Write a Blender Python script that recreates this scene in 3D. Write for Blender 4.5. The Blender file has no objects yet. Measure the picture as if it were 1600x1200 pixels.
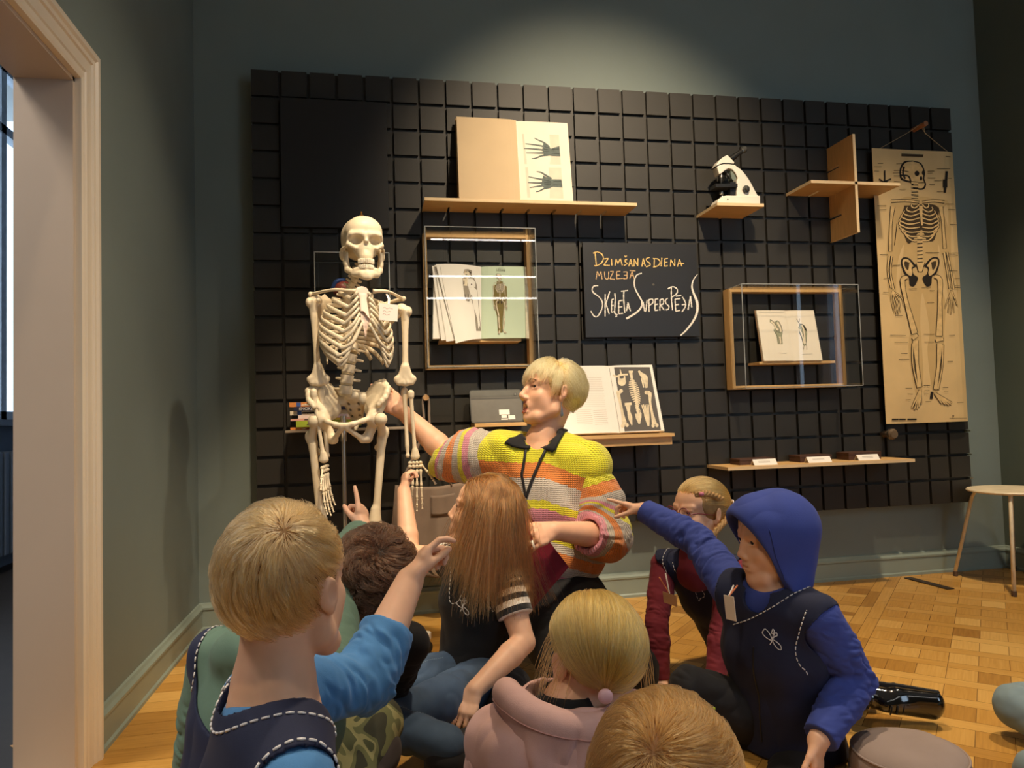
import bpy, bmesh, math, random
import numpy as np
from mathutils import Vector, Matrix, noise
from mathutils.bvhtree import BVHTree
random.seed(7); rng = np.random.default_rng(7)
SC = bpy.context.scene
COL = SC.collection
R_ = math.radians
V3 = lambda *a: np.array(a, dtype=float)

# ------------------------------------------------------------------ camera
T = 0.12                                  # one tile of the wall grid
YAW, PITCH, ROLL, FPX = 0.187107, 0.0440398, -0.0297933, 1137.144
CAM = V3(4.14544*T, -26.97467*T, (20.1-12.79009)*T)
fw = V3(math.sin(YAW)*math.cos(PITCH), math.cos(YAW)*math.cos(PITCH), math.sin(PITCH))
_r = V3(math.cos(YAW), -math.sin(YAW), 0); _u = np.cross(_r, fw)
cr = math.cos(ROLL)*_r + math.sin(ROLL)*_u
cu = -math.sin(ROLL)*_r + math.cos(ROLL)*_u
cd = bpy.data.cameras.new('camera'); cam = bpy.data.objects.new('camera', cd); COL.objects.link(cam)
cd.sensor_width = 36; cd.lens = 36*FPX/1600; cd.clip_start = .05
cam.matrix_world = Matrix(((cr[0], cu[0], -fw[0], CAM[0]), (cr[1], cu[1], -fw[1], CAM[1]), (cr[2], cu[2], -fw[2], CAM[2]), (0, 0, 0, 1)))
SC.camera = cam
def ray(x, y): return fw + cr*(x-800)/FPX + cu*(600-y)/FPX
def at(x, y, Y):                           # the point seen at pixel x, y that stands in the plane of depth Y
    d = ray(x, y); return CAM + d*(Y-CAM[1])/d[1]
def atz(x, y, Z): d = ray(x, y); return CAM + d*(Z-CAM[2])/d[2]
def atx(x, y, X): d = ray(x, y); return CAM + d*(X-CAM[0])/d[0]

# ------------------------------------------------------------------ world, lights, exposure
SC.view_settings.view_transform = 'Standard'; SC.view_settings.look = 'None'
SC.view_settings.gamma = 1; SC.view_settings.use_curve_mapping = False
SC.view_settings.exposure = 0.0
SC.cycles.use_denoising = True
W = bpy.data.worlds.new('daylight'); SC.world = W; W.use_nodes = True
wb = W.node_tree.nodes['Background']; wb.inputs[0].default_value = (.62, .80, 1, 1); wb.inputs[1].default_value = 2.6
def spot(name, loc, aim, energy, size, blend=.6, col=(1, .72, .42), rad=.06):
    l = bpy.data.lights.new(name, 'SPOT'); l.energy = energy; l.spot_size = R_(size); l.spot_blend = blend
    l.color = col; l.shadow_soft_size = rad
    o = bpy.data.objects.new(name, l); COL.objects.link(o); o.location = loc
    o.rotation_euler = (Vector(aim)-Vector(loc)).to_track_quat('-Z', 'Y').to_euler(); return o
def area(name, loc, aim, energy, sx, sy, col):
    l = bpy.data.lights.new(name, 'AREA'); l.energy = energy; l.shape = 'RECTANGLE'; l.size = sx; l.size_y = sy; l.color = col
    o = bpy.data.objects.new(name, l); COL.objects.link(o); o.location = loc
    o.rotation_euler = (Vector(aim)-Vector(loc)).to_track_quat('-Z', 'Y').to_euler(); return o
WARM = (1, .79, .54)
spot('track_spot_panel', (1.6, -2.1, 3.35), (1.60, 0, 1.70), 420, 54, 1.0, WARM)
spot('track_spot_skeleton', (.75, -2.0, 3.4), (.62, -.62, .95), 330, 36, .6, WARM)
spot('track_spot_floor', (2.9, -1.25, 3.4), (2.95, -.85, 0), 270, 76, .9, WARM)
spot('track_spot_children', (1.35, -1.35, 3.4), (.95, -1.75, .4), 200, 80, .9, WARM)
spot('track_spot_front', (.1, -3.2, 3.4), (.55, -2.0, .4), 90, 70, .9, WARM)
area('adjoining_fill_light', (-1.5, -1.9, 3.45), (-1.5, -1.9, 0), 75, .8, .8, (1, .90, .80))  # unseen fill added in the next room to brighten the door jamb
spot('poster_fill_spot', (3.0, -2.0, 3.4), (3.2, 0, 1.0), 75, 36, .9, WARM)  # extra spot added to brighten the poster
spot('track_spot_doorway', (2.4, -1.7, 3.4), (-.26, -.85, .95), 130, 40, .9, (1, .82, .60))
area('rear_cool_fill', (3.1, -5.03, 1.75), (3.1, 0, 1.75), 15, 1.1, 2.0, (.62, .80, 1))  # cool fill added behind the viewer, set in the invented rear window
# ------------------------------------------------------------------ helpers: tags, materials, meshes
def tag(o, label=None, cat=None, group=None, kind=None):
    for k, v in (('label', label), ('category', cat), ('group', group), ('kind', kind)):
        if v: o[k] = v
    return o
def thing(name, loc, label, cat, group=None):
    o = bpy.data.objects.new(name, None); COL.objects.link(o); o.location = tuple(loc); o.empty_display_size = .05
    return tag(o, label, cat, group)
def link(name, me, parent=None, mats=None):
    o = bpy.data.objects.new(name, me); COL.objects.link(o)
    for m in (mats or []): me.materials.append(m)
    if parent is not None:
        o.parent = parent
        off = np.zeros(3); p = parent
        while p is not None:
            off += np.array(p.location); p = p.parent
        o.location = tuple(-off)                        # vertices are written in world coordinates
    return o
def mesh(name, V, F, mats, parent=None, smooth=False, midx=None, sharp=None):
    me = bpy.data.meshes.new(name); V = np.asarray(V, dtype=np.float32).reshape(-1, 3)
    if isinstance(F, np.ndarray):
        n, k = F.shape; me.vertices.add(len(V)); me.vertices.foreach_set('co', V.ravel())
        me.loops.add(n*k); me.loops.foreach_set('vertex_index', F.astype(np.int32).ravel())
        me.polygons.add(n); me.polygons.foreach_set('loop_start', np.arange(0, n*k, k, dtype=np.int32))
        me.update(calc_edges=True)
    else:
        me.from_pydata(V.tolist(), [], F)
    if midx is not None: me.polygons.foreach_set('material_index', np.asarray(midx, dtype=np.int32))
    me.polygons.foreach_set('use_smooth', np.full(len(me.polygons), smooth))
    me.validate(); me.update()
    if sharp: me.set_sharp_from_angle(angle=R_(sharp))
    return link(name, me, parent, mats if isinstance(mats, (list, tuple)) else [mats])
class MB:                                                # collects shapes into one mesh
    def __init__(s): s.V = []; s.F = []; s.M = []
    def add(s, V, F, m=0):
        b = len(s.V); s.V += [tuple(map(float, v)) for v in V]; s.F += [[i+b for i in f] for f in F]; s.M += [m]*len(F); return s
    def box(s, c, d, rot=None, m=0, bev=0):
        c = np.array(c, float); h = np.array(d, float)/2
        bm = bmesh.new(); bmesh.ops.create_cube(bm, size=1)
        for v in bm.verts: v.co = Vector((v.co.x*2*h[0], v.co.y*2*h[1], v.co.z*2*h[2]))
        if bev: bmesh.ops.bevel(bm, geom=bm.edges[:], offset=bev, segments=2, affect='EDGES', profile=.5)
        bm.verts.index_update(); Vv = np.array([v.co[:] for v in bm.verts]); Ff = [[v.index for v in f.verts] for f in bm.faces]; bm.free()
        if rot is not None: Vv = Vv @ np.array(rot).T
        return s.add(Vv+c, Ff, m)
    def lohi(s, lo, hi, m=0, bev=0): lo = np.array(lo, float); hi = np.array(hi, float); return s.box((lo+hi)/2, hi-lo, None, m, bev)
    def prism(s, pts, vec, m=0):                         # planar polygon pushed along vec
        pts = [np.array(p, float) for p in pts]; vec = np.array(vec, float); n = len(pts)
        F = [list(range(n))[::-1], list(range(n, 2*n))]+[[i, (i+1) % n, n+(i+1) % n, n+i] for i in range(n)]
        return s.add(pts+[p+vec for p in pts], F, m)
    def tube(s, P, r, seg=8, m=0, cap=True):
        P = np.array(P, float); n = len(P); r = np.broadcast_to(np.array(r, float), (n,))
        t = np.gradient(P, axis=0); t /= np.linalg.norm(t, axis=1)[:, None]+1e-12
        a = np.array([0, 0, 1.]) if abs(t[0][2]) < .9 else np.array([1., 0, 0])
        u = np.cross(t[0], a); u /= np.linalg.norm(u); Vs = []
        ang = np.linspace(0, 2*np.pi, seg, endpoint=False)
        for i in range(n):
            u = u-t[i]*np.dot(u, t[i]); u /= np.linalg.norm(u)+1e-12; w = np.cross(t[i], u)
            for q in ang: Vs.append(P[i]+r[i]*(np.cos(q)*u+np.sin(q)*w))
        F = [[i*seg+j, i*seg+(j+1) % seg, (i+1)*seg+(j+1) % seg, (i+1)*seg+j] for i in range(n-1) for j in range(seg)]
        if cap: F += [list(range(seg))[::-1], [(n-1)*seg+j for j in range(seg)]]
        return s.add(Vs, F, m)
    def cyl(s, a, b, r, seg=16, m=0): return s.tube([a, b], r, seg, m)
    def lathe(s, c, axis, prof, seg=24, m=0):            # prof: (radius, height along axis)
        c = np.array(c, float); ax = np.array(axis, float); ax /= np.linalg.norm(ax)
        P = [c+ax*h for _, h in prof]
        a = np.array([0, 0, 1.]) if abs(ax[2]) < .9 else np.array([1., 0, 0])
        u = np.cross(ax, a); u /= np.linalg.norm(u); w = np.cross(ax, u); Vs = []
        for (r, h), p in zip(prof, P):
            for q in np.linspace(0, 2*np.pi, seg, endpoint=False): Vs.append(p+max(r, 1e-5)*(np.cos(q)*u+np.sin(q)*w))
        n = len(prof)
        F = [[i*seg+j, i*seg+(j+1) % seg, (i+1)*seg+(j+1) % seg, (i+1)*seg+j] for i in range(n-1) for j in range(seg)]
        F += [list(range(seg))[::-1], [(n-1)*seg+j for j in range(seg)]]
        return s.add(Vs, F, m)
    def build(s, name, mats, parent=None, smooth=False, sharp=None):
        return mesh(name, s.V, s.F, mats, parent, smooth or bool(sharp), s.M, sharp)
def lin(c): return tuple((x/12.92 if x <= .04045 else ((x+.055)/1.055)**2.4) for x in c)
def hexc(h): return lin(tuple(int(h[i:i+2], 16)/255 for i in (0, 2, 4)))
MATS = {}
def mat(name, col, rough=.6, metal=0, var=.12, scale=18, bump=0, bscale=200, sss=0, coat=0, sheen=0, spec=.5, stretch=(1, 1, 1), trans=0, fuzz=0):
    if name in MATS: return MATS[name]
    m = bpy.data.materials.new(name); m.use_nodes = True; nt = m.node_tree; N = nt.nodes; L = nt.links
    b = N['Principled BSDF']; b.inputs['Roughness'].default_value = rough; b.inputs['Metallic'].default_value = metal
    b.inputs['Specular IOR Level'].default_value = spec
    tc = N.new('ShaderNodeTexCoord'); mp = N.new('ShaderNodeMapping'); mp.inputs['Scale'].default_value = stretch
    L.new(tc.outputs['Object'], mp.inputs[0])
    nz = N.new('ShaderNodeTexNoise'); nz.inputs['Scale'].default_value = scale; nz.inputs['Detail'].default_value = 5
    L.new(mp.outputs[0], nz.inputs['Vector'])
    rp = N.new('ShaderNodeMapRange'); rp.inputs['From Min'].default_value = .3; rp.inputs['From Max'].default_value = .7
    rp.inputs['To Min'].default_value = 1-var; rp.inputs['To Max'].default_value = 1+var
    L.new(nz.outputs['Fac'], rp.inputs[0])
    mx = N.new('ShaderNodeVectorMath'); mx.operation = 'SCALE'; mx.inputs[0].default_value = col[:3]
    L.new(rp.outputs[0], mx.inputs['Scale']); L.new(mx.outputs[0], b.inputs['Base Color'])
    m['col_node'] = mx.name
    if sss: b.inputs['Subsurface Weight'].default_value = sss; b.inputs['Subsurface Radius'].default_value = (1, .35, .2); b.inputs['Subsurface Scale'].default_value = .008
    if coat: b.inputs['Coat Weight'].default_value = coat; b.inputs['Coat Roughness'].default_value = .05
    if sheen: b.inputs['Sheen Weight'].default_value = sheen; b.inputs['Sheen Roughness'].default_value = .5
    if trans: b.inputs['Transmission Weight'].default_value = trans
    if bump:
        n2 = N.new('ShaderNodeTexNoise'); n2.inputs['Scale'].default_value = bscale; n2.inputs['Detail'].default_value = 3
        L.new(mp.outputs[0], n2.inputs['Vector'])
        bp = N.new('ShaderNodeBump'); bp.inputs['Strength'].default_value = bump; bp.inputs['Distance'].default_value = .004
        L.new(n2.outputs['Fac'], bp.inputs['Height']); L.new(bp.outputs[0], b.inputs['Normal'])
    MATS[name] = m; return m
def emit(name, col, e):
    m = bpy.data.materials.new(name); m.use_nodes = True; b = m.node_tree.nodes['Principled BSDF']
    b.inputs['Base Color'].default_value = (*col, 1); b.inputs['Emission Color'].default_value = (*col, 1); b.inputs['Emission Strength'].default_value = e
    MATS[name] = m; return m
def glassy(name, tint=(1, 1, 1), ior=1.45, rough=.0, boost=1.0):      # clear sheet: sees straight through, mirrors by its Fresnel term
    m = bpy.data.materials.new(name); m.use_nodes = True; nt = m.node_tree; N = nt.nodes; L = nt.links; N.remove(N['Principled BSDF'])
    t = N.new('ShaderNodeBsdfTransparent'); t.inputs[0].default_value = (*tint, 1)
    g = N.new('ShaderNodeBsdfGlossy'); g.inputs['Roughness'].default_value = rough
    ge = N.new('ShaderNodeNewGeometry'); dt = N.new('ShaderNodeVectorMath'); dt.operation = 'DOT_PRODUCT'
    L.new(ge.outputs['Incoming'], dt.inputs[0]); L.new(ge.outputs['Normal'], dt.inputs[1])
    def mth(op, a, b=None):
        q = N.new('ShaderNodeMath'); q.operation = op
        for i, x in enumerate((a, b)):
            if x is None: continue
            if isinstance(x, (int, float)): q.inputs[i].default_value = x
            else: L.new(x, q.inputs[i])
        return q
    ab = mth('ABSOLUTE', dt.outputs['Value']); om = mth('SUBTRACT', 1.0, ab.outputs[0]); p5 = mth('POWER', om.outputs[0], 5.0)
    r0 = ((ior-1)/(ior+1))**2; m1 = mth('MULTIPLY', p5.outputs[0], 1-r0); f = mth('ADD', m1.outputs[0], r0)
    mx = N.new('ShaderNodeMixShader'); mul = N.new('ShaderNodeMath'); mul.operation = 'MULTIPLY'; mul.inputs[1].default_value = boost; mul.use_clamp = True
    L.new(f.outputs[0], mul.inputs[0]); L.new(mul.outputs[0], mx.inputs[0]); L.new(t.outputs[0], mx.inputs[1]); L.new(g.outputs[0], mx.inputs[2])
    L.new(mx.outputs[0], N['Material Output'].inputs[0]); MATS[name] = m; return m
M_BIRCH = mat('birch_plywood', hexc('D9AE72'), .5, var=.10, scale=9, stretch=(1, 14, 14))
M_BIRCH_Z = mat('birch_plywood_upright', hexc('D9AE72'), .5, var=.10, scale=9, stretch=(14, 14, 1))
M_EDGE = mat('plywood_edge', hexc('E2C598'), .6, var=.08, scale=30, stretch=(1, 1, 12))
M_TILE = mat('black_stained_board', hexc('292620'), .55, var=.10, scale=6, bump=.05, bscale=90)
M_SLATE = mat('matte_black_board', hexc('201E1C'), .45, var=.06, scale=4)
M_PAPER = mat('paper', hexc('EFE2CE'), .8, var=.03, scale=8)
M_PAPERW = mat('white_paper', hexc('F3ECE2'), .75, var=.02, scale=8)
M_ENDPAPER = mat('tan_endpaper', hexc('CDB48F'), .85, var=.04, scale=6)
M_MINT = mat('mint_paper', hexc('C9D8BE'), .8, var=.02, scale=8)
M_INK = mat('black_ink', hexc('2A241C'), .8, var=.15, scale=80)
M_INKG = mat('grey_ink', hexc('8D8578'), .8, var=.1, scale=80)
M_BONEINK = mat('printed_bone', hexc('E9D9BC'), .8, var=.08, scale=60)
M_XRAY = mat('xray_grey', hexc('5C6663'), .8, var=.2, scale=60)
M_PHOTO = mat('photo_paper', hexc('CFC5B0'), .6, var=.06, scale=20)
M_PLATE = mat('dark_printed_plate', hexc('57524E'), .7, var=.05, scale=20)
M_OLIVE = mat('printed_olive', hexc('7A6A35'), .8, var=.12, scale=80)
M_STEEL = mat('brushed_steel', hexc('B9B4AA'), .28, 1, var=.04)
M_BLACKP = mat('black_plastic', hexc('1A1917'), .4, var=.05)
M_WHITEP = mat('white_plastic', hexc('EFE7D8'), .35, var=.02)
M_ACRYL = glassy('clear_acrylic', (.97, .98, .98), 1.49)
M_ACEDGE = mat('acrylic_edge', hexc('D8DCDA'), .25, var=.02); MATS['acrylic_edge'].node_tree.nodes['Principled BSDF'].inputs['Alpha'].default_value = .38

def homog(src, dst):
    A = []
    for (x, y), (u, v) in zip(src, dst):
        A.append([x, y, 1, 0, 0, 0, -u*x, -u*y, -u]); A.append([0, 0, 0, x, y, 1, -v*x, -v*y, -v])
    _, _, vt = np.linalg.svd(np.array(A, float)); H = vt[-1].reshape(3, 3)
    def f(x, y):
        q = H @ np.array([x, y, 1.]); return q[0]/q[2], q[1]/q[2]
    return f
class Ink:                                               # flat printed or drawn marks, laid on a surface surf(u, v, lift)
    def __init__(s, surf, conv, step=.00025): s.surf = surf; s.conv = conv; s.mb = MB(); s.k = 1; s.step = step
    def layer(s): s.k += 1
    def pt(s, p, extra=0): u, v = s.conv(*p); return s.surf(u, v, s.step*(s.k+extra))
    def poly(s, pts, m=0): s.mb.add([s.pt(p) for p in pts], [list(range(len(pts)))], m); return s
    def stroke(s, pts, w, m=0, close=False):
        P = [np.array(p, float) for p in pts]
        if len(P) == 2:
            P = [P[0]+(P[1]-P[0])*t for t in np.linspace(0, 1, 9)]
            if np.ndim(w) and len(w) == 2: w = np.linspace(w[0], w[1], 9)
        if close: P = P+[P[0]]
        P = np.array(P); n = len(P); w = np.broadcast_to(np.array(w, float), (n,))
        t = np.gradient(P, axis=0); t /= np.linalg.norm(t, axis=1)[:, None]+1e-9; nn = np.stack([-t[:, 1], t[:, 0]], 1)
        A = [s.pt(p+q*x/2) for p, q, x in zip(P, nn, w)]; B = [s.pt(p-q*x/2) for p, q, x in zip(P, nn, w)]
        s.mb.add(A+B, [[i, i+1, n+i+1, n+i] for i in range(n-1)], m); return s
    def curve(s, pts, w, m=0, n=14): return s.stroke(spline(pts, n), w, m)
    def disc(s, c, rx, ry=None, m=0, n=18):
        ry = ry or rx; return s.poly([(c[0]+rx*math.cos(a), c[1]+ry*math.sin(a)) for a in np.linspace(0, 2*np.pi, n, endpoint=False)], m)
    def bone(s, pts, w, mo=0, mi=1, o=1.4):              # a bone drawn as a dark outline with a pale inside
        P = np.array(pts, float); w = np.array(np.broadcast_to(np.array(w, float), (len(P),)))
        s.stroke(P, w+o*2, mo); s.k += .6; s.stroke(P, w, mi); s.k -= .6; return s
def spline(pts, n=14):
    P = np.array(pts, float)
    if len(P) < 3: return np.array([P[0]+(P[-1]-P[0])*t for t in np.linspace(0, 1, n)])
    Q = np.vstack([2*P[0]-P[1], P, 2*P[-1]-P[-2]]); out = []
    m = max(2, n//(len(P)-1))
    for i in range(1, len(Q)-2):
        for t in np.linspace(0, 1, m, endpoint=False):
            a, b, c, d = Q[i-1:i+3]; out.append(.5*((2*b)+(c-a)*t+(2*a-5*b+4*c-d)*t*t+(3*b-a-3*c+d)*t**3))
    out.append(P[-1]); return np.array(out)
# ------------------------------------------------------------------ the room
XL, XR, YB, YR, ZC = -.26, 3.775, .12, -5.0, 3.5
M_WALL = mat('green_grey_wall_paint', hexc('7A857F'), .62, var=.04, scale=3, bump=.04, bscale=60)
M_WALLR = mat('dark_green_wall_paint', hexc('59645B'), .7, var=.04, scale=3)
M_BASEB = mat('baseboard_paint', hexc('8B978C'), .42, var=.03, scale=5)
M_TRIM = mat('cream_gloss_paint', hexc('E8D9C2'), .38, var=.03, scale=4)
M_JAMB = mat('taupe_jamb_paint', hexc('C7B4A0'), .5, var=.03, scale=4)
M_CEIL = mat('ceiling_paint', hexc('B9B8B2'), .9, var=.02)
M_ROOM2 = mat('blue_grey_paint', hexc('8792A0'), .7, var=.03)
M_GLASS = glassy('window_glass', (.96, .98, 1), 1.45)
S = dict(kind='structure')
DY0, DY1, DZ = -2.6, -1.185, 1.80                        # doorway in the left wall
def wood_floor_mat():
    m = bpy.data.materials.new('oak_parquet'); m.use_nodes = True; nt = m.node_tree; N = nt.nodes; L = nt.links; b = N['Principled BSDF']
    uv = N.new('ShaderNodeUVMap'); at_ = N.new('ShaderNodeAttribute'); at_.attribute_name = 'tone'
    mp = N.new('ShaderNodeMapping'); mp.inputs['Scale'].default_value = (3, 60, 1); L.new(uv.outputs[0], mp.inputs[0])
    nz = N.new('ShaderNodeTexNoise'); nz.inputs['Scale'].default_value = 2.2; nz.inputs['Detail'].default_value = 6; nz.inputs['Distortion'].default_value = .6
    L.new(mp.outputs[0], nz.inputs['Vector'])
    ad = N.new('ShaderNodeMath'); ad.operation = 'MULTIPLY_ADD'; ad.inputs[1].default_value = .55; L.new(nz.outputs['Fac'], ad.inputs[0]); L.new(at_.outputs['Fac'], ad.inputs[2])
    cr_ = N.new('ShaderNodeValToRGB'); e = cr_.color_ramp.elements
    e[0].position = .2; e[0].color = (*hexc('9A6A2A'), 1); e[1].position = 1.0; e[1].color = (*hexc('E0B264'), 1)
    x = e.new(.6); x.color = (*hexc('C69345'), 1)
    L.new(ad.outputs[0], cr_.inputs[0]); L.new(cr_.outputs[0], b.inputs['Base Color']); b.inputs['Roughness'].default_value = .34
    return m
M_FLOOR = wood_floor_mat()
M_GAP = mat('floor_joint', hexc('4A2E14'), .8)
Vf, Ff, UV, TONE = [], [], [], []
def plank(o, d, L_, w, z):                               # o corner, d direction along the grain
    d = np.array(d, float); n = np.array([-d[1], d[0]]); g = .0007; o = np.array(o, float)
    q = [o+d*g+n*g, o+d*(L_-g)+n*g, o+d*(L_-g)+n*(w-g), o+d*g+n*(w-g)]
    b = len(Vf); Vf.extend([(p[0], p[1], z) for p in q]); Ff.append([b, b+1, b+2, b+3]); r = rng.random(2)*9
    UV.extend([(r[0], r[1]), (r[0]+L_, r[1]), (r[0]+L_, r[1]+w), (r[0], r[1]+w)]); TONE.append(float(np.clip(rng.normal(.36, .18), 0, .75)))
ca = V3(math.sin(R_(44)), math.cos(R_(44))); cb = V3(ca[1], -ca[0]); O2 = V3(2.6, -1.2)
for it in range(-6, 7):
    t0 = it*.62
    for iS in range(-30, 30):
        for k in range(2):                               # the two-board strip
            s0 = iS*.30+(.12 if k else 0); o = O2+ca*s0+cb*(t0+k*.048+.048); plank(o, ca, .30, .048, 0)
    y = -4.0; j = 0
    while y < 4.2:
        if j % 2 == 0:
            h = .058; cuts = [0, .524] if j % 4 == 0 else [0, .262, .524]
            for a_, b_ in zip(cuts, cuts[1:]): plank(O2+ca*y+cb*(t0+.096+a_), cb, b_-a_, h, 0)
        else:
            h = .112
            for q in range(6): plank(O2+ca*y+cb*(t0+.096+(q+1)*.0873), ca, h, .0873, 0)
        y += h; j += 1
keep = [i for i, f in enumerate(Ff) if -.42 < np.mean([Vf[v][0] for v in f]) < 4.1 and -5.2 < np.mean([Vf[v][1] for v in f]) < .4]
Vn, Fn, Un, Tn = [], [], [], []
for i in keep:
    b = len(Vn); Vn += [Vf[v] for v in Ff[i]]; Fn.append([b, b+1, b+2, b+3]); Un += UV[4*i:4*i+4]; Tn.append(TONE[i])
Vf, Ff, UV, TONE = Vn, Fn, Un, Tn
y = -5.0
while y < .12:                                           # border boards along the left wall
    x = -.40
    while x < .82:
        L_ = min(.25+rng.random()*.9, .86-x) if x < .8 else .1
        plank((x, y), (1, 0), L_, .086, .0006); x += L_
        if x > .84: break
    y += .086
fl = mesh('floor', Vf, Ff, [M_FLOOR], None)
uvl = fl.data.uv_layers.new(name='UVMap'); uvl.data.foreach_set('uv', np.array(UV, dtype=np.float32).ravel())
ta = fl.data.attributes.new('tone', 'FLOAT', 'FACE'); ta.data.foreach_set('value', np.array(TONE, dtype=np.float32)); tag(fl, **S)
tag(MB().lohi((-.42, -5.3, -.06), (4.2, .3, -.0012)).build('floor_base', M_GAP), **S)
tag(MB().lohi((-4.2, -6, -.06), (-.42, 3.4, -.001)).build('floor_adjoining', mat('dark_floor', hexc('3A3632'), .5)), **S)
tag(MB().lohi((XL-.145, YB, 0), (XR+.1, YB+.12, ZC)).build('wall_back', M_WALL), **S)
WY0, WY1, WZ0, WZ1 = -2.75, -1.35, .55, 2.75                 # window in the right-hand wall, beside the viewer
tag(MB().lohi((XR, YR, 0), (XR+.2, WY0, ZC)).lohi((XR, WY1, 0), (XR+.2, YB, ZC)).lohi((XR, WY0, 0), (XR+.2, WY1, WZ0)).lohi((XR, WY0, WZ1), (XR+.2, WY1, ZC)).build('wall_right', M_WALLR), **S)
tag(MB().lohi((XL-.14, DY1, 0), (XL, YB, ZC)).lohi((XL-.14, DY0, DZ), (XL, DY1, ZC)).lohi((XL-.14, YR, 0), (XL, DY0, ZC)).build('wall_left', M_WALL), **S)
tag(MB().lohi((-4.2, YR-.2, ZC), (XR+.2, 3.5, ZC+.1)).build('ceiling', M_CEIL), **S)
tag(MB().lohi((XL-.14, YR-.15, 0), (2.5, YR, ZC)).lohi((3.7, YR-.15, 0), (XR+.1, YR, ZC)).lohi((2.5, YR-.15, 0), (3.7, YR, .7)).lohi((2.5, YR-.15, 2.8), (3.7, YR, ZC)).build('wall_front', M_WALL), **S)
tag(MB().lohi((-.43, DY0, -.001), (XL+.004, DY1, .006)).build('trim_2', M_JAMB), **S)
def window_frame(name, lo, hi, ax, tf=.66):                      # frame bars and glass of a window lying in the plane across ax
    mb = MB(); lo = np.array(lo, float); hi = np.array(hi, float); o = 1-ax
    w = .06; spans = [(lo[o], lo[o]+w), (hi[o]-w, hi[o]), ((lo[o]+hi[o])/2-.035, (lo[o]+hi[o])/2+.035)]
    for a, b in spans:
        l = lo.copy(); h = hi.copy(); l[o] = a; h[o] = b; mb.lohi(l, h)
    for z in (lo[2], hi[2]-w, lo[2]+(hi[2]-lo[2])*tf):
        l = lo.copy(); h = hi.copy(); l[2] = z; h[2] = z+w; mb.lohi(l, h)
    f = tag(mb.build(name, mat('window_frame_paint', hexc('B9C2CC'), .4)), **S)
    l = lo.copy(); h = hi.copy(); c = (lo[ax]+hi[ax])/2; l[ax] = c-.003; h[ax] = c+.003
    MB().lohi(l, h).build('pane', M_GLASS, f); return f
window_frame('window_1', (XR+.08, WY0, WZ0), (XR+.14, WY1, WZ1), 0)
window_frame('added_rear_window', (2.5, YR-.14, .7), (3.7, YR-.08, 2.8), 1)  # unseen window added behind the viewer as a way in for cool light
# adjoining room beyond the doorway, with its own window
AX = -1.9
tag(MB().lohi((AX-.15, -6, 0), (AX, 1.5, ZC)).lohi((AX-.15, 2.9, 0), (AX, 3.4, ZC)).lohi((AX-.15, 1.5, 0), (AX, 2.9, .95)).lohi((AX-.15, 1.5, 3.4), (AX, 2.9, ZC)).build('wall_adjoining_left', M_ROOM2), **S)
tag(MB().lohi((AX, 3.2, 0), (XL-.14, 3.3, ZC)).lohi((XL-.16, YB+.12, 0), (XL-.14, 3.3, ZC)).lohi((AX, -6, 0), (XL-.14, -5.9, ZC)).build('wall_adjoining_back', M_ROOM2), **S)
window_frame('window_2', (AX-.12, 1.5, .95), (AX-.05, 2.9, 3.4), 0, .80)
tag(MB().lohi((AX, 1.45, .91), (AX+.14, 2.95, .95)).build('window_sill', M_ROOM2), **S)
rad = MB()
for k in range(16): rad.lohi((AX+.04, 1.5+k*.085, .1), (AX+.12, 1.56+k*.085, .75), bev=.01)
tag(rad.build('radiator', M_ROOM2), 'blue-grey radiator under the window of the adjoining room, through the doorway', 'radiator')
# doorway lining and architrave
jb = MB(); jb.lohi((XL-.14, DY1-.012, 0), (XL, DY1, DZ)).lohi((XL-.14, DY0, DZ-.012), (XL, DY1, DZ)).lohi((XL-.14, DY0, 0), (XL, DY0+.012, DZ))
tag(jb.build('door_1', M_JAMB), **S)
wT = .108
pf = [(0, 0), (0, .016), (.008, .019), (.012, .013), (.03, .013), (.034, .017), (.066, .017), (.070, .022), (.082, .022), (.088, .028), (.102, .028), (.108, .02), (.108, 0)]
tv = []
for a, d in pf: tv += [(XL+d, DY1+a, 0), (XL+d, DY1+a, DZ+a), (XL+d, DY0-a, DZ+a), (XL+d, DY0-a, 0)]
tag(mesh('trim_1', tv, [[i*4+k, i*4+k+1, i*4+k+5, i*4+k+4] for i in range(len(pf)-1) for k in range(3)], [M_TRIM]), **S)
def baseboard(name, a, b, n):                            # moulded skirting from a to b, n points into the room
    a = V3(*a); b = V3(*b); n = V3(*n); mb = MB()
    prof = [(0, 0), (.022, 0), (.022, .012), (.016, .018), (.016, .085), (.021, .09), (.021, .098), (.012, .106), (.008, .114), (0, .116)]
    mb.prism([a+n*d+V3(0, 0, z) for d, z in prof], b-a); return tag(mb.build(name, M_BASEB), **S)
baseboard('baseboard_back', (XL, YB, 0), (XR, YB, 0), (0, -1, 0))
baseboard('baseboard_left', (XL, DY1+wT, 0), (XL, YB, 0), (1, 0, 0))
baseboard('baseboard_right', (XR, YR, 0), (XR, YB, 0), (-1, 0, 0))
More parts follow.
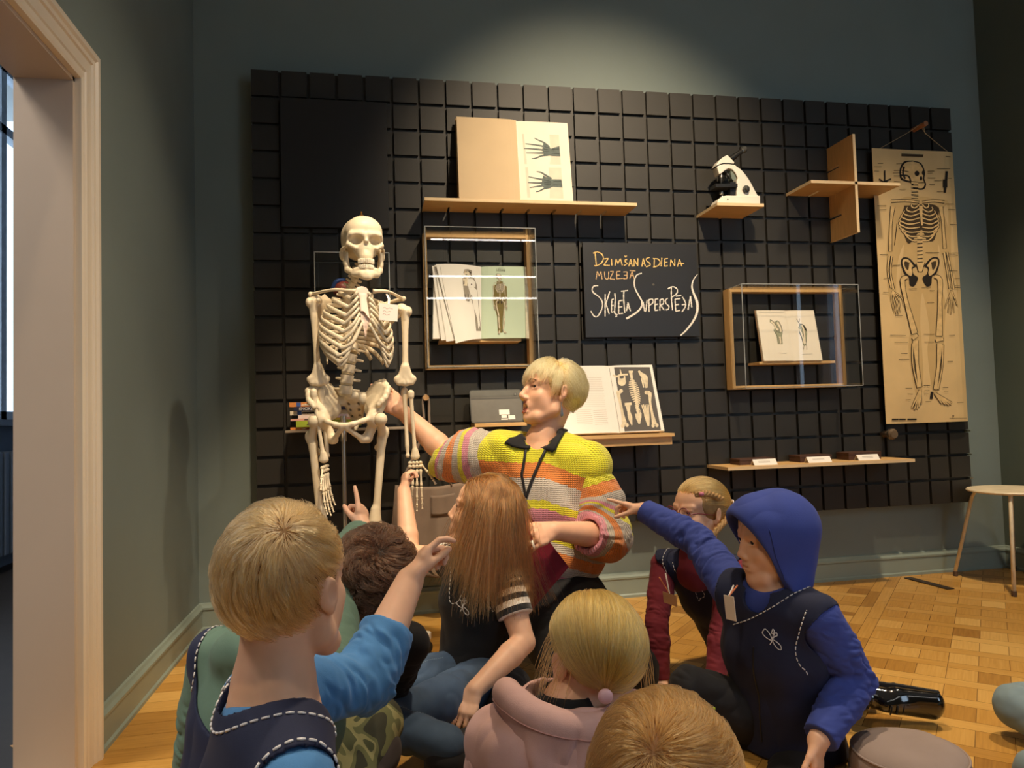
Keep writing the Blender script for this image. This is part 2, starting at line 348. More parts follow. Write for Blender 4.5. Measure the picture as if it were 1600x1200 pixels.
# linear lamps whose reflections show in the display case
for k, (px, py, lab) in enumerate(((757, 375, 'highest of the three white linear lamps behind the viewer'), (757, 432, 'middle one of the three white linear lamps behind the viewer'), (757, 466, 'lowest of the three white linear lamps behind the viewer'))):
    d = ray(px, py); hit = CAM+d*(-.178-CAM[1])/d[1]; d = d*V3(1, -1, 1); t = (-4.85+k*.25-hit[1])/d[1]; q = hit+d*t
    g = thing('linear_lamp', q, lab, 'lamp', None)
    MB().lohi(q+V3(-.60, -.02, -.012), q+V3(.60, .0, .012)).build('housing', M_WHITEP, g)
    MB().lohi(q+V3(-.58, .0, -.008), q+V3(.58, .006, .008)).build('diffuser', MATS.get('lamp_white') or emit('lamp_white', (1, .97, .92), 16), g)
    for dx in (-.4, .4): MB().cyl(q+V3(dx, -.01, .01), V3(q[0]+dx, q[1]-.01, ZC), .003, 6).build('cable', M_BLACKP, g)
# curtains and trees by the windows
M_CURT = mat('blue_grey_curtain', hexc('5E6C7C'), .9, var=.05)
for lab, y0, y1 in (('blue-grey curtain on the wall side of the window to the right of the viewer', -1.67, -1.15), ('blue-grey curtain on the far side of the window to the right of the viewer', -3.0, -2.19), ('narrow blue-grey curtain in the middle of the window to the right of the viewer', -2.13, -1.85)):
    Pc = [(XR-.07+.03*math.sin((y-y0)*70), y) for y in np.linspace(y0, y1, 60)]; Vc = [(x+dx, y, z) for dx in (0, .004) for z in (.1, 2.85) for x, y in Pc]; Fc = []
    for i in range(59): Fc += [[i, i+1, 61+i, 60+i], [120+i, 180+i, 181+i, 121+i]]
    tag(mesh('curtain', Vc, Fc, [M_CURT], None, True), lab, 'curtain')
def tree(base, h, lab, seed):
    r = random.Random(seed); mb = MB()
    def grow(p, d, L_, rad_, dep):
        P = [p]
        for _ in range(4):
            d = (d+Vector((r.uniform(-.25, .25), r.uniform(-.25, .25), r.uniform(-.05, .2)))).normalized(); p = p+d*L_/4; P.append(p)
        mb.tube(P, np.linspace(rad_, rad_*.6, 5), 5)
        if dep:
            for _ in range(3 if dep > 1 else 4):
                grow(P[r.choice((2, 3, 4))], (d+Vector((r.uniform(-1, 1), r.uniform(-1, 1), r.uniform(-.4, .6)))).normalized(), L_*.7, rad_*.55, dep-1)
    grow(Vector(base), Vector((0, 0, 1)), h, h*.04, 4)
    return tag(mb.build('bare_tree', mat('dark_bark', hexc('1F1D1C'), .9)), lab, 'tree')
tree((-4.6, 4.6, -.3), 1.7, 'bare dark tree outside the window of the adjoining room', 3)
tree((6.2, -2.9, -.6), 1.7, 'bare dark tree outside the window to the right of the viewer', 5)

# ------------------------------------------------------------------ black grid wall
def gx(i): return i*T
def gz(j): return (20.1-j)*T
pb = MB(); pb.lohi((0, .018, gz(17)), (gx(29), .10, gz(0)))
g = .0072
for i in range(29):
    for j in range(17):
        pb.lohi((gx(i)+(g if i else 0), 0, gz(j+1)+(g if j < 16 else 0)), (gx(i+1)-(g if i < 28 else 0), .0185, gz(j)-(g if j else 0)))
panel = tag(pb.build('grid_wall_panel', M_TILE), 'large black wall panel cut into a grid of square tiles by deep grooves', 'wall panel')
for j, lab in ((14, 'small metal clip at the right edge of the grid wall, topmost'), (15, 'small metal clip at the right edge of the grid wall, middle of three'), (16, 'small metal clip at the right edge of the grid wall, lowest')):
    tag(MB().lohi((gx(29)-.012, -.006, gz(j)-.004), (gx(29)+.006, .02, gz(j)+.004)).build('metal_clip', M_STEEL), lab, 'clip')
def comb(i0, i1, j, dep, th, notches, mats):             # plywood shelf plugged into a groove, slotted from the wall side
    x0, x1 = gx(i0)+.004, gx(i1)-.004; z = gz(j); pts = [(x0, .012)]; w = .0065
    for k in notches: pts += [(gx(k)-w, .012), (gx(k)-w, -dep*.45), (gx(k)+w, -dep*.45), (gx(k)+w, .012)]
    pts += [(x1, .012), (x1, -dep), (x0, -dep)]
    mb = MB(); mb.prism([V3(x, y, z-th/2) for x, y in pts], (0, 0, th)); n = len(pts)
    for q in range(2, 2+n): mb.M[q] = 1
    return mb
def shelf(name, lab, i0, i1, j, dep, th, notches):
    return tag(comb(i0, i1, j, dep, th, notches, None).build(name, [M_BIRCH, M_EDGE]), lab, 'shelf')
TH = .014
shelf('plywood_shelf', 'long slotted plywood shelf holding the open book with x-ray hands', 6, 14, 5, .165, TH, range(7, 14))
shelf('plywood_shelf', 'short plywood shelf under the white microscope', 17, 19, 5, .205, TH, ())
shelf('plywood_shelf', 'long plywood shelf with three dark boxes and white labels, low on the right', 17, 25, 15, .20, TH, ())
# interlocked cross of two boards: the shelf lies in j = 4, the upright stands in groove i = 23
shelf('plywood_shelf', 'horizontal board of the empty cross-shaped shelf left of the poster', 21, 25, 4, .20, TH, (22,))
up = MB(); x = gx(23); zt, zb = gz(2)-.004, gz(6)+.004; pts = [(zb, .012)]
for k in (5, 3):
    pts += [(gz(k)-.0065, .012), (gz(k)-.0065, -.09), (gz(k)+.0065, -.09), (gz(k)+.0065, .012)]
pts += [(zt, .012), (zt, -.2), (zb, -.2)]
up.prism([V3(x-TH/2, y, z) for z, y in pts], (TH, 0, 0))
for q in range(2, 2+len(pts)): up.M[q] = 1
tag(up.build('plywood_upright', [M_BIRCH_Z, M_EDGE]), 'upright board of the empty cross-shaped shelf left of the poster', 'shelf')
def display_case(lab, i0, i1, j0, j1, dep, fd, shelf_j, sx0, sx1):
    x0, x1, zt, zb = gx(i0), gx(i1), gz(j0), gz(j1); t = .016
    g = thing('display_case', ((x0+x1)/2, 0, zb), lab, 'display case')
    f = MB().lohi((x0, -fd, zb), (x0+t, .002, zt)).lohi((x1-t, -fd, zb), (x1, .002, zt)).lohi((x0+t, -fd, zt-t), (x1-t, .002, zt)).lohi((x0+t, -fd, zb), (x1-t, .002, zb+t))
    f.build('wood_frame', [M_BIRCH_Z], g)
    a = MB(); e = .004; y0 = -dep; xa, xb, za, zc = x0+.001, x1-.001, zb+.001, zt-.001
    for lo, hi in (((xa, y0, za), (xb, y0+e, zc)), ((xa, y0, za), (xa+e, -fd, zc)), ((xb-e, y0, za), (xb, -fd, zc)), ((xa, y0, zc-e), (xb, -fd, zc)), ((xa, y0, za), (xb, -fd, za+e))):
        lo = np.array(lo); hi = np.array(hi)
        a.lohi(lo, hi)
    a.build('acrylic_cover', M_ACRYL, g)
    ed = MB(); q = .0028
    for X in (xa, xb):
        for Z in (za, zc): ed.lohi((X-q/2, y0, Z-q/2), (X+q/2, -fd, Z+q/2))
        ed.lohi((X-q/2, y0-q/2, za), (X+q/2, y0+q/2, zc))
    for Z in (za, zc): ed.lohi((xa, y0-q/2, Z-q/2), (xb, y0+q/2, Z+q/2))
    ed.build('acrylic_edges', M_ACEDGE, g)
    MB().lohi((sx0, -.095, gz(shelf_j)-.006), (sx1, .012, gz(shelf_j)+.006)).build('shelf', M_BIRCH, g)
    return g
display_case('tall acrylic display case with a book on mint-green pages about the skeleton', 6, 10, 6, 11, .178, .055, 10, gx(6.5), gx(9.5))
display_case('wide acrylic display case with an open book of two engraved bones', 18, 23, 8, 12, .178, .055, 11, gx(19), gx(22.3))
# ------------------------------------------------------------------ books and pictures on the wall
def plane_map(O, u, v, n):                               # (u, v, lift) -> point on a flat sheet
    return lambda a, b, l: O+u*a+v*b+n*l
def unit(v): v = np.array(v, float); return v/np.linalg.norm(v)
class Book:                                              # open book leaning on a shelf; spine foot B, spine head Tp
    def __init__(s, name, lab, B, Tp, wl, wr, tl, tr_, cover, pagel, pager, dip=.5):
        s.g = thing(name, B, lab, 'book'); s.B = B; v = Tp-B; s.h = np.linalg.norm(v); s.v = v/s.h; s.u = V3(1, 0, 0)
        s.n = unit(np.cross(s.u, s.v)); s.t = (tl, tr_); s.w = (wl, wr); s.dip = dip
        c = MB(); e = .004
        A = [B-s.u*(wl+e)-s.v*e*0, B+s.u*(wr+e), B+s.u*(wr+e)+s.v*(s.h+e), B-s.u*(wl+e)+s.v*(s.h+e)]
        c.prism(A, -s.n*.003); c.build('cover', cover, s.g)
        for side, mt in ((-1, pagel), (1, pager)):
            w = s.w[side > 0]; N = 14; us = [0, .004, .01, .018, .03, .05]+list(np.linspace(.08, w, N-5)) if w > .09 else list(np.linspace(0, w, N)); n = len(us)
            Vv = [s.B+s.u*side*x+s.v*y for y in (0, s.h) for x in us]+[s.at(side*x, y, 0) for y in (0, s.h) for x in us]
            F = [[2*n+i, 2*n+i+1, 3*n+i+1, 3*n+i] for i in range(n-1)]+[[i, i+1, 2*n+i+1, 2*n+i] for i in range(n-1)]+[[n+i, n+i+1, 3*n+i+1, 3*n+i] for i in range(n-1)]
            F += [[n-1, 2*n-1, 4*n-1, 3*n-1], [0, n, 3*n, 2*n]]
            mesh('page_block', Vv, F, [mt], s.g)
    def at(s, x, y, lift):
        side = x > 0; t = s.t[side]; return s.B+s.u*x+s.v*y+s.n*(t*(1-s.dip*math.exp(-abs(x)/.018))+lift)
    def ink(s, px, side, w=None):                        # px: corners TL TR BR BL of the page in picture coordinates
        w = w or s.w[side > 0]; a, b = ((-w, 0) if side < 0 else (0, w))
        return Ink(s.at, homog(px, [(a, s.h), (b, s.h), (b, 0), (a, 0)]))
Zs = gz(5)+TH/2
B = at(812, 311, -.115); B[2] = Zs; Tp = at(805, 191, -.03)
bk = Book('open_book', 'large old open book with two x-ray hands on its right page, on the top shelf', B, Tp, .272, .243, .022, .012, mat('tan_cloth_cover', hexc('A98C5E'), .8), M_ENDPAPER, M_PAPER, .35)
z6 = lambda x, y: (790+x/10, 200+y/10)
ik = bk.ink([(805, 191.5), (897, 195), (905, 315), (812, 312)], 1)
def zpts(f, pts): return [f(*p) for p in pts]
for r in ([(262, 112), (915, 130), (940, 575), (300, 565)], [(312, 610), (945, 622), (975, 1080), (345, 1060)]): ik.poly(zpts(z6, r), 0)
ik.layer()
for fs in ([[(735, 310), (640, 245), (560, 215), (480, 180)], [(700, 325), (560, 290), (320, 262)], [(700, 365), (500, 345), (292, 332)], [(700, 405), (520, 405), (330, 402)], [(720, 430), (600, 445), (500, 480), (425, 488)]],
           [(f_) for f_ in ([(770, 790), (650, 725), (580, 690), (510, 680)], [(740, 815), (560, 790), (365, 755)], [(740, 845), (540, 848), (355, 840)], [(740, 880), (560, 895), (385, 915)], [(750, 910), (640, 930), (560, 965), (495, 978)])]):
    for k, f_ in enumerate(fs): q = spline(f_, 12); ik.stroke(zpts(z6, q), np.linspace(3.3, 1.3, len(q)), 1)
    ik.layer()
ik.poly(zpts(z6, [(640, 250), (740, 295), (760, 340), (920, 300), (932, 455), (800, 450), (700, 440), (640, 425), (610, 360)]), 1); ik.poly(zpts(z6, [(620, 740), (760, 795), (945, 800), (960, 920), (800, 905), (650, 930), (590, 880)]), 1)
ik.layer()
for s0, s1 in (((640, 345), (740, 360)), ((640, 385), (740, 385)), ((650, 310), (740, 330)), ((780, 350), (920, 345)), ((780, 410), (920, 420)), ((640, 845), (760, 850)), ((640, 880), (760, 870)), ((640, 805), (760, 830)), ((800, 830), (950, 830)), ((800, 880), (950, 885))): ik.stroke([z6(*s0), z6(*s1)], 1.0, 2)
ik.mb.build('xray_hands', [M_PHOTO, M_XRAY, mat('xray_dark', hexc('3A403F'), .8)], bk.g)
# ---- chalkboard
cbk = [at(911.2, 380, -.03), at(1089.7, 379.6, -.03), at(1091.9, 525.8, -.03), at(914.1, 527.2, -.03)]
x0, x1 = (cbk[0][0]+cbk[3][0])/2, (cbk[1][0]+cbk[2][0])/2; zt, zb = (cbk[0][2]+cbk[1][2])/2, (cbk[2][2]+cbk[3][2])/2
gcb = thing('chalkboard', ((x0+x1)/2, 0, zb), 'black chalkboard with handwritten words in yellow and white chalk', 'chalkboard')
MB().lohi((x0, -.03, zb), (x1, -.018, zt), bev=.0015).build('board', M_SLATE, gcb)
MB().lohi((x0+.03, -.018, zb+.04), (x1-.03, .0, zt-.04)).build('wall_mount', M_BLACKP, gcb)
ck = Ink(plane_map(V3(x0, -.03, zb), V3(x1-x0, 0, 0), V3(0, 0, zt-zb), V3(0, -1, 0)), homog([(150, 70), (1410, 68), (1425, 1100), (170, 1110)], [(0, 1), (1, 1), (1, 0), (0, 0)]), .0004)
Y_, O_, W_ = 0, 1, 2
for m, w, sts in (
    (Y_, 11, [[(285, 180), (290, 250), (297, 325)], [(265, 190), (310, 175), (360, 200), (375, 250), (350, 298), (300, 328), (275, 325)], [(375, 250), (428, 246)], [(428, 246), (378, 320)], [(378, 320), (442, 322)], [(462, 250), (465, 322)],
              [(500, 325), (512, 250)], [(512, 250), (532, 300)], [(532, 300), (560, 245)], [(560, 245), (580, 320)], [(606, 212), (617, 229)], [(617, 229), (630, 211)], [(634, 252), (608, 262), (618, 286), (634, 300), (598, 322)],
              [(650, 330), (672, 250)], [(672, 250), (690, 330)], [(656, 302), (688, 300)], [(708, 330), (712, 250)], [(712, 250), (750, 326)], [(750, 326), (752, 238)], [(794, 330), (812, 240)], [(812, 240), (832, 326)], [(800, 300), (828, 298)],
              [(884, 228), (850, 240), (846, 265), (880, 290), (886, 315), (840, 332)], [(935, 240), (930, 330)], [(920, 240), (975, 244), (998, 280), (975, 318), (918, 336)], [(1018, 230), (1008, 325)],
              [(1050, 240), (1045, 325)], [(1050, 241), (1086, 237)], [(1048, 281), (1080, 278)], [(1045, 325), (1083, 318)], [(1112, 326), (1118, 250)], [(1118, 250), (1160, 320)], [(1160, 320), (1162, 240)],
              [(1190, 326), (1215, 245)], [(1215, 245), (1240, 322)], [(1198, 290), (1266, 292)]]),
    (O_, 9, [[(290, 476), (305, 390)], [(305, 390), (325, 442)], [(325, 442), (345, 390)], [(345, 390), (356, 476)], [(384, 390), (386, 450), (406, 476), (424, 460), (430, 390)], [(445, 390), (482, 387)], [(482, 387), (440, 470)], [(440, 470), (492, 475)],
             [(515, 390), (515, 470)], [(515, 390), (556, 385)], [(515, 430), (548, 428)], [(515, 470), (562, 465)], [(588, 394), (630, 391)], [(630, 391), (628, 466)], [(594, 430), (628, 428)], [(588, 469), (628, 466)],
             [(658, 466), (684, 386)], [(684, 386), (705, 465)], [(665, 436), (702, 432)], [(658, 376), (722, 380)], [(562, 465), (600, 462)]]),
    (W_, 13, [[(312, 548), (268, 550), (245, 585), (260, 625), (320, 670), (355, 730), (347, 800), (312, 868), (280, 888), (250, 865), (228, 824)], [(386, 640), (381, 882)], [(436, 610), (392, 742)], [(392, 742), (426, 856)],
              [(456, 698), (450, 836)], [(456, 700), (478, 690)], [(453, 766), (475, 760)], [(450, 836), (480, 828)], [(490, 630), (494, 700), (486, 800), (488, 850), (516, 864)], [(498, 868), (505, 880), (492, 888)],
              [(532, 714), (528, 852)], [(532, 714), (575, 704)], [(530, 781), (570, 775)], [(528, 852), (576, 848)], [(558, 607), (634, 597)], [(590, 604), (586, 690), (596, 842)], [(614, 824), (632, 728)], [(632, 728), (657, 824)], [(620, 790), (652, 786)],
              [(798, 720), (812, 824)], [(812, 824), (826, 824)], [(826, 824), (842, 700)], [(862, 694), (862, 832)], [(854, 702), (900, 690), (906, 730), (866, 762)], [(932, 690), (926, 816)], [(932, 692), (966, 686)], [(930, 752), (960, 746)], [(926, 816), (962, 810)],
              [(986, 700), (980, 816)], [(978, 702), (1020, 690), (1022, 738), (986, 756)], [(990, 756), (1030, 812)], [(1072, 680), (1046, 700), (1052, 740), (1082, 766), (1076, 800), (1048, 808)],
              [(1114, 560), (1112, 680), (1121, 812)], [(1074, 576), (1130, 550), (1180, 580), (1170, 630), (1120, 666)], [(1152, 690), (1156, 822)], [(1152, 690), (1212, 682)], [(1154, 752), (1196, 748)], [(1156, 822), (1206, 814)], [(1162, 656), (1222, 648)],
              [(1234, 664), (1256, 700), (1270, 745), (1256, 790), (1224, 832)], [(1226, 752), (1268, 746)], [(1294, 808), (1326, 654)], [(1326, 654), (1337, 780)]])):
    for st in sts:
        q = spline(st, 14); ck.stroke(q, w*(1+.25*np.sin(np.arange(len(q))*1.7+st[0][0])), m); ck.k += .08
for st, wm in (([(790, 405), (732, 430), (705, 500), (715, 580), (755, 660), (785, 720), (775, 780), (720, 840), (610, 908)], (12, 16, 22)), ([(1414, 408), (1366, 470), (1345, 550), (1365, 630), (1398, 720), (1395, 830), (1350, 930), (1270, 1030), (1203, 1092)], (6, 30, 14))):
    q = spline(st, 40); ck.stroke(q, np.interp(np.linspace(0, 1, len(q)), [0, .5, 1], wm), 2)
ck.disc((915, 530), 13, 11, 3)
ck.mb.build('chalk_writing', [mat('yellow_chalk', hexc('EBC77E'), .95, var=.3, scale=150), mat('peach_chalk', hexc('DDB98A'), .95, var=.3, scale=150), mat('white_chalk', hexc('EDE6DA'), .95, var=.25, scale=150), mat('chalk_smudge', hexc('6E675D'), .95)], gcb)
# ---- hanging anatomy poster
def draw_skeleton(k, f, w=1.0):                          # front view of a skeleton, in the coordinates of the 480 x 1200 poster study
    cl = lambda pts: zpts(f, spline(list(pts)+[pts[0]], 60)[:-1])
    b = lambda pts, ww, n=10, o=1.5: k.bone(zpts(f, spline(pts, n)), np.interp(np.linspace(0, 1, len(spline(pts, n))), np.linspace(0, 1, len(ww)), ww)*w, 0, 1, o*w*1.6)
    dk = lambda pts, ww: k.stroke(zpts(f, spline(pts, 10)), ww*w*1.2, 0)
    k.poly(cl([(212, 168), (180, 172), (164, 200), (166, 235), (185, 246), (205, 252), (216, 272), (250, 276), (262, 258), (256, 236), (258, 210), (244, 178)]), 0); k.layer()
    k.poly(cl([(214, 172), (186, 177), (170, 202), (172, 230), (190, 240), (210, 246), (220, 266), (246, 270), (256, 256), (250, 236), (253, 212), (240, 182)]), 1); k.layer()
    for c, r in (((228, 216), (9, 10)), ((251, 214), (5, 9)), ((243, 234), (5, 8))): k.poly(zpts(f, [(c[0]+r[0]*math.cos(a), c[1]+r[1]*math.sin(a)) for a in np.linspace(0, 6.28, 12)]), 0)
    dk([(214, 252), (258, 250)], 2); dk([(168, 222), (196, 226), (206, 250)], 5); dk([(180, 190), (176, 215), (184, 236)], 6)
    k.poly(cl([(180, 334), (296, 334), (302, 400), (290, 462), (262, 462), (242, 424), (200, 474), (182, 456), (166, 390)]), 3); k.layer()
    for i in range(5): b([(206, 250+i*13), (232, 252+i*13)], [6, 6], 2)
    for i in range(7): b([(226, 455+i*14), (246, 454+i*14)], [9, 9], 2)
    for i in range(9):
        y = 335+i*13; sp = [30, 48, 60, 68, 74, 76, 74, 66, 54][i]
        b([(236, y-6+i*4), (236-sp*.55, y+8+i*2), (236-sp, y+2), (236-sp*.93, y-8)], [4, 5, 5, 3], 9)
        b([(246, y-6+i*4), (246+sp*.45, y+8+i*2), (246+sp*.8, y+2), (246+sp*.74, y-8)], [4, 5, 5, 3], 9)
    b([(241, 335), (242, 370), (245, 408)], [14, 9, 6])
    b([(236, 322), (185, 316), (130, 318)], [5, 6, 7]); b([(246, 322), (290, 318), (328, 322)], [5, 6, 7])
    b([(136, 338), (128, 400), (124, 505)], [15, 8, 11]); b([(314, 340), (322, 400), (328, 495)], [15, 8, 11])
    b([(120, 520), (114, 580), (126, 640)], [7, 4, 6]); b([(130, 522), (124, 580), (134, 645)], [5, 4, 7])
    b([(326, 510), (336, 580), (346, 645)], [7, 4, 6]); b([(336, 508), (350, 580), (360, 645)], [5, 4, 7])
    for dx, dy, L_ in ((-4, 30, 80), (6, 40, 88), (14, 38, 88), (22, 30, 80), (34, 24, 58)): b([(130, 652), (130+dx, 652+dy), (138+dx, 652+L_)], [4, 3, 2], 6, 1)
    for dx, dy, L_ in ((-26, 40, 70), (-14, 45, 86), (-4, 46, 92), (8, 42, 86), (22, 34, 60)): b([(352, 650), (352+dx*.6, 650+dy), (352+dx, 650+L_)], [4, 3, 2], 6, 1)
    for s_ in (-1, 1):
        X = lambda x: 236+s_*x
        k.poly(cl([(X(12), 560), (X(40), 530), (X(66), 528), (X(72), 550), (X(60), 588), (X(44), 600), (X(40), 630), (X(22), 634), (X(8), 604), (X(24), 590), (X(28), 570)]), 0); k.layer()
        k.poly(cl([(X(24), 560), (X(44), 535), (X(62), 534), (X(66), 550), (X(54), 582), (X(36), 596), (X(30), 586), (X(32), 566)]), 1); k.layer()
        k.poly(cl([(X(40), 546), (X(58), 542), (X(58), 560), (X(46), 574)]), 3); k.layer()
    b([(236, 548), (236, 580)], [30, 12], 4); dk([(226, 570), (246, 570)], 10)
    b([(186, 600), (168, 612), (178, 680), (212, 812)], [10, 17, 12, 22]); b([(288, 598), (308, 612), (308, 690), (304, 822)], [10, 17, 12, 22])
    b([(210, 822), (216, 830)], [24, 24], 2); b([(304, 832), (306, 842)], [30, 28], 2)
    b([(214, 840), (220, 930), (230, 1015)], [20, 11, 14]); b([(204, 850), (204, 930), (222, 1018)], [5, 4, 6])
    b([(306, 852), (300, 940), (288, 1025)], [20, 11, 14]); b([(318, 856), (314, 940), (298, 1025)], [5, 4, 6])
    for e in ((198, 1096), (208, 1102), (218, 1100), (226, 1092), (234, 1080)): b([(230, 1028), e], [7, 4], 4, 1.2)
    for e in ((350, 1078), (348, 1084), (338, 1086), (326, 1084), (312, 1080)): b([(286, 1040), e], [7, 4], 4, 1.2)
    dk([(276, 1035), (272, 1062)], 9)
    for pts in ([(170, 205), (196, 210)], [(150, 400), (140, 480)], [(180, 650), (206, 780)], [(300, 650), (298, 790)], [(212, 860), (222, 1000)], [(300, 870), (288, 1000)]): dk(pts, 2)
def poster():
    zp = lambda x, y: (1340+x/2.4, 180+y/2.4); Yp = -.045
    c = [at(*zp(60, 122), Yp), at(*zp(366, 138), Yp), at(*zp(418, 1148), Yp), at(*zp(100, 1158), Yp)]
    x0, x1 = (c[0][0]+c[3][0])/2, (c[1][0]+c[2][0])/2; zt, zb = (c[0][2]+c[1][2])/2, (c[2][2]+c[3][2])/2
    g = thing('anatomy_poster', ((x0+x1)/2, Yp, zb), 'yellowed hanging anatomy chart of a whole human skeleton', 'poster')
    sheet = MB(); n = 16
    curl = lambda a: .004*math.sin(a*3.1)+.014*max(0, a-.88)**2*60
    sf = lambda u, v, l: V3(x0+(x1-x0)*u, Yp+curl(u)-l, zb+(zt-zb)*v)
    P = [sf(i/n, 0, 0) for i in range(n+1)]; Q = [p+V3(0, .0012, 0) for p in P]
    for i in range(n): sheet.prism([P[i], P[i+1], Q[i+1], Q[i]], (0, 0, zt-zb))
    sheet.build('sheet', mat('yellowed_paper', hexc('D9B982'), .75, var=.08, scale=5), g)
    hm = homog([(60, 122), (366, 138), (418, 1148), (100, 1158)], [(0, 1), (1, 1), (1, 0), (0, 0)])
    k = Ink(sf, hm, .00035); f = lambda x, y: (x, y)
    k.poly(spline([(130, 320), (200, 300), (300, 310), (350, 340), (352, 520), (380, 640), (352, 720), (322, 560), (305, 480), (308, 600), (330, 700), (325, 800), (322, 900), (305, 1020), (280, 1040), (262, 880), (270, 800), (245, 660), (235, 760), (240, 850), (245, 960), (238, 1040), (215, 1040), (190, 880), (195, 780), (160, 640), (178, 480), (150, 560), (140, 740), (112, 640), (112, 480), (130, 320)], 200)[:-1], 2); k.layer()
    draw_skeleton(k, f)
    for pts, w in (([(84, 236), (104, 246), (106, 205)], 5), ([(104, 246), (130, 236)], 5), ([(96, 250), (116, 252)], 14), ([(336, 210), (334, 240), (328, 288)], 9), ([(330, 240), (330, 270)], 16)): k.stroke(spline(pts, 8), w, 0)
    r = random.Random(4); k.layer()
    k.stroke([(170, 148), (250, 152)], 9, 3)
    for x, y, L_ in [(66, 192, 28), (80, 180, 20), (66, 208, 18), (150, 180, 26), (140, 205, 30), (136, 214, 34), (140, 226, 28), (140, 246, 24), (266, 208, 24), (266, 216, 18), (266, 234, 28), (300, 200, 50), (290, 244, 28), (272, 258, 20), (340, 236, 16), (160, 275, 24), (76, 334, 34), (84, 350, 26), (330, 330, 34), (340, 350, 30), (300, 284, 22), (84, 516, 30), (346, 406, 32), (340, 512, 44), (346, 520, 32), (340, 578, 36), (362, 606, 24), (364, 632, 26), (364, 642, 24), (96, 604, 26), (94, 658, 20), (256, 510, 50), (130, 556, 30), (260, 697, 26), (192, 644, 30), (240, 640, 34), (270, 652, 18), (118, 820, 60), (134, 845, 52), (246, 815, 40), (248, 846, 36), (340, 820, 22), (158, 888, 26), (150, 910, 40), (334, 920, 20), (174, 1021, 26), (182, 1043, 20), (174, 1066, 20), (244, 1012, 24), (246, 1030, 20), (246, 1044, 16), (250, 1072, 22), (316, 1020, 20), (320, 1036, 16), (368, 1076, 26), (138, 746, 28), (386, 160, 0), (332, 156, 22)]:
        if L_: k.stroke([(x, y+r.uniform(-1, 1)), (x+L_, y+r.uniform(-1, 1))], 1.7, 0)
    for x in (120, 148, 180): k.stroke([(x, 1140), (x+(26 if x < 180 else 36), 1140)], 6, 0)
    k.stroke([(340, 1136), (408, 1136)], 1.5, 3); k.poly([(350, 1126), (358, 1126), (354, 1134)], 3)
    k.mb.build('printed_skeleton', [mat('poster_ink', hexc('1A1209'), .85, var=.2, scale=60), mat('poster_bone', hexc('D8B67C'), .85, var=.16, scale=40), mat('poster_tint', hexc('C9A870'), .85, var=.05), mat('poster_halftone', hexc('43331C'), .85, var=.2, scale=60)], g)
    pk = thing('wooden_peg', at(1428, 204, 0), 'round wooden peg the anatomy chart hangs from', 'peg')
    a = at(1428, 203, 0); a[1] = .012; b = V3(a[0], -.085, a[2]); MB().cyl(a, b, .0125, 20).build('dowel', mat('reddish_beech', hexc('A8714A'), .5, stretch=(14, 1, 14)), pk)
    top = V3(a[0], -.05, a[2]+.014); s = MB()
    s.tube(spline([sf(.1, 1, -.003), sf(.3, 1.03, -.003)*.5+top*.5, top], 10), .0013, 6); sr = MB().tube(spline([sf(.93, 1, -.003), sf(.72, 1.03, -.003)*.5+top*.5, top], 10), .0013, 6)
    s.build('string', mat('jute_string', hexc('B79E74'), .9), g); sr.build('string', MATS['jute_string'], g)
    MB().tube(spline([top+V3(.004, -.012, -.01), top+V3(.008, -.012, -.04), top+V3(.012, -.012, -.062)], 8), .0015, 6).build('string_tail', MATS['jute_string'], g)
poster()
# ---- engraved book in the wide case
B = at(1239.8, 564, -.095); B[2] = gz(11)+.006; Tp = at(1226.8, 486, -.028)
b2 = Book('open_book', 'open book with two hand-coloured engravings inside the wide acrylic case', B, Tp, .158, .148, .010, .008, mat('brown_cover', hexc('8A6A4A'), .7), M_PAPER, M_PAPER, .6)
z8 = lambda x, y: (1040+x/4.4444, 340+y/4.4444)
il = b2.ink([z8(558, 655), z8(830, 645), z8(888, 990), z8(620, 1005)], -1); ir = b2.ink([z8(830, 645), z8(1060, 648), z8(1140, 990), z8(888, 990)], 1)
il.poly(zpts(z8, [(680, 715), (715, 735), (745, 720), (775, 745), (790, 790), (785, 830), (790, 884), (745, 884), (735, 830), (710, 790), (725, 770), (700, 745), (678, 735)]), 0); il.layer()
for p in ([(690, 728), (720, 748), (735, 775), (755, 790)], [(745, 735), (768, 765), (776, 800)], [(765, 835), (770, 880)]): il.bone(zpts(z8, spline(p, 8)), 4.2, 2, 1, .5)
il.layer()
for p in ([(684, 716), (722, 745), (745, 778)], [(725, 750), (745, 722), (770, 740), (790, 790), (780, 830)], [(710, 790), (740, 830), (748, 884)], [(750, 800), (775, 810)], [(760, 840), (765, 884)], [(778, 840), (780, 884)], [(735, 800), (765, 782)]): il.stroke(zpts(z8, spline(p, 8)), .7, 2)
il.stroke(zpts(z8, [(745, 946), (820, 946)]), .4, 3); il.stroke(zpts(z8, [(580, 672), (820, 662)]), .35, 3)
ir.poly(zpts(z8, [(930, 760), (950, 730), (985, 750), (1000, 790), (1000, 830), (990, 880), (975, 880), (950, 820), (935, 790)]), 0); ir.layer()
for p in ([(960, 740), (978, 790), (985, 870)], [(940, 770), (965, 820), (978, 870)]): ir.bone(zpts(z8, spline(p, 8)), 3.0, 2, 1, .5)
ir.layer()
for p in ([(915, 700), (930, 722), (945, 740)], [(940, 700), (938, 722)], [(930, 760), (950, 735), (985, 752), (1002, 800), (990, 880)], [(935, 790), (955, 830), (972, 880)], [(965, 745), (1000, 775)], [(975, 880), (972, 912)], [(998, 876), (1000, 914)], [(975, 882), (998, 880)]): ir.stroke(zpts(z8, spline(p, 8)), .8, 2)
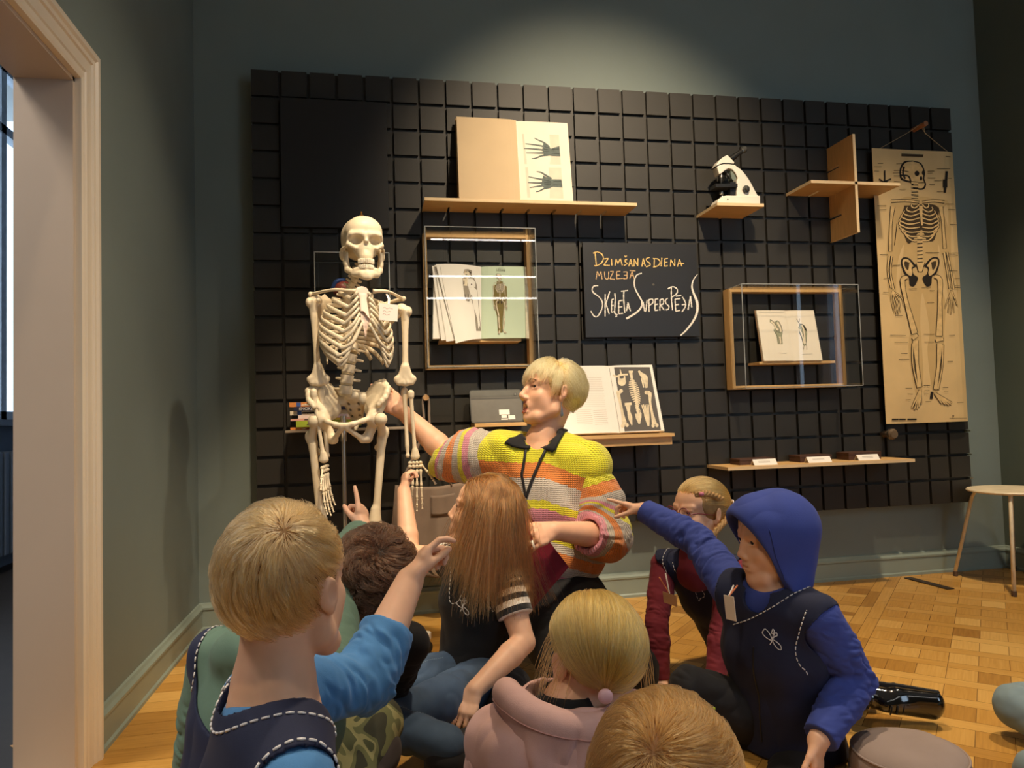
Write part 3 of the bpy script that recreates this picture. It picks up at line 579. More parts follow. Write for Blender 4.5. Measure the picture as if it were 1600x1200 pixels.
ir.poly(zpts(z8, [(972, 748), (990, 756), (998, 785), (985, 775)]), 2); ir.stroke(zpts(z8, [(960, 944), (1050, 944)]), .4, 3)
ENG = [mat('engraving_grey_green', hexc('A3A286'), .85, var=.25, scale=120), M_BONEINK, M_INK, M_INKG]
il.mb.build('engraving', ENG, b2.g); ir.mb.build('engraving', ENG, b2.g)
# ---- book with mint pages in the tall case
B = at(752, 531.5, -.095); B[2] = gz(10)+.006; Tp = at(751.7, 417.5, -.035)
b3 = Book('open_book', 'open book with fanned leaves and a mint-green skeleton page in the tall acrylic case', B, Tp, .212, .196, .012, .012, mat('dark_green_cover', hexc('2E3A34'), .6), M_PAPERW, M_MINT, .8)
z2 = lambda x, y: (655+x/8.274, 400+y/8.274)
MB().prism([b3.at(.198, .0, -.012), b3.at(.214, 0, -.02), b3.at(.214, b3.h, -.02), b3.at(.198, b3.h, -.012)], b3.n*.01).build('cover_flap', mat('printed_flap', hexc('E0D6BE'), .8, var=.2, scale=40), b3.g)
for k, (tx, ty, bx, by, d) in enumerate(((214, 105, 470, 1130, .042), (200, 118, 350, 1108, .030), (165, 130, 285, 1090, .022))):
    a_ = at(*z2(tx, ty), -.04-d); c_ = at(*z2(bx, by), -.10-d); s0 = b3.at(0, 0, .002-k*.001); s1 = b3.at(0, b3.h, .002-k*.001); n = 10
    P0 = [s0+(c_-s0)*t+b3.n*.016*math.sin(t*math.pi) for t in np.linspace(0, 1, n)]; P1 = [s1+(a_-s1)*t+b3.n*.016*math.sin(t*math.pi) for t in np.linspace(0, 1, n)]
    Vv = P0+P1+[p-b3.n*.0004 for p in P0+P1]; F = [[i, i+1, n+i+1, n+i] for i in range(n-1)]+[[2*n+i, 3*n+i, 3*n+i+1, 2*n+i+1] for i in range(n-1)]
    lf = mesh('leaf', Vv, F, [M_PAPERW], b3.g, True)
    if k == 0:
        def lsurf(u, v, l): t = u; return (s0+(c_-s0)*t+b3.n*.016*math.sin(t*math.pi))*(1-v)+(s1+(a_-s1)*t+b3.n*.016*math.sin(t*math.pi))*v+b3.n*l
        li = Ink(lsurf, homog([(214, 105), (800, 145), (803, 1060), (470, 1130)], [(1, 1), (0, 1), (0, 0), (1, 0)]), .0004)
        li.poly([(600, 235), (645, 222), (690, 245), (690, 330), (720, 380), (750, 480), (770, 700), (800, 1000), (740, 1010), (720, 800), (700, 740), (690, 700), (640, 730), (610, 680), (590, 520), (580, 400), (620, 370), (590, 300)], 3); li.layer()
        li.poly([(600, 260), (660, 270), (665, 350), (640, 390), (640, 520), (600, 520), (585, 410), (625, 370), (600, 340)], 1); li.poly([(650, 400), (700, 395), (735, 450), (735, 520), (690, 540), (645, 520)], 2); li.layer()
        for p, w in (([(600, 285), (635, 280)], 12), ([(615, 320), (635, 345)], 10), ([(596, 400), (628, 395)], 12), ([(688, 480), (690, 500)], 12), ([(600, 440), (600, 500)], 8), ([(655, 265), (680, 300)], 20), ([(610, 640), (630, 720)], 7), ([(650, 630), (660, 730)], 7), ([(690, 640), (700, 740)], 7), ([(285, 175), (330, 420), (470, 1120)], 3)): li.stroke(spline(p, 10), w, 0)
        li.mb.build('illustration', [mat('brown_print_ink', hexc('3B2D1E'), .85), M_BONEINK, M_PAPERW, mat('print_shadow_tone', hexc('9A8F80'), .85)], lf)
im = b3.ink([z2(800, 145), z2(1400, 110), z2(1410, 1080), z2(803, 1080)], 1)
sx = lambda x, y: z2(1050+(x-236)*.78, 228+(y-168)*.862)
im.poly(zpts(z2, [(1010, 330), (1000, 375), (955, 395), (960, 560), (970, 650), (1010, 800), (1020, 1010), (1085, 1010), (1090, 800), (1130, 650), (1150, 560), (1145, 395), (1095, 370), (1090, 330)]), 2); im.layer()
draw_skeleton(im, sx, .1)
im.poly(zpts(z2, [(1005, 660), (1085, 660), (1060, 760), (1045, 800), (1030, 760)]), 2); im.layer()
for x, c in ((1005, 'L'), (1030, 'E'), (1053, 'S'), (1080, 'O'), (1104, 'S')):
    for st in {'L': [[(0, 0), (0, 26)], [(0, 26), (13, 26)]], 'E': [[(0, 0), (0, 26)], [(0, 0), (13, 0)], [(0, 13), (11, 13)], [(0, 26), (13, 26)]], 'S': [[(14, 2), (4, 0), (1, 8), (13, 16), (12, 25), (0, 25)]], 'O': [[(7, 0), (0, 13), (7, 26), (14, 13), (7, 0)]]}[c]: im.stroke(zpts(z2, spline([(x+p, 168+q) for p, q in st], 8)), .55, 0)
im.stroke(zpts(z2, [(1030, 152), (1100, 150)]), .4, 3)
im.mb.build('illustration', [MATS['brown_print_ink'], M_BONEINK, M_OLIVE, M_INKG], b3.g)
# ---- large atlas on the lectern ledge
B = at(967, 677, -.165); Tp = at(950, 573, -.05)
b4 = Book('open_book', 'large open atlas with bones on a dark plate, propped right of the woman', B, Tp, .272, .208, .014, .014, mat('cream_cover', hexc('D8C8A8'), .7), M_PAPERW, M_PAPERW, .75)
z3 = lambda x, y: (880+x/8.572, 560+y/8.572)
ia = b4.ink([z3(600, 120), z3(1262, 118), z3(1440, 985), z3(748, 985)], 1)
us = np.linspace(0, 1, 9)
for a, c in zip(us, us[1:]): ia.poly(zpts(z3, [(612+(1225-612)*a, 142+8*a), (612+(1225-612)*c, 142+8*c), (757+(1385-757)*c, 975+2*c), (757+(1385-757)*a, 975+2*a)]), 0)
ia.layer()
def bb(pts, w): ia.stroke(zpts(z3, spline(pts, 12)), np.interp(np.linspace(0, 1, len(spline(pts, 12))), np.linspace(0, 1, len(w)), w), 1)
bb([(770, 170), (785, 240)], [1, 3.5]); bb([(660, 240), (720, 262), (770, 245), (885, 240)], [2, 3, 3, 2.5]); ia.disc(z3(795, 335), 7, 6, 1); bb([(750, 260), (750, 330)], [2.5, 4]); bb([(835, 260), (835, 330)], [2.5, 4])
ia.layer(); ia.disc(z3(790, 275), 3.4, 2.0, 2); ia.layer()
bb([(775, 455), (740, 490), (765, 600), (800, 760), (825, 890)], [5, 6, 4, 4.5, 9]); ia.disc(z3(778, 452), 3.4, 3, 1); ia.disc(z3(730, 470), 2.4, 3, 1); ia.disc(z3(800, 900), 3.4, 3, 1); ia.disc(z3(860, 895), 3, 3, 1)
bb([(830, 630), (935, 620)], [5, 4]); bb([(880, 640), (890, 720), (910, 800), (935, 900)], [9, 5, 8, 2])
bb([(900, 205), (965, 205)], [3, 3]); bb([(930, 210), (945, 300)], [6, 4]); bb([(945, 300), (985, 450), (1015, 640), (1035, 760)], [3, 3.4, 4, 3])
for i in range(12):
    y = 310+i*27; x = 945+i*6.2; sp = [30, 50, 60, 66, 70, 70, 68, 66, 60, 52, 42, 26][i]; bb([(x, y), (x-sp, y+2+i*1.5)], [2.2, 1.6]); bb([(x+10, y), (x+10+sp*1.1, y+18+i*2.4)], [2.2, 1.6])
for i in range(6): bb([(985+i*6, 650+i*20), (1040+i*8, 640+i*20)], [1.8, 1.8])
bb([(1035, 750), (1040, 810), (1050, 885)], [12, 10, 3])
bb([(1050, 195), (1090, 240), (1150, 300), (1170, 420)], [3, 6, 11, 4]); bb([(1100, 290), (1125, 415)], [4, 2]); bb([(1180, 300), (1175, 400)], [4, 4])
bb([(1165, 480), (1220, 500), (1220, 600), (1250, 760), (1285, 900)], [5, 7, 4, 4.5, 9]); ia.disc(z3(1165, 480), 3.4, 3, 1); ia.disc(z3(1262, 915), 3, 3, 1); ia.disc(z3(1320, 912), 3, 3, 1)
for i in range(5): bb([(1090+i*26, 640-(i % 2)*8), (1140+i*14, 780)], [1.8, 2.4])
bb([(1165, 770), (1180, 850), (1190, 920)], [10, 7, 3])
ia.mb.build('bone_plate', [M_PLATE, mat('plate_bone', hexc('E3D3B4'), .8, var=.12, scale=60), M_PLATE], b4.g)
ib = b4.ink([z3(-170, 150), z3(600, 120), z3(748, 985), z3(-60, 1035)], -1); r = random.Random(3)
for i in range(24):
    y = 285+i*26; o = 155*(y-120)/865
    if 655 < y < 690: continue
    xs = 60+o*.9; cols = ((xs, xs+215), (xs+235, xs+425)) if y > 700 else ((xs, xs+425),)
    for a, c in cols: ib.stroke(zpts(z3, [(a, y+10), (c-r.uniform(0, 18), y-2)]), .32, 0)
ib.stroke(zpts(z3, spline([(40, 270), (90, 262), (130, 275), (200, 258), (320, 262)], 20)), .6, 1); ib.stroke(zpts(z3, [(40, 190), (130, 186)]), .4, 1)
ib.mb.build('printed_text', [mat('pale_print', hexc('B7AA98'), .85), M_INKG], b4.g)
lec = thing('book_ledge', (B[0], 0, B[2]-.06), 'plywood ledge holding the large atlas right of the woman', 'shelf')
R1 = at(1052, 683, -.2); L1 = R1-V3(.53, 0, 0); zt_ = B[2]-.006
MB().lohi((L1[0], -.215, zt_-.014), (R1[0], .012, zt_)).build('shelf_board', M_BIRCH, lec); MB().lohi((L1[0]+.004, -.195, zt_-.05), (R1[0]-.004, .012, zt_-.0142)).build('support_rail', M_BIRCH, lec)
bp = MB().prism([b4.B-b4.u*.25-b4.n*.0045, b4.B+b4.u*.19-b4.n*.0045, b4.B+b4.u*.19+b4.v*.26-b4.n*.0045, b4.B-b4.u*.25+b4.v*.26-b4.n*.0045], -b4.n*.008); bp.build('backrest', M_BIRCH_Z, lec)
# ------------------------------------------------------------------ smaller things on the grid wall
# black board, small clear box
a = at(437, 150, -.03); b = at(608, 357, -.03)
MBk = MB().lohi((a[0], -.03, b[2]), (b[0], -.004, gz(1)-.01), bev=.002)
tag(MBk.build('black_board', M_SLATE), 'plain matte black square board at the upper left of the grid wall', 'board')
x0 = at(497, 412, 0)[0]; z1 = at(497, 410, 0)[2]; x1 = x0+.30; z0 = z1-.36
bx = thing('clear_box', ((x0+x1)/2, 0, z0), 'small clear acrylic box behind the skeleton\'s skull and shoulders', 'display case')
m = MB(); e = .004; Y0 = -.2
for lo, hi in (((x0, Y0, z0), (x1, Y0+e, z1)), ((x0, Y0+e, z0), (x0+e, -.001, z1)), ((x1-e, Y0+e, z0), (x1, -.001, z1)), ((x0+e, Y0+e, z1-e), (x1-e, -.001, z1)), ((x0+e, Y0+e, z0), (x1-e, -.001, z0+e))): m.lohi(lo, hi)
m.build('acrylic_cover', M_ACRYL, bx); m = MB()
for X in (x0, x1):
    m.lohi((X-.0015, Y0-.0015, z0), (X+.0015, Y0+.0015, z1)); m.lohi((X-.0015, Y0, z1-.0015), (X+.0015, 0, z1+.0015)); m.lohi((X-.0012, -.003, z0), (X+.0012, -.001, z1))
m.lohi((x0, Y0-.0015, z1-.0015), (x1, Y0+.0015, z1+.0015)); m.lohi((x0, -.003, z1-.001), (x1, -.001, z1+.001)); m.build('acrylic_edges', M_ACEDGE, bx)
c = at(531, 446, -.1)
md = thing('anatomical_model', (c[0], -.1, z0+e), 'small blue and red anatomical model in the clear box behind the skull', 'model')
mb = MB(); zb = z0+e; mb.lathe((c[0], -.1, zb), (0, 0, 1), [(.05, 0), (.05, .012), (.012, .02), (.01, c[2]-zb-.05)], 18); mb.build('stand', M_BLACKP, md)
mb = MB(); mb.lathe((c[0], -.1, c[2]-.055), (.25, 0, 1), [(.004, 0), (.03, .012), (.042, .035), (.04, .055), (.024, .072), (.004, .08)], 18); mb.build('body', mat('model_red', hexc('A04A3E'), .4), md, True)
mb = MB(); mb.tube(spline([(c[0]-.03, -.12, c[2]-.02), (c[0]-.012, -.13, c[2]+.012), (c[0]+.02, -.115, c[2]+.02)], 8), .009, 8); mb.build('vessel', mat('model_blue', hexc('33508E'), .4), md, True)
# ---- microscope
zm = lambda x, y: (1080+x/8.571, 210+y/8.571)
Ym = -.115; zs = gz(5)+TH/2
def mp(x, y, Y=Ym):
    q = at(*zm(x, y), Y); return q
def side(mb, pts, y0, y1, m=0, foot=None):
    P = [mp(*p) for p in pts]
    for p in P: p[1] = Ym+y0
    if foot:
        for p in P: p[2] = max(p[2], zs)
    mb.prism(P, (0, y1-y0, 0), m); return mb
q = mp(575, 940); q[2] = zs
ms = thing('microscope', q, 'white microscope with black eyepiece tube on the short plywood shelf', 'microscope')
basep = [(282, 990), (320, 895), (378, 856), (430, 848), (600, 850), (872, 850), (872, 990)]
P = [mp(*p) for p in basep]
for p in P:
    if p[2] < mp(500, 930)[2]: p[2] = zs
mb = MB(); pp = [p+V3(0, -.036, 0) for p in P]; mb.prism(pp, (0, .072, 0)); ba = mb.build('base', M_WHITEP, ms)
bv = ba.modifiers.new('bevel', 'BEVEL'); bv.width = .004; bv.segments = 3
arm = spline([(872, 860), (820, 770), (750, 640), (655, 512), (548, 428)], 22).tolist()+[(470, 418), (400, 418), (345, 436), (312, 452), (345, 555), (375, 545), (420, 505), (470, 475), (520, 492), (565, 545), (592, 612), (578, 660), (578, 860)]
ar = side(MB(), arm, -.024, .024).build('arm', M_WHITEP, ms); bv = ar.modifiers.new('bevel', 'BEVEL'); bv.width = .0035; bv.segments = 3
hd = side(MB(), [(302, 438), (345, 372), (395, 330), (452, 300), (546, 398), (536, 416), (470, 408), (400, 408), (345, 424), (308, 446)], -.025, .025).build('head', M_WHITEP, ms); bv = hd.modifiers.new('bevel', 'BEVEL'); bv.width = .003; bv.segments = 2
side(MB(), [(306, 452), (345, 430), (400, 414), (536, 420), (536, 416), (400, 408), (345, 424), (302, 444)], -.0255, .0255).build('head_ring', M_BLACKP, ms)
ax0, ax1 = mp(500, 350), mp(690, 215); d = ax1-ax0; L_ = np.linalg.norm(d)
MB().lathe(ax0, d, [(.0135, -.006), (.0135, L_*.5), (.0115, L_*.52), (.0115, L_)], 20).build('eyepiece_tube', M_BLACKP, ms, sharp=30)
ep = MB().lathe(ax0+d*.98, d, [(.0125, 0), (.015, .004), (.015, .014), (.0125, .02)], 20).build('eyepiece', mat('eyepiece_grey', hexc('4A4A46'), .3), ms, sharp=30)
MB().lathe(ax0+d*.98, d, [(.0128, -.006), (.0128, 0)], 20).build('chrome_ring', M_STEEL, ep, sharp=30)
MB().lathe(mp(452, 505), mp(425, 600)-mp(452, 505), [(.004, -.006), (.016, 0), (.017, .006), (.013, .010)], 22).build('nosepiece', M_BLACKP, ms, sharp=30)
side(MB(), [(505, 500), (545, 535), (582, 605), (545, 636), (520, 610), (512, 560)], -.017, .017).build('turret_guard', mat('smoky_green', hexc('7C857A'), .3), ms)
for (a_, b_) in (((405, 535), (400, 660)), ((478, 520), (520, 600)), ((440, 540), (448, 620))):
    A, B_ = mp(*a_, Ym-(.012 if a_[0] != 440 else -.012)), mp(*b_, Ym-(.014 if a_[0] != 440 else -.014)); dd = B_-A; L_ = np.linalg.norm(dd)
    o = MB().lathe(A, dd, [(.0058, 0), (.0058, L_*.35), (.0066, L_*.36), (.0066, L_*.7), (.003, L_)], 16).build('objective', M_BLACKP, ms, sharp=30); MB().lathe(A, dd, [(.0063, L_*.10), (.0063, L_*.4)], 16).build('steel_band', M_STEEL, o, sharp=30)
side(MB(), [(285, 690), (575, 690), (575, 735), (285, 735)], -.034, .03).build('stage', M_BLACKP, ms)
side(MB(), [(505, 650), (580, 650), (580, 848), (505, 848)], -.014, .014).build('focus_rack', M_BLACKP, ms)
MB().lathe(mp(405, 790), (0, 0, -1), [(.009, -.006), (.009, .004), (.006, .007)], 18).build('condenser', M_STEEL, ms, sharp=30)
MB().lathe(mp(415, 845), (0, 0, 1), [(.011, 0), (.010, .005), (.006, .006)], 18).build('lamp_window', M_STEEL, ms, sharp=30)
for s_ in (-1, 1): kq = MB().lathe(mp(692, 760)+V3(0, s_*.024, 0), (0, s_, 0), [(.0155, 0), (.017, .004), (.017, .010), (.011, .012), (.010, .022), (.008, .023)], 24).build('focus_knob', mat('knob_grey', hexc('34332F'), .45), ms, sharp=30)
tp = mp(440, 900); MB().lohi(tp+V3(-.003, -.0372, -.003), tp+V3(.003, -.036, .003)).build('maker_mark', mat('mark_grey', hexc('5A5A56'), .5), ms)
# ---- dark boxes and label cards on the low shelf
z9 = lambda x, y: (1060+x/3, 420+y/3)
zq = gz(15)+TH/2; M_WALN = mat('dark_walnut', hexc('4E3326'), .5, var=.15, stretch=(1, 12, 12)); k = 0
for (fx0, fx1, h, dy) in ((288, 460, .028, -.118), (572, 720, .032, -.112), (800, 952, .036, -.112)):
    X0, X1 = at(z9(fx0, 0)[0], 724, dy)[0], at(z9(fx1, 0)[0], 724, dy)[0]
    lab = ('dark wooden box on the low shelf, leftmost of three', 'dark wooden box on the low shelf, middle of three', 'dark wooden box on the low shelf, rightmost and nearest the poster')[k]
    g = thing('wooden_box', ((X0+X1)/2, dy, zq), lab, 'box', 'dark boxes on the low shelf')
    MB().lohi((X0, dy, zq), (X1, dy+.095, zq+h*.66), bev=.0015).build('tray', M_WALN, g); MB().lohi((X0-.001, dy-.001, zq+h*.66+.0006), (X1+.001, dy+.096, zq+h), bev=.0015).build('lid', M_WALN, g); k += 1
for k, (cx0, cx1, dy) in enumerate(((357, 466, -.160), (612, 722, -.155), (848, 948, -.15))):
    X0, X1 = at(z9(cx0, 0)[0], 726, dy)[0], at(z9(cx1, 0)[0], 726, dy)[0]
    lab = ('white label card in front of the leftmost dark box', 'white label card in front of the middle dark box', 'white label card in front of the rightmost dark box')[k]
    g = thing('label_card', ((X0+X1)/2, dy, zq), lab, 'label', 'label cards on the low shelf')
    m = MB(); m.prism([V3(X0, dy, zq), V3(X0, dy+.019, zq+.026), V3(X0, dy+.0205, zq+.026), V3(X0, dy+.0385, zq), V3(X0, dy+.0365, zq), V3(X0, dy+.0197, zq+.0235), V3(X0, dy+.0025, zq)], (X1-X0, 0, 0)); m.build('card', M_PAPERW, g)
    I = Ink(lambda u, v, l, X0=X0, X1=X1, dy=dy: V3(X0+(X1-X0)*u, dy+.019*v-l*.8, zq+.026*v+l*.6), lambda x, y: (x, y), .0002)
    for yy in (.62, .45): I.stroke([(.22, yy), (.72, yy)], .05, 0)
    I.mb.build('text_lines', M_INKG, g)
# ---- round peg end below the poster
c = at(1382, 678, 0); g = thing('wall_peg', (c[0], 0, c[2]), 'dark round wall peg with a steel rim below the poster', 'peg')
MB().lathe((c[0], .012, c[2]), (0, -1, 0), [(.018, 0), (.018, .05), (.026, .055), (.026, .075), (.019, .085)], 22).build('dowel', mat('dark_wood_peg', hexc('6A5A48'), .25), g, sharp=30)
MB().lathe((c[0], .012, c[2]), (0, -1, 0), [(.0265, .060), (.0275, .064), (.0265, .068)], 22).build('rim', M_STEEL, g, sharp=30)
# ---- tablet on its ledge
tl, tr2, bl = at(730, 609, -.06), at(812, 609, -.06), at(737, 660, -.10); br = at(818, 660, -.10)
Bc = (bl+br)/2; Tc = (tl+tr2)/2; u = V3(1, 0, 0); v = unit(Tc-Bc); v = unit(v-u*np.dot(v, u)); n = unit(np.cross(u, v)); Wd = (np.linalg.norm(tr2-tl)+np.linalg.norm(br-bl))/2; Ht = np.linalg.norm(Tc-Bc)
g = thing('tablet', Bc, 'dark grey tablet in a rounded case with white stickers, left of the woman\'s face', 'tablet')
def rrect(w, h, r, nn=6): return [(sx*(w/2-r)+r*math.cos(a), sy*(h/2-r)+r*math.sin(a)) for sx, sy, a0 in ((1, 1, 0), (-1, 1, 90), (-1, -1, 180), (1, -1, 270)) for a in np.radians(np.linspace(a0, a0+90, nn))]
C0 = Bc+v*Ht/2; pl = lambda pts, z: [C0+u*x+v*y+n*z for x, y in pts]
MB().prism(pl(rrect(Wd, Ht, .012), -.012), n*.012).build('case', mat('dark_grey_case', hexc('3B3935'), .4), g)
MB().prism(pl(rrect(Wd-.008, Ht-.008, .009), .0001), n*.0008).build('back_panel', mat('grey_back', hexc('59554D'), .4), g)
hh = Ht*.5-.004; MB().prism(pl([(-Wd/2+.004, Ht*.21), (Wd/2-.004, Ht*.21), (Wd/2-.004, Ht*.235), (-Wd/2+.004, Ht*.235)], .0009), n*.0004).build('fold_line', M_BLACKP, g)
lx, ly = Wd*.375, hh*.72
m = MB(); m.prism(pl([(x+lx, y+ly) for x, y in rrect(.012, .012, .003)], .0009), n*.0012); m.build('camera_bump', M_BLACKP, g); MB().prism(pl([(x+lx, y+ly) for x, y in rrect(.0085, .0085, .002)], .0022), n*.0005).build('camera_glass', mat('grey_glass', hexc('8A877F'), .2), g)
for (sx0, sx1, sy0, sy1) in ((.04, .24, -.27, -.12), (.08, .18, -.37, -.29), (.21, .34, -.42, -.30), (.07, .20, -.425, -.39)): MB().prism(pl([(sx0*Wd, sy0*Ht), (sx1*Wd, sy0*Ht), (sx1*Wd, sy1*Ht), (sx0*Wd, sy1*Ht)], .001), n*.0003).build('sticker', M_PAPERW, g)
zl = Bc[2]-.002
MB().lohi((bl[0]+.01, -.125, zl-.016), (br[0]+.01, .012, zl), bev=.001).build('tablet_ledge', M_BIRCH)
tag(bpy.data.objects['tablet_ledge'], 'small plywood ledge under the grey tablet', 'shelf')
def lettering(txt, size, loc, parent):
    fc = bpy.data.curves.new('title', 'FONT'); fc.body = txt; fc.size = size; fc.extrude = .0002
    fo = bpy.data.objects.new('title_curve', fc); COL.objects.link(fo); bpy.context.view_layer.update()
    me = bpy.data.meshes.new_from_object(fo.evaluated_get(bpy.context.evaluated_depsgraph_get())); bpy.data.objects.remove(fo); bpy.data.curves.remove(fc)
    V = np.zeros(len(me.vertices)*3); me.vertices.foreach_get('co', V); V = V.reshape(-1, 3); V = np.stack([V[:, 0], -V[:, 2], V[:, 1]], 1)+loc
    F = [list(p.vertices) for p in me.polygons]; bpy.data.meshes.remove(me); return mesh('title', V, F, [M_PAPERW], parent)
# ---- stack of books on the thin shelf behind the skeleton
zb4 = lambda x, y: (430+x/8.42, 600+y/8.42)
Yb = -.2; r0 = at(*zb4(130, 622), -.22); xr_ = gx(5.2); zsh = at(*zb4(300, 606), Yb)[2]
tag(MB().lohi((r0[0], -.22, zsh-.010), (xr_, .012, zsh-.0005), bev=.001).build('book_shelf', mat('grey_shelf', hexc('9A8B78'), .5)), 'thin grey-brown shelf under the stack of books behind the skeleton', 'shelf')
bks = [('orange paperback with a red strip on its spine, lowest of the stack', 200, 570, 606, 'E08B45', 'C23A30'), ('lime green book near the bottom of the stack', 280, 487, 541, 'A4B437', '87962C'), ('thin pink book resting on the lime green one', 205, 456, 485, 'E2A898', 'E0C04A'),
       ('pale pink book in the middle of the stack', 305, 410, 452, 'EBD8CE', 'C9B6C9'), ('cream book with a blue band on its spine', 195, 355, 412, 'E9DCC2', '3C5FA8'), ('navy blue encyclopedia with white lettering in the stack', 250, 303, 352, '272A45', '272A45'), ('orange book with a blue band, topmost of the stack', 190, 241, 300, 'DE8C48', '3C5FA8')]
z = zsh
for k, (lab, xl, y0, y1, c1, c2) in enumerate(bks):
    X0 = at(*zb4(xl, y1), Yb)[0]; X1 = at(*zb4(1090+(k*37) % 50, y1), Yb)[0]; h = at(*zb4(400, y0-3), Yb)[2]-z; h = max(h, .006); y_ = Yb-.004*((k*3) % 4)
    g = thing('book', ((X0+X1)/2, y_, z), lab, 'book', 'books stacked behind the skeleton'); cm = mat('book_cover_%d' % k, hexc(c1), .5); t = .0018
    MB().lohi((X0, y_, z+.0003), (X1, y_+.17, z+t)).lohi((X0, y_, z+h-t), (X1, y_+.17, z+h-.0003)).lohi((X0, y_, z+t), (X1, y_+t, z+h-t)).build('cover', cm, g)
    MB().lohi((X0+.003, y_+t, z+t), (X1-.003, y_+.167, z+h-t)).build('page_block', M_PAPER, g)
    if c2 != c1:
        q0, q1 = ((.52, .75) if k == 0 else (.10, .16) if k in (4, 6) else (.6, .8))
        if k == 0: q0, q1 = .2, .62
        MB().lohi((X0+(X1-X0)*q0, y_-.0006, z+.0012), (X0+(X1-X0)*q1, y_+.0004, z+h-.0012)).build('spine_band', mat('band_%d' % k, hexc(c2), .5), g)
    if k == 5:
        lettering('ENCIKLO', h*1.0, V3(at(*zb4(318, 340), Yb)[0], y_-.0006, z+h*.16), g)
    else:
        I = Ink(lambda u_, v_, l, X0=X0, X1=X1, z=z, h=h, y_=y_: V3(X0+(X1-X0)*u_, y_-.0007-l, z+h*v_), lambda x, y: (x, y), .0001); rr = random.Random(k); xx = .22
        while xx < .6: w_ = rr.uniform(.015, .03); I.stroke([(xx, .3), (xx+.002, .7)], .006, 0); I.stroke([(xx, rr.choice((.3, .5, .7))), (xx+w_*.6, rr.choice((.3, .5, .7)))], .12, 0); xx += w_
        I.mb.build('title_marks', mat('title_ink_%d' % (k % 3), hexc(('F3E4CC', '4A4038', 'B8473A')[[0, 1, 1, 2, 2, 0, 2][k]]), .6), g)
    z += h
# ---- stool by the right-hand wall, floor strip, odds and ends
sc_ = V3(3.52, -.20, 0)
st = thing('stool', sc_, 'cream round stool with thin steel legs by the right-hand wall', 'stool'); M_STOOL = mat('cream_stool', hexc('EAD9B8'), .45)
MB().lathe(sc_+V3(0, 0, .438), (0, 0, 1), [(.001, 0), (.17, 0), (.188, .004), (.192, .010), (.188, .015), (.17, .016), (.001, .014)], 48).build('seat', M_STOOL, st, sharp=40)
f1 = atz(1493, 900, 0); f2 = atz(1585, 932, 0); f3 = V3(3.70, -.40, 0); f4 = V3(3.735, .03, 0)
for f_ in (f1, f2, f3, f4):
    dd = f_-sc_; dd[2] = 0; tpp = sc_+dd/np.linalg.norm(dd)*.155+V3(0, 0, .433); l = MB(); l.tube([tpp-dd/np.linalg.norm(dd)*.08, tpp, tpp+(f_-tpp)*.06+dd*.04-V3(0, 0, .004), f_+V3(0, 0, .022)], .0085, 10); lg = l.build('leg', M_STOOL, st, True)
    MB().cyl(f_+V3(0, 0, .001), f_+V3(0, 0, .024), .0115, 12).build('foot_cap', mat('brown_rubber', hexc('5A4636'), .6), lg, sharp=30)
tag(MB().box((XR-.02, -.10, .19), (.022, .09, .37)).build('wooden_post', mat('brown_post', hexc('7A5232'), .6)), 'short brown wooden post behind the stool at the right-hand wall', 'post')
pa, pb_ = atz(1418, 903, .001), atz(1486, 921, .001); dd = unit(pb_-pa); nn = V3(-dd[1], dd[0], 0)*.02
tag(MB().prism([pa-nn, pb_-nn, pb_+nn, pa+nn], (0, 0, .004)).build('floor_strip', mat('dark_metal_strip', hexc('3A2F28'), .5)), 'dark flat strip lying on the parquet near the stool', 'strip')
q = atz(315, 1010, 0); tag(MB().box(q+V3(0, 0, .011), (.02, .016, .02), bev=.004).build('foam_plug', mat('yellow_foam', hexc('D9B24A'), .8)), 'tiny yellow foam plug on the floor in the left corner', 'plug')
# ---- apron hanging from a wooden peg
c = at(664, 622, 0); g = thing('wooden_peg', (c[0], 0, c[2]), 'round wooden peg with the grey apron hanging from it', 'peg')
MB().cyl((c[0], .012, c[2]), (c[0], -.07, c[2]), .0125, 20).build('dowel', mat('pale_beech', hexc('C49A68'), .5), g)
ga = thing('apron', (c[0], -.05, c[2]-.5), 'taupe cotton apron with a pocket hanging behind the skeleton\'s hand', 'apron'); M_APR = mat('taupe_cotton', hexc('8A7768'), .9, var=.08, bump=.15, bscale=500, sheen=.2)
tl_, tr3 = at(625, 758, -.06), at(722, 745, -.06); bt = at(600, 872, -.06)[2]; nu, nv = 44, 26
def cloth(u_, v_):                                      # u across, v downwards
    w = 1.0+.28*v_; X = c[0]+.01+(u_-.5)*(tr3[0]-tl_[0])*w*1.12; Z = tl_[2]-.012*math.sin(u_*3.1)*(1-v_)-v_*(tl_[2]-.20)
    Y = -.05+.018*math.sin(u_*17+v_*1.5)*(.25+v_)+.012*math.sin(u_*7+1)*v_-.02*math.sin(u_*math.pi); return V3(X, Y, Z)
Vv = [cloth(i/nu, j/nv) for j in range(nv+1) for i in range(nu+1)]; F = [[j*(nu+1)+i, j*(nu+1)+i+1, (j+1)*(nu+1)+i+1, (j+1)*(nu+1)+i] for j in range(nv) for i in range(nu)]
ab = mesh('body', Vv, F, [M_APR], ga, True); sm = ab.modifiers.new('thickness', 'SOLIDIFY'); sm.thickness = .003; sm.offset = 0
Vp = [cloth(.50+.34*i/12, .10+.22*j/8)+V3(0, -.006-.012*math.sin(i/12*math.pi)*(1-j/8), 0) for j in range(9) for i in range(13)]
pk = mesh('pocket', Vp, [[j*13+i, j*13+i+1, (j+1)*13+i+1, (j+1)*13+i] for j in range(8) for i in range(12)], [M_APR], ga, True); sm = pk.modifiers.new('thickness', 'SOLIDIFY'); sm.thickness = .003
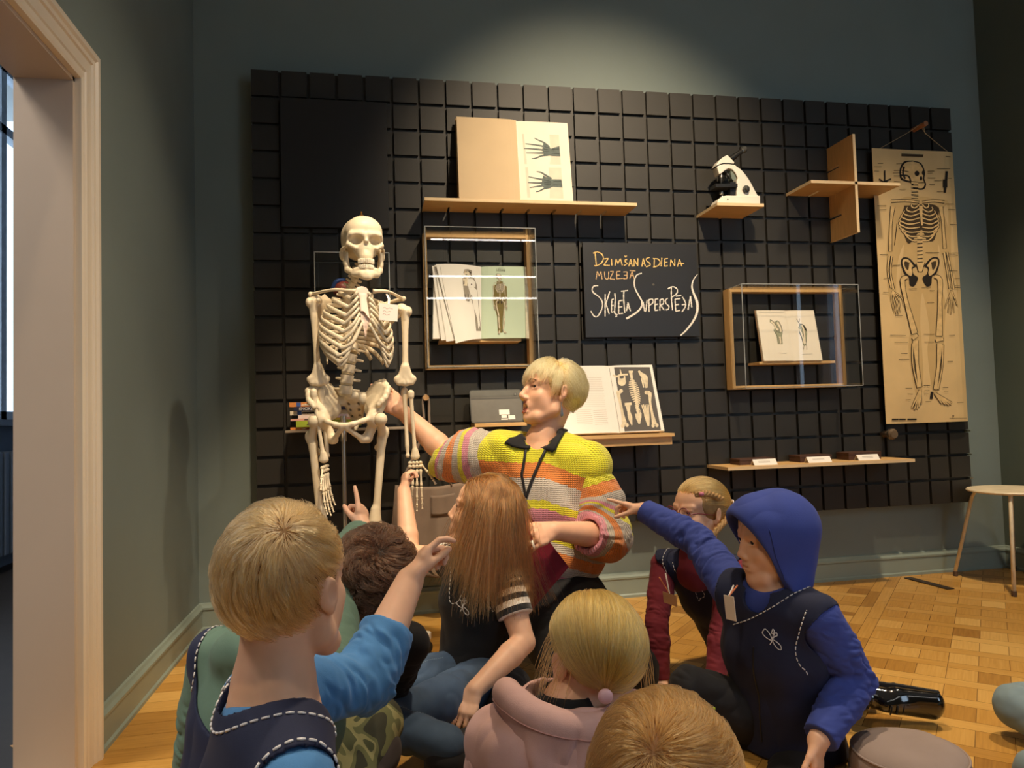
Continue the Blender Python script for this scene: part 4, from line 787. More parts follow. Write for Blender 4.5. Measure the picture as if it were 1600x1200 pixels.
for e_, u_ in ((-1, .06), (1, .80)):
    mb = MB(); P = spline([V3(c[0], -.045, c[2]+.014), V3(c[0]+e_*.013, -.05, c[2]-.02), (V3(c[0]+e_*.02, -.055, c[2]-.16)), cloth(u_, .02)], 14)
    mb.tube(P, .0055, 6); mb.build('strap', M_APR, ga, True)
# ------------------------------------------------------------------ smooth solid modelling: blended distance fields turned into meshes
class Sdf:
    def __init__(s, lo, hi, h):
        s.lo = np.array(lo, float); s.h = h; s.n = np.maximum(np.ceil((np.array(hi, float)-s.lo)/h).astype(int)+1, 3)
        s.F = np.full(s.n, .5, np.float32)
    def _blk(s, lo, hi, m):
        i0 = np.clip(np.floor((np.array(lo)-m-s.lo)/s.h).astype(int), 0, s.n-1); i1 = np.clip(np.ceil((np.array(hi)+m-s.lo)/s.h).astype(int)+1, 1, s.n)
        if np.any(i1 <= i0): return None, None
        sl = tuple(slice(a, b) for a, b in zip(i0, i1))
        g = [(s.lo[k]+s.h*np.arange(i0[k], i1[k])).astype(np.float32).reshape([-1 if q == k else 1 for q in range(3)]) for k in range(3)]
        return sl, g
    def _put(s, sl, d, k, mode):
        F = s.F[sl]
        if mode == '+':
            if k <= 0: s.F[sl] = np.minimum(F, d)
            else:
                h = np.clip(.5+.5*(F-d)/k, 0, 1); s.F[sl] = F*(1-h)+d*h-k*h*(1-h)
        elif mode == '-':
            d = -d; kk = max(k, 1e-5); h = np.clip(.5-.5*(F-d)/kk, 0, 1); s.F[sl] = F*(1-h)+d*h+kk*h*(1-h)
        return s
    def cone(s, a, b, ra, rb=None, k=0., mode='+'):
        rb = ra if rb is None else rb; a = np.array(a, float); b = np.array(b, float); r = max(ra, rb)
        sl, g = s._blk(np.minimum(a, b)-r, np.maximum(a, b)+r, k+3*s.h)
        if sl is None: return s
        ba = b-a; L2 = max(float(ba@ba), 1e-12); X, Y, Z = g[0]-a[0], g[1]-a[1], g[2]-a[2]
        t = np.clip((X*ba[0]+Y*ba[1]+Z*ba[2])/L2, 0, 1)
        d = np.sqrt((X-t*ba[0])**2+(Y-t*ba[1])**2+(Z-t*ba[2])**2)-(ra+(rb-ra)*t)
        return s._put(sl, d, k, mode)
    def chain(s, P, R, k=.01, mode='+'):
        R = np.broadcast_to(np.array(R, float), (len(P),))
        for i in range(len(P)-1): s.cone(P[i], P[i+1], R[i], R[i+1], k, mode)
        return s
    def econe(s, a, b, ra, rb, sd, k=0., mode='+'):      # limb with an oval section: (width along sd, depth)
        a = np.array(a, float); b = np.array(b, float); ax = b-a; L = np.linalg.norm(ax); ax /= L
        u = np.array(sd, float); u = u-ax*(u@ax); u /= np.linalg.norm(u); w = np.cross(ax, u); r = max(*ra, *rb)
        sl, g = s._blk(np.minimum(a, b)-r, np.maximum(a, b)+r, k+3*s.h)
        if sl is None: return s
        X, Y, Z = g[0]-a[0], g[1]-a[1], g[2]-a[2]
        q = X*ax[0]+Y*ax[1]+Z*ax[2]; t = np.clip(q/L, 0, 1); ex = q-t*L
        ru = ra[0]+(rb[0]-ra[0])*t; rw = ra[1]+(rb[1]-ra[1])*t; rm = np.minimum(ru, rw)
        U = (X*u[0]+Y*u[1]+Z*u[2])/ru; Wv = (X*w[0]+Y*w[1]+Z*w[2])/rw; E = ex/rm
        k0 = np.sqrt(U*U+Wv*Wv+E*E)+1e-6; k1 = np.sqrt((U/ru)**2+(Wv/rw)**2+(E/rm)**2)+1e-6
        return s._put(sl, k0*(k0-1)/k1, k, mode)
    def ell(s, c, r, R=None, k=0., mode='+'):            # R: rows are the ellipsoid's own axes
        c = np.array(c, float); r = np.array(r, float); m = r if R is None else np.abs(np.array(R).T @ np.diag(r)).sum(1)
        sl, g = s._blk(c-m, c+m, k+3*s.h)
        if sl is None: return s
        X, Y, Z = g[0]-c[0], g[1]-c[1], g[2]-c[2]
        if R is not None: R = np.array(R); X, Y, Z = (R[i][0]*X+R[i][1]*Y+R[i][2]*Z for i in range(3))
        k0 = np.sqrt((X/r[0])**2+(Y/r[1])**2+(Z/r[2])**2)+1e-6; k1 = np.sqrt((X/r[0]**2)**2+(Y/r[1]**2)**2+(Z/r[2]**2)**2)+1e-6
        return s._put(sl, k0*(k0-1)/k1, k, mode)
    def box(s, c, hf, R=None, rd=.0, k=0., mode='+'):
        c = np.array(c, float); hf = np.array(hf, float); m = hf if R is None else np.abs(np.array(R).T @ np.diag(hf)).sum(1)
        sl, g = s._blk(c-m, c+m, k+3*s.h)
        if sl is None: return s
        X, Y, Z = g[0]-c[0], g[1]-c[1], g[2]-c[2]
        if R is not None: R = np.array(R); X, Y, Z = (R[i][0]*X+R[i][1]*Y+R[i][2]*Z for i in range(3))
        qx, qy, qz = (np.abs(v)-(q-rd) for v, q in zip((X, Y, Z), hf))
        d = np.sqrt(np.maximum(qx, 0)**2+np.maximum(qy, 0)**2+np.maximum(qz, 0)**2)+np.minimum(np.maximum(qx, np.maximum(qy, qz)), 0)-rd
        return s._put(sl, d, k, mode)
    def cut(s, p, n, k=.004):                            # removes what lies beyond the plane on the side of n
        n = unit(n); g = [(s.lo[q]+s.h*np.arange(s.n[q])).astype(np.float32).reshape([-1 if w == q else 1 for w in range(3)]) for q in range(3)]
        d = -((g[0]-p[0])*n[0]+(g[1]-p[1])*n[1]+(g[2]-p[2])*n[2])
        return s._put(tuple(slice(None) for _ in range(3)), d, k, '-')
    def shell(s, t): s.F = np.abs(s.F+t/2)-t/2; return s
    def nets(s, smooth=1):
        F = s.F; S = F < 0; n = F.shape; c = np.zeros((n[0]-1, n[1]-1, n[2]-1), np.uint8)
        for dx in (0, 1):
            for dy in (0, 1):
                for dz in (0, 1): c += S[dx:n[0]-1+dx, dy:n[1]-1+dy, dz:n[2]-1+dz]
        act = (c > 0) & (c < 8); I = np.argwhere(act)
        if not len(I): return np.zeros((0, 3)), np.zeros((0, 4), int)
        idx = np.full(act.shape, -1, np.int32); idx[act] = np.arange(len(I)); acc = np.zeros((len(I), 3)); cnt = np.zeros(len(I))
        cor = [(a, b, d) for a in (0, 1) for b in (0, 1) for d in (0, 1)]
        fv = {q: F[I[:, 0]+q[0], I[:, 1]+q[1], I[:, 2]+q[2]] for q in cor}
        for q in cor:
            for ax in range(3):
                if q[ax]: continue
                q2 = tuple(1 if k == ax else q[k] for k in range(3)); a, b = fv[q], fv[q2]; m = (a < 0) != (b < 0)
                t = np.where(m, a/(a-b+1e-12), 0); p = np.array(q, float)[None].repeat(len(I), 0); p[:, ax] = t
                acc[m] += p[m]; cnt[m] += 1
        V = s.lo+s.h*(I+acc/cnt[:, None]); Q = []
        for ax in range(3):
            a1, a2 = (ax+1) % 3, (ax+2) % 3; sA = [slice(None)]*3; sB = [slice(None)]*3; sA[ax] = slice(0, -1); sB[ax] = slice(1, None)
            A, B = S[tuple(sA)], S[tuple(sB)]; E = np.argwhere(A != B); E = E[(E[:, a1] > 0) & (E[:, a2] > 0) & (E[:, a1] < n[a1]-1) & (E[:, a2] < n[a2]-1)]
            if not len(E): continue
            def cell(o1, o2):
                e = E.copy(); e[:, a1] += o1; e[:, a2] += o2; return idx[e[:, 0], e[:, 1], e[:, 2]]
            q = np.stack([cell(-1, -1), cell(0, -1), cell(0, 0), cell(-1, 0)], 1); flip = ~A[tuple(E.T)]
            q[flip] = q[flip][:, ::-1]; Q.append(q)
        Q = np.concatenate(Q); Q = Q[(Q >= 0).all(1)]
        for _ in range(smooth): V = laplace(V, Q, .5)
        return V, Q
    def build(s, name, mats, parent=None, smooth=1, fn=None):
        V, Q = s.nets(smooth)
        if fn is not None: V = fn(V, Q)
        return mesh(name, V, Q, mats, parent, True)
def laplace(V, Q, w):
    n = len(V); a = np.concatenate([Q[:, 0], Q[:, 1], Q[:, 2], Q[:, 3]]); b = np.concatenate([Q[:, 1], Q[:, 2], Q[:, 3], Q[:, 0]])
    i = np.concatenate([a, b]); j = np.concatenate([b, a]); c = np.maximum(np.bincount(i, minlength=n), 1)
    return V*(1-w)+w*np.stack([np.bincount(i, V[j, k], n)/c for k in range(3)], 1)
def normals(V, Q):
    d1 = V[Q[:, 2]]-V[Q[:, 0]]; d2 = V[Q[:, 3]]-V[Q[:, 1]]; fn = np.cross(d1, d2); n = len(V); N = np.zeros((n, 3))
    for k in range(4):
        for a in range(3): N[:, a] += np.bincount(Q[:, k], fn[:, a], n)
    return N/(np.linalg.norm(N, axis=1)[:, None]+1e-12)
def vnoise(P, seed=0):                                   # smooth value noise on points
    P = np.asarray(P, float); i = np.floor(P).astype(np.int64); f = P-i; f = f*f*(3-2*f); out = 0
    for dx in (0, 1):
        for dy in (0, 1):
            for dz in (0, 1):
                h = ((i[:, 0]+dx)*374761393+(i[:, 1]+dy)*668265263+(i[:, 2]+dz)*2147483647+seed*974711) & 0xffffffff
                h = ((h ^ (h >> 13))*1274126177) & 0xffffffff; h = ((h ^ (h >> 16)) & 0xffff)/65535.
                out = out+h*(f[:, 0] if dx else 1-f[:, 0])*(f[:, 1] if dy else 1-f[:, 1])*(f[:, 2] if dz else 1-f[:, 2])
    return out*2-1
def folds(amp, sc, axis=None, st=3., seed=1, mask=None): # cloth folds: noise squeezed across an axis
    def fn(V, Q):
        N = normals(V, Q); P = V/sc
        if axis is not None: a = unit(axis); P = P+np.outer(V @ a/sc, a)*(st-1)
        d = vnoise(P+vnoise(P*.6, seed+5)[:, None]*.7, seed); d = np.abs(d)*1.6-.6 + .4*vnoise(P*2.1, seed+9); d = d*amp
        if mask is not None: d = d*mask(V)
        return V+N*d[:, None]
    return fn
def rotz(a): c, s_ = math.cos(R_(a)), math.sin(R_(a)); return np.array([[c, -s_, 0], [s_, c, 0], [0, 0, 1]])
def attr(o, name, val):
    a = o.data.attributes.new(name, 'FLOAT', 'POINT'); a.data.foreach_set('value', np.asarray(val, dtype=np.float32)); return o
def coords(o):
    V = np.zeros(len(o.data.vertices)*3, np.float32); o.data.vertices.foreach_get('co', V); return V.reshape(-1, 3)
# ------------------------------------------------------------------ the teaching skeleton
M_BONE = mat('ivory_bone_plastic', hexc('E6D6B8'), .42, var=.06, scale=25, spec=.4)
M_CART = mat('cartilage_plastic', hexc('D9CDB4'), .45, var=.05, scale=25)
M_DARKB = mat('bone_shadow_cavity', hexc('7A6448'), .8, var=.1)
M_DISC = mat('disc_plastic', hexc('C7B28A'), .5, var=.05)
SY = -.60
def P(x, y, d=0): return at(x, y, SY+d)
skc = P(553, 520)
skel = thing('skeleton_model', (skc[0], SY, 0), 'life-size ivory human skeleton model on a wheeled stand in front of the grid wall', 'skeleton')
def tube2(mb, Pts, ra, rb, up, seg=8, m=0):              # strap-like tube: ra across, rb along up
    Pts = np.array(Pts, float); n = len(Pts); t = np.gradient(Pts, axis=0); t /= np.linalg.norm(t, axis=1)[:, None]; Vs = []
    ra = np.broadcast_to(np.array(ra, float), (n,)); rb = np.broadcast_to(np.array(rb, float), (n,))
    for i in range(n):
        u = np.array(up, float)-t[i]*np.dot(up, t[i]); u /= np.linalg.norm(u); w = np.cross(t[i], u)
        for q in np.linspace(0, 2*np.pi, seg, endpoint=False): Vs.append(Pts[i]+ra[i]*math.cos(q)*w+rb[i]*math.sin(q)*u)
    F = [[i*seg+j, i*seg+(j+1) % seg, (i+1)*seg+(j+1) % seg, (i+1)*seg+j] for i in range(n-1) for j in range(seg)]+[list(range(seg))[::-1], [(n-1)*seg+j for j in range(seg)]]
    mb.add(Vs, F, m)
# skull, in its own frame: x to the image right, f towards its face, z up
hc = P(567, 384, 0); hyaw = 9
fh = rotz(hyaw) @ V3(0, -1, 0); xh = rotz(hyaw) @ V3(1, 0, 0); zh = V3(0, 0, 1); RH = np.array([xh, fh, zh])
H = lambda x, f, z: hc+xh*x*1.02+fh*f+zh*(z*1.0+.006 if z > 0 else z*1.24+.006)
k_ = 1.03
sk = Sdf(hc-V3(.13, .15, .14), hc+V3(.13, .15, .13), .0022)
sk.ell(H(0, -.025, .028), (.074, .092, .074), RH); sk.ell(H(0, .035, .038), (.062, .045, .052), RH, .02); sk.ell(H(0, -.05, .0), (.062, .055, .05), RH, .02)
sk.ell(H(0, .045, -.018), (.042, .032, .045), RH, .02)
for s_ in (-1, 1):
    sk.cone(H(s_*.042, .065, .018), H(s_*.012, .077, .016), .010, .010, .012); sk.cone(H(s_*.05, .062, .018), H(s_*.060, .046, .0), .0085, .0085, .01)
    sk.cone(H(s_*.056, .05, -.012), H(s_*.036, .066, -.024), .0095, .008, .008); sk.cone(H(s_*.058, .046, -.012), H(s_*.072, -.002, -.018), .0065, .0055, .006)
    sk.ell(H(s_*.068, -.02, -.03), (.012, .018, .022), RH, .012)
sk.cone(H(0, .056, -.034), H(0, .0605, -.049), .024, .0245, .012)
sk.cone(H(0, .076, .012), H(0, .083, -.008), .006, .007, .008)
for s_ in (-1, 1):
    sk.ell(H(s_*.031, .074, -.002), (.0195, .03, .0165), RH, .006, '-'); sk.ell(H(s_*.058, .03, -.035), (.014, .03, .02), RH, .006, '-'); sk.ell(H(s_*.071, .03, .005), (.012, .026, .022), RH, .008, '-')
sk.cone(H(0, .088, -.014), H(-.004, .088, -.030), .005, .008, .004, '-'); sk.cone(H(0, .088, -.014), H(.004, .088, -.030), .005, .008, .004, '-')
skull = sk.build('skull', [M_BONE], skel, 1)
def teeth(parent, n, R, z0, z1, cy, name):
    mb = MB()
    for i in range(n):
        a = (i-(n-1)/2)/(n-1)*2.3; c = H(math.sin(a)*R, cy+math.cos(a)*R*1.15, (z0+z1)/2); w = R*2.3/n*.46
        tdir = xh*math.cos(a)-fh*math.sin(a)*1.1; tdir /= np.linalg.norm(tdir); nd = np.cross(zh, tdir)
        mb.box(c, (w*1.9, .006, abs(z1-z0)), np.array([tdir, nd, zh]).T, bev=.0014)
    return mb.build(name, mat('ivory_teeth', hexc('F0E6D0'), .3, var=.03), parent, True)
teeth(skull, 12, .0275, -.0715, -.054, .0555, 'upper_teeth')
mj = Sdf(hc-V3(.12, .12, .16), hc+V3(.12, .14, .02), .0022)
for s_ in (-1, 1):
    mj.chain([H(s_*.062, -.002, -.024), H(s_*.060, .002, -.055), H(s_*.055, .010, -.078), H(s_*.038, .050, -.095), H(s_*.015, .075, -.100), H(0, .079, -.100)], [.0065, .0095, .011, .0115, .0125, .013], .006)
    mj.cone(H(s_*.059, .012, -.060), H(s_*.057, .022, -.030), .008, .004, .008); mj.cone(H(s_*.034, .056, -.086), H(0, .0755, -.084), .010, .0105, .006); mj.econe(H(s_*.060, .004, -.066), H(s_*.062, .002, -.026), (.017, .005), (.013, .004), fh, .008)
mj.ell(H(0, .083, -.110), (.018, .010, .010), RH, .01)
mand = mj.build('mandible', [M_BONE], skel, 1); teeth(mand, 12, .0265, -.086, -.072, .0555, 'lower_teeth')
tp = H(0, -.02, .100)
MB().lathe(tp, (0, 0, 1), [(.010, 0), (.011, .006), (.006, .011), (.003, .012), (.003, .022), (.0015, .024)], 14).build('hanging_screw', mat('brass', hexc('C98F3E'), .3, 1), skel, sharp=30)
# trunk frame: front turned to the image right
TY = 21; RT = rotz(TY); tc = P(555, 505, 0)
B_ = lambda x, f, z: tc+RT @ V3(x, -f, 0)+V3(0, 0, z)
RTm = np.array([RT @ V3(1, 0, 0), RT @ V3(0, -1, 0), V3(0, 0, 1)])
# spine: neck, chest, loins
nk = H(0, -.025, -.055); lum = [P(551, 541, .02), P(547, 563, .015), P(543.5, 582, .012), P(541, 597, .012), P(540, 612, .014)]
tt = B_(0, -.072, .115); tb = (B_(0, -.082, -.075)*.5+(lum[0]+V3(0, .02, .03))*.5)
nodes = spline([nk, (nk+tt)/2+V3(0, -.008, 0), tt, B_(0, -.092, .03), tb, lum[0], lum[2], lum[4]], 240); ds = np.r_[0, np.cumsum(np.linalg.norm(np.diff(nodes, axis=0), axis=1))]
iN = np.argmin(np.linalg.norm(nodes-tt, axis=1)); iL = np.argmin(np.linalg.norm(nodes-lum[0], axis=1))
def seq(d0, d1, n):
    out = []
    for i in range(n): q = d0+(d1-d0)*(i+.5)/n; out.append(np.array([np.interp(q, ds, nodes[:, k]) for k in range(3)]))
    return out
vert = [('c', p) for p in seq(0, ds[iN], 7)]+[('t', p) for p in seq(ds[iN], ds[iL]-.012, 12)]+[('l', p) for p in seq(ds[iL]-.012, ds[-1]+.012, 5)]
ribs_at = []
for i, (kind, c) in enumerate(vert):
    q = i/23.; r = .011+.013*q; hgt = .0062+.0085*q; mb = MB(); up = unit((vert[max(i-1, 0)][1]-vert[min(i+1, 23)][1]))
    fr = unit(fh if kind == 'c' else (RTm[1] if kind == 't' else V3(-.12, -1, 0))); fr = unit(fr-up*np.dot(fr, up)); sd = np.cross(fr, up)
    mb.lathe(c-up*hgt, up, [(r*.98, 0), (r*1.02, hgt*.25), (r*.86, hgt), (r*1.02, hgt*1.75), (r*.98, hgt*2)], 16); mb.lathe(c-up*hgt*1.55, up, [(r*.9, 0), (r*.95, hgt*.3), (r*.9, hgt*.6)], 14, 1)
    sl = {'c': .022, 't': .032, 'l': .036}[kind]
    tube2(mb, [c-fr*r*.7, c-fr*(r+.012)-up*.004, c-fr*(r+sl)-up*(.006 if kind != 't' else .022)], [.005, .004, .003], [.007, .007, .006], up)
    for s_ in (-1, 1): tube2(mb, [c+sd*s_*r*.5-fr*r*.8, c+sd*s_*(r+.008)-fr*(r*.9), c+sd*s_*(r+(.012 if kind == 'c' else .02))-fr*(r+.004)], [.0045, .0035, .0035], [.006, .005, .004], up)
    mb.build('vertebra', [M_BONE, M_DISC], skel, sharp=50)
    if kind == 't': ribs_at.append((c, r))
# sternum
st_ = Sdf(B_(-.06, .05, -.16)-.03, B_(.06, .13, .16)+.03, .0025)
fz = lambda z: .108-.10*max(0, z)**1.0*1.0+.0
st_.ell(B_(0, .078, .098), (.027, .007, .022), RTm, .006); st_.econe(B_(0, .082, .085), B_(0, .104, .0), (.013, .006), (.017, .006), RTm[0], .008); st_.econe(B_(0, .104, .0), B_(0, .104, -.025), (.017, .006), (.010, .005), RTm[0], .008); st_.cone(B_(0, .103, -.03), B_(0, .099, -.058), .006, .004, .006)
st_.build('sternum', [mat('pinkish_bone', hexc('E8D2C2'), .45, var=.05)], skel)
# ribs
wid = [.058, .082, .100, .113, .121, .127, .130, .130, .126, .118, .104, .085]; dep = [.060, .078, .090, .098, .103, .106, .108, .108, .106, .102, .095, .085]; drop = [.028, .045, .058, .068, .078, .088, .098, .106, .110, .106, .075, .055]
for i, (c, r) in enumerate(ribs_at):
    loc = np.array([np.dot(c-tc, RTm[0]), np.dot(c-tc, RTm[1]), c[2]-tc[2]])
    for s_ in (-1, 1):
        a1 = R_({10: 68, 11: 42}.get(i, 128 if i < 7 else 122)); pts = []; fc = .012
        for t in np.linspace(0, 1, 18):
            a = t*a1+R_(14); x = s_*wid[i]*math.sin(a)*1.0; f = fc-(dep[i])*math.cos(a)
            z = loc[2]-drop[i]*(t**1.15)+.012*math.sin(t*math.pi)
            e = max(0, 1-t*6); x = x*(1-e)+e*(loc[0]+s_*r*.9); f = f*(1-e)+e*(loc[1]-.006)
            pts.append(B_(x, f, z))
        mb = MB(); rr = np.interp(np.linspace(0, 1, 18), [0, .15, .8, 1], [.004, .0038, .0036, .0034]); rh = np.interp(np.linspace(0, 1, 18), [0, .1, .7, 1], [.005, .007, .0084, .0078]); tube2(mb, pts, rr, rh, (0, 0, 1), 8)
        if i < 10:
            end = pts[-1]; zt2 = [.098, .080, .060, .040, .021, .004, -.012, -.020, -.026, -.032][i]; ff = float(np.interp(zt2, [-.06, 0, .1], [.104, .106, .083]))
            tgt = B_(s_*(.019 if i < 6 else .012+(i-6)*.014), ff-(0 if i < 7 else .006*(i-6)), zt2-(0 if i < 7 else .012*(i-6))); mid = (end+tgt)/2+RTm[1]*.012-V3(0, 0, .008 if i > 3 else 0)
            if i > 5: mid = mid-V3(0, 0, .012)
            q = spline([pts[-2], end, mid, tgt], 15); tube2(mb, q, .0036, np.linspace(.0066, .005, len(q)), (0, 0, 1), 8, 1)
        mb.build('rib', [M_BONE, M_CART], skel, True)
# shoulder girdle
shL, shR = P(489, 472, .015), P(633, 486, .0)
for s_, sh, ac, acro in ((-1, shL, (556, 455), (488, 459)), (1, shR, (583, 455), (628, 466))):
    a = P(*ac, -.075); b = P(*acro, .01); m = (a+b)/2+V3(0, -.02 if s_ < 0 else -.03, .006)
    q = spline([a, m, b], 14); tube2(MBq := MB(), q, np.interp(np.linspace(0, 1, len(q)), [0, .2, .7, 1], [.0095, .0055, .0065, .009]), np.interp(np.linspace(0, 1, len(q)), [0, .2, .7, 1], [.009, .006, .005, .005]), (0, 0, 1), 10); MBq.build('clavicle', [M_BONE], skel, True)
    g = Sdf(sh-V3(.17, .12, .22), sh+V3(.17, .14, .07), .003)
    top = B_(s_*.075, -.085, .095); low = B_(s_*.095, -.098, -.065); gl = sh+V3(-s_*.022, .006, -.006)
    g.econe(top, low, (.022, .0045), (.012, .0045), RTm[0], .01); g.econe(gl, low, (.012, .006), (.014, .0045), RTm[0], .012); g.econe(gl, top, (.020, .006), (.022, .0045), (0, 0, 1), .012)
    g.econe((gl+top)/2+V3(0, 0, .004), low+V3(0, 0, .03), (.022, .004), (.014, .004), RTm[0], .012)
    g.chain([top+V3(-s_*.01, .004, -.012), (top+gl)/2+V3(0, .016, .012), b+V3(0, .016, .0), b+V3(s_*.006, -.004, -.002)], [.004, .006, .008, .009], .006); g.cone(gl+V3(-s_*.004, -.01, .012), gl+V3(s_*.002, -.036, .008), .007, .007, .006); g.ell(gl, (.009, .014, .018), None, .006)
    g.build('scapula', [M_BONE], skel)
def longbone(name, a, b, ra, rs, rb, headdir=None, lo=None, extra=None, h=.0026):
    a = np.array(a); b = np.array(b); pad = .095; g = Sdf(np.minimum(a, b)-pad, np.maximum(a, b)+pad, h); d = b-a
    g.chain([a, a+d*.12, a+d*.3, a+d*.6, a+d*.84, b], [ra*.9, ra*.72, rs*1.1, rs, rs*1.15, rb*.72], .001)
    if extra: extra(g, a, b, d)
    return g.build(name, [M_BONE], skel)
elL, elR = P(498, 603, .0), P(633.5, 603, -.015)
for s_, a, b in ((-1, shL, elL), (1, shR, elR)):
    def ex(g, a, b, d, s_=s_):
        g.ell(a+V3(-s_*.012, .004, .006), (.022, .022, .022), None, .006); g.ell(a+V3(s_*.012, -.006, -.002), (.013, .016, .018), None, .006); g.cone(a+V3(-s_*.003, -.018, .0), a+V3(-s_*.003, -.014, -.03), .007, .004, .006)
        bx_ = V3(1, 0, 0); g.cone(b-bx_*.022, b+bx_*.022, .011, .0105, .008); g.ell(b-bx_*.030+V3(0, 0, .012), (.011, .010, .012), None, .008); g.ell(b+bx_*.030+V3(0, 0, .012), (.010, .010, .012), None, .008)
        g.cone(b+V3(-.02, 0, .018), b+V3(-.006, 0, .055), .009, .009, .012); g.cone(b+V3(.02, 0, .018), b+V3(.006, 0, .055), .009, .009, .012)
        g.cone(b+V3(0, -.014, -.012), b+V3(0, -.014, .012), .0025, .0025, .004, '-')
    longbone('humerus', a, b+V3(0, 0, .012), .020, .0105, .018, extra=ex)
wrL, wrR = P(507, 722, -.02), P(649, 716, -.02)
def forearm(uA, uB, rA, rB):
    def exu(g, a, b, d): g.ell(a+V3(0, .006, .008), (.013, .015, .018), None, .006); g.ell(b, (.008, .008, .008), None, .004)
    def exr(g, a, b, d): g.econe(a+V3(0, 0, .006), a-V3(0, 0, .004), (.0125, .0125), (.012, .012), V3(1, 0, 0), .003); g.econe(b+V3(0, 0, .02), b, (.011, .009), (.017, .011), V3(1, 0, 0), .008)
    longbone('ulna', uA, uB, .012, .0068, .007, extra=exu); longbone('radius', rA, rB, .010, .0065, .012, extra=exr)
forearm(P(502, 617, .006), P(512, 712, -.01), P(490, 615, -.012), wrL+V3(-.002, 0, .008))
forearm(P(632.5, 616, .004), P(637, 712, -.015), P(642, 617, -.018), wrR+V3(.0, 0, .006))
def bonehand(name, w, down, side_, fwd, thumb=1, spread=1., curl=0., L=1.):
    mb = MB(); down, side_, fwd = unit(down), unit(side_), unit(fwd)
    for i in range(4):
        for j in range(2): c = w+down*(.008+.013*j)+side_*((i-1.5)*.0125); mb.lathe(c-down*.006, down+side_*.1, [(.003, 0), (.0072, .003), (.0075, .008), (.003, .012)], 8)
    fl = [.066, .064, .060, .054]; ph = [(.040, .024, .018), (.044, .028, .019), (.041, .026, .018), (.033, .019, .016)]
    def seg(a, d, l, r): mb.lathe(a, d, [(r*.7, 0), (r*1.15, l*.06), (r*.95, l*.16), (r*.62, l*.35), (r*.62, l*.65), (r*.95, l*.86), (r*1.05, l*.95), (r*.5, l)], 8)
    for i in range(4):
        d = unit(down+side_*(i-1.5)*.10*spread*thumb); a = w+down*.032+side_*(i-1.5)*.0125*thumb; seg(a, d, fl[i]*L, .0052); a = a+d*(fl[i]*L+.002)
        for j, l in enumerate(ph[i]): d = unit(d*math.cos(curl)+fwd*math.sin(curl)); seg(a, d, l*L, .0046-.0006*j); a = a+d*(l*L+.0015)
    d = unit(down*.75-side_*.66*thumb+fwd*.15); a = w+down*.014-side_*.020*thumb
    for l in (.042, .030, .022): seg(a, d, l*L, .005); a = a+d*(l*L+.0015); d = unit(d+down*.18)
    return mb.build(name, [M_BONE], skel, True)
bonehand('hand_bones', wrR+V3(0, -.005, -.008), V3(-.06, -.18, -1), V3(-1, -.1, 0), V3(-.1, -1, 0), 1, .5, .06, .92)
bonehand('hand_bones', wrL+V3(0, -.005, -.008), V3(.08, -.2, -1), V3(.35, .9, .1), V3(.9, -.3, 0), 1, .9, .10, .92)
# pelvis: turned a little to the image left
pc = P(548, 645, .01); PY = -12; RP = rotz(PY); Q_ = lambda x, f, z: pc+RP @ V3(x, -f, 0)+V3(0, 0, z); RPm = np.array([RP @ V3(1, 0, 0), RP @ V3(0, -1, 0), V3(0, 0, 1)])
pv = Sdf(pc-V3(.19, .16, .16), pc+V3(.19, .16, .16), .0028)
for s_ in (-1, 1):
    cr1 = [Q_(s_*.048, -.052, .062), Q_(s_*.086, -.036, .102), Q_(s_*.120, -.004, .108), Q_(s_*.142, .030, .082), Q_(s_*.133, .052, .048), Q_(s_*.113, .062, .024)]
    pv.chain(cr1, [.010, .0075, .0075, .0085, .008, .008], .006); ctr = Q_(s_*.078, .03, .0)
    for a, b in zip(cr1, cr1[1:]):
        for t in (0, .5): e = a+(b-a)*t; pv.cone(e, ctr+(e-ctr)*.12, .006, .0065, .010); pv.cone((a+b)/2, Q_(s_*.058, -.03, .01), .005, .006, .01)
    tn = unit(RP @ V3(s_*.094, -.076, 0)); nn_ = np.cross(tn, V3(0, 0, 1)); pv.ell(Q_(s_*.094, -.002, .050), (.058, .0075, .056), np.array([tn, nn_, V3(0, 0, 1)]), .012); pv.ell(Q_(s_*.082, .0, .014), (.046, .010, .042), np.array([tn, nn_, V3(0, 0, 1)]), .012)
    ac_ = Q_(s_*.092, .038, -.022); pv.ell(ac_, (.030, .030, .030), None, .012); pv.cone(ac_, Q_(s_*.062, -.035, .02), .016, .014, .012)
    pv.chain([ac_+V3(0, 0, .006), Q_(s_*.060, .078, -.030), Q_(s_*.030, .094, -.040), Q_(s_*.008, .096, -.044)], [.012, .0085, .0085, .011], .008)
    pv.chain([ac_, Q_(s_*.075, .020, -.062), Q_(s_*.062, .022, -.090), Q_(s_*.050, .040, -.094)], [.018, .015, .017, .013], .010); pv.chain([Q_(s_*.050, .040, -.094), Q_(s_*.030, .072, -.074), Q_(s_*.010, .093, -.056)], [.012, .0075, .009], .008)
    pv.ell(ac_+RP @ V3(s_*.026, -.012, -.006), (.024, .024, .024), None, .004, '-')
pv.build('hip_bones', [M_BONE], skel)
sc2 = Sdf(pc-V3(.1, .02, .1), pc+V3(.1, .16, .11), .0028)
sc2.econe(Q_(0, -.045, .060), Q_(0, -.092, -.020), (.050, .018), (.022, .012), RPm[0], .01); sc2.econe(Q_(0, -.092, -.02), Q_(0, -.070, -.060), (.020, .010), (.006, .006), RPm[0], .01); sc2.econe(Q_(0, -.02, .062), Q_(0, -.04, .05), (.026, .018), (.028, .016), RPm[0], .008)
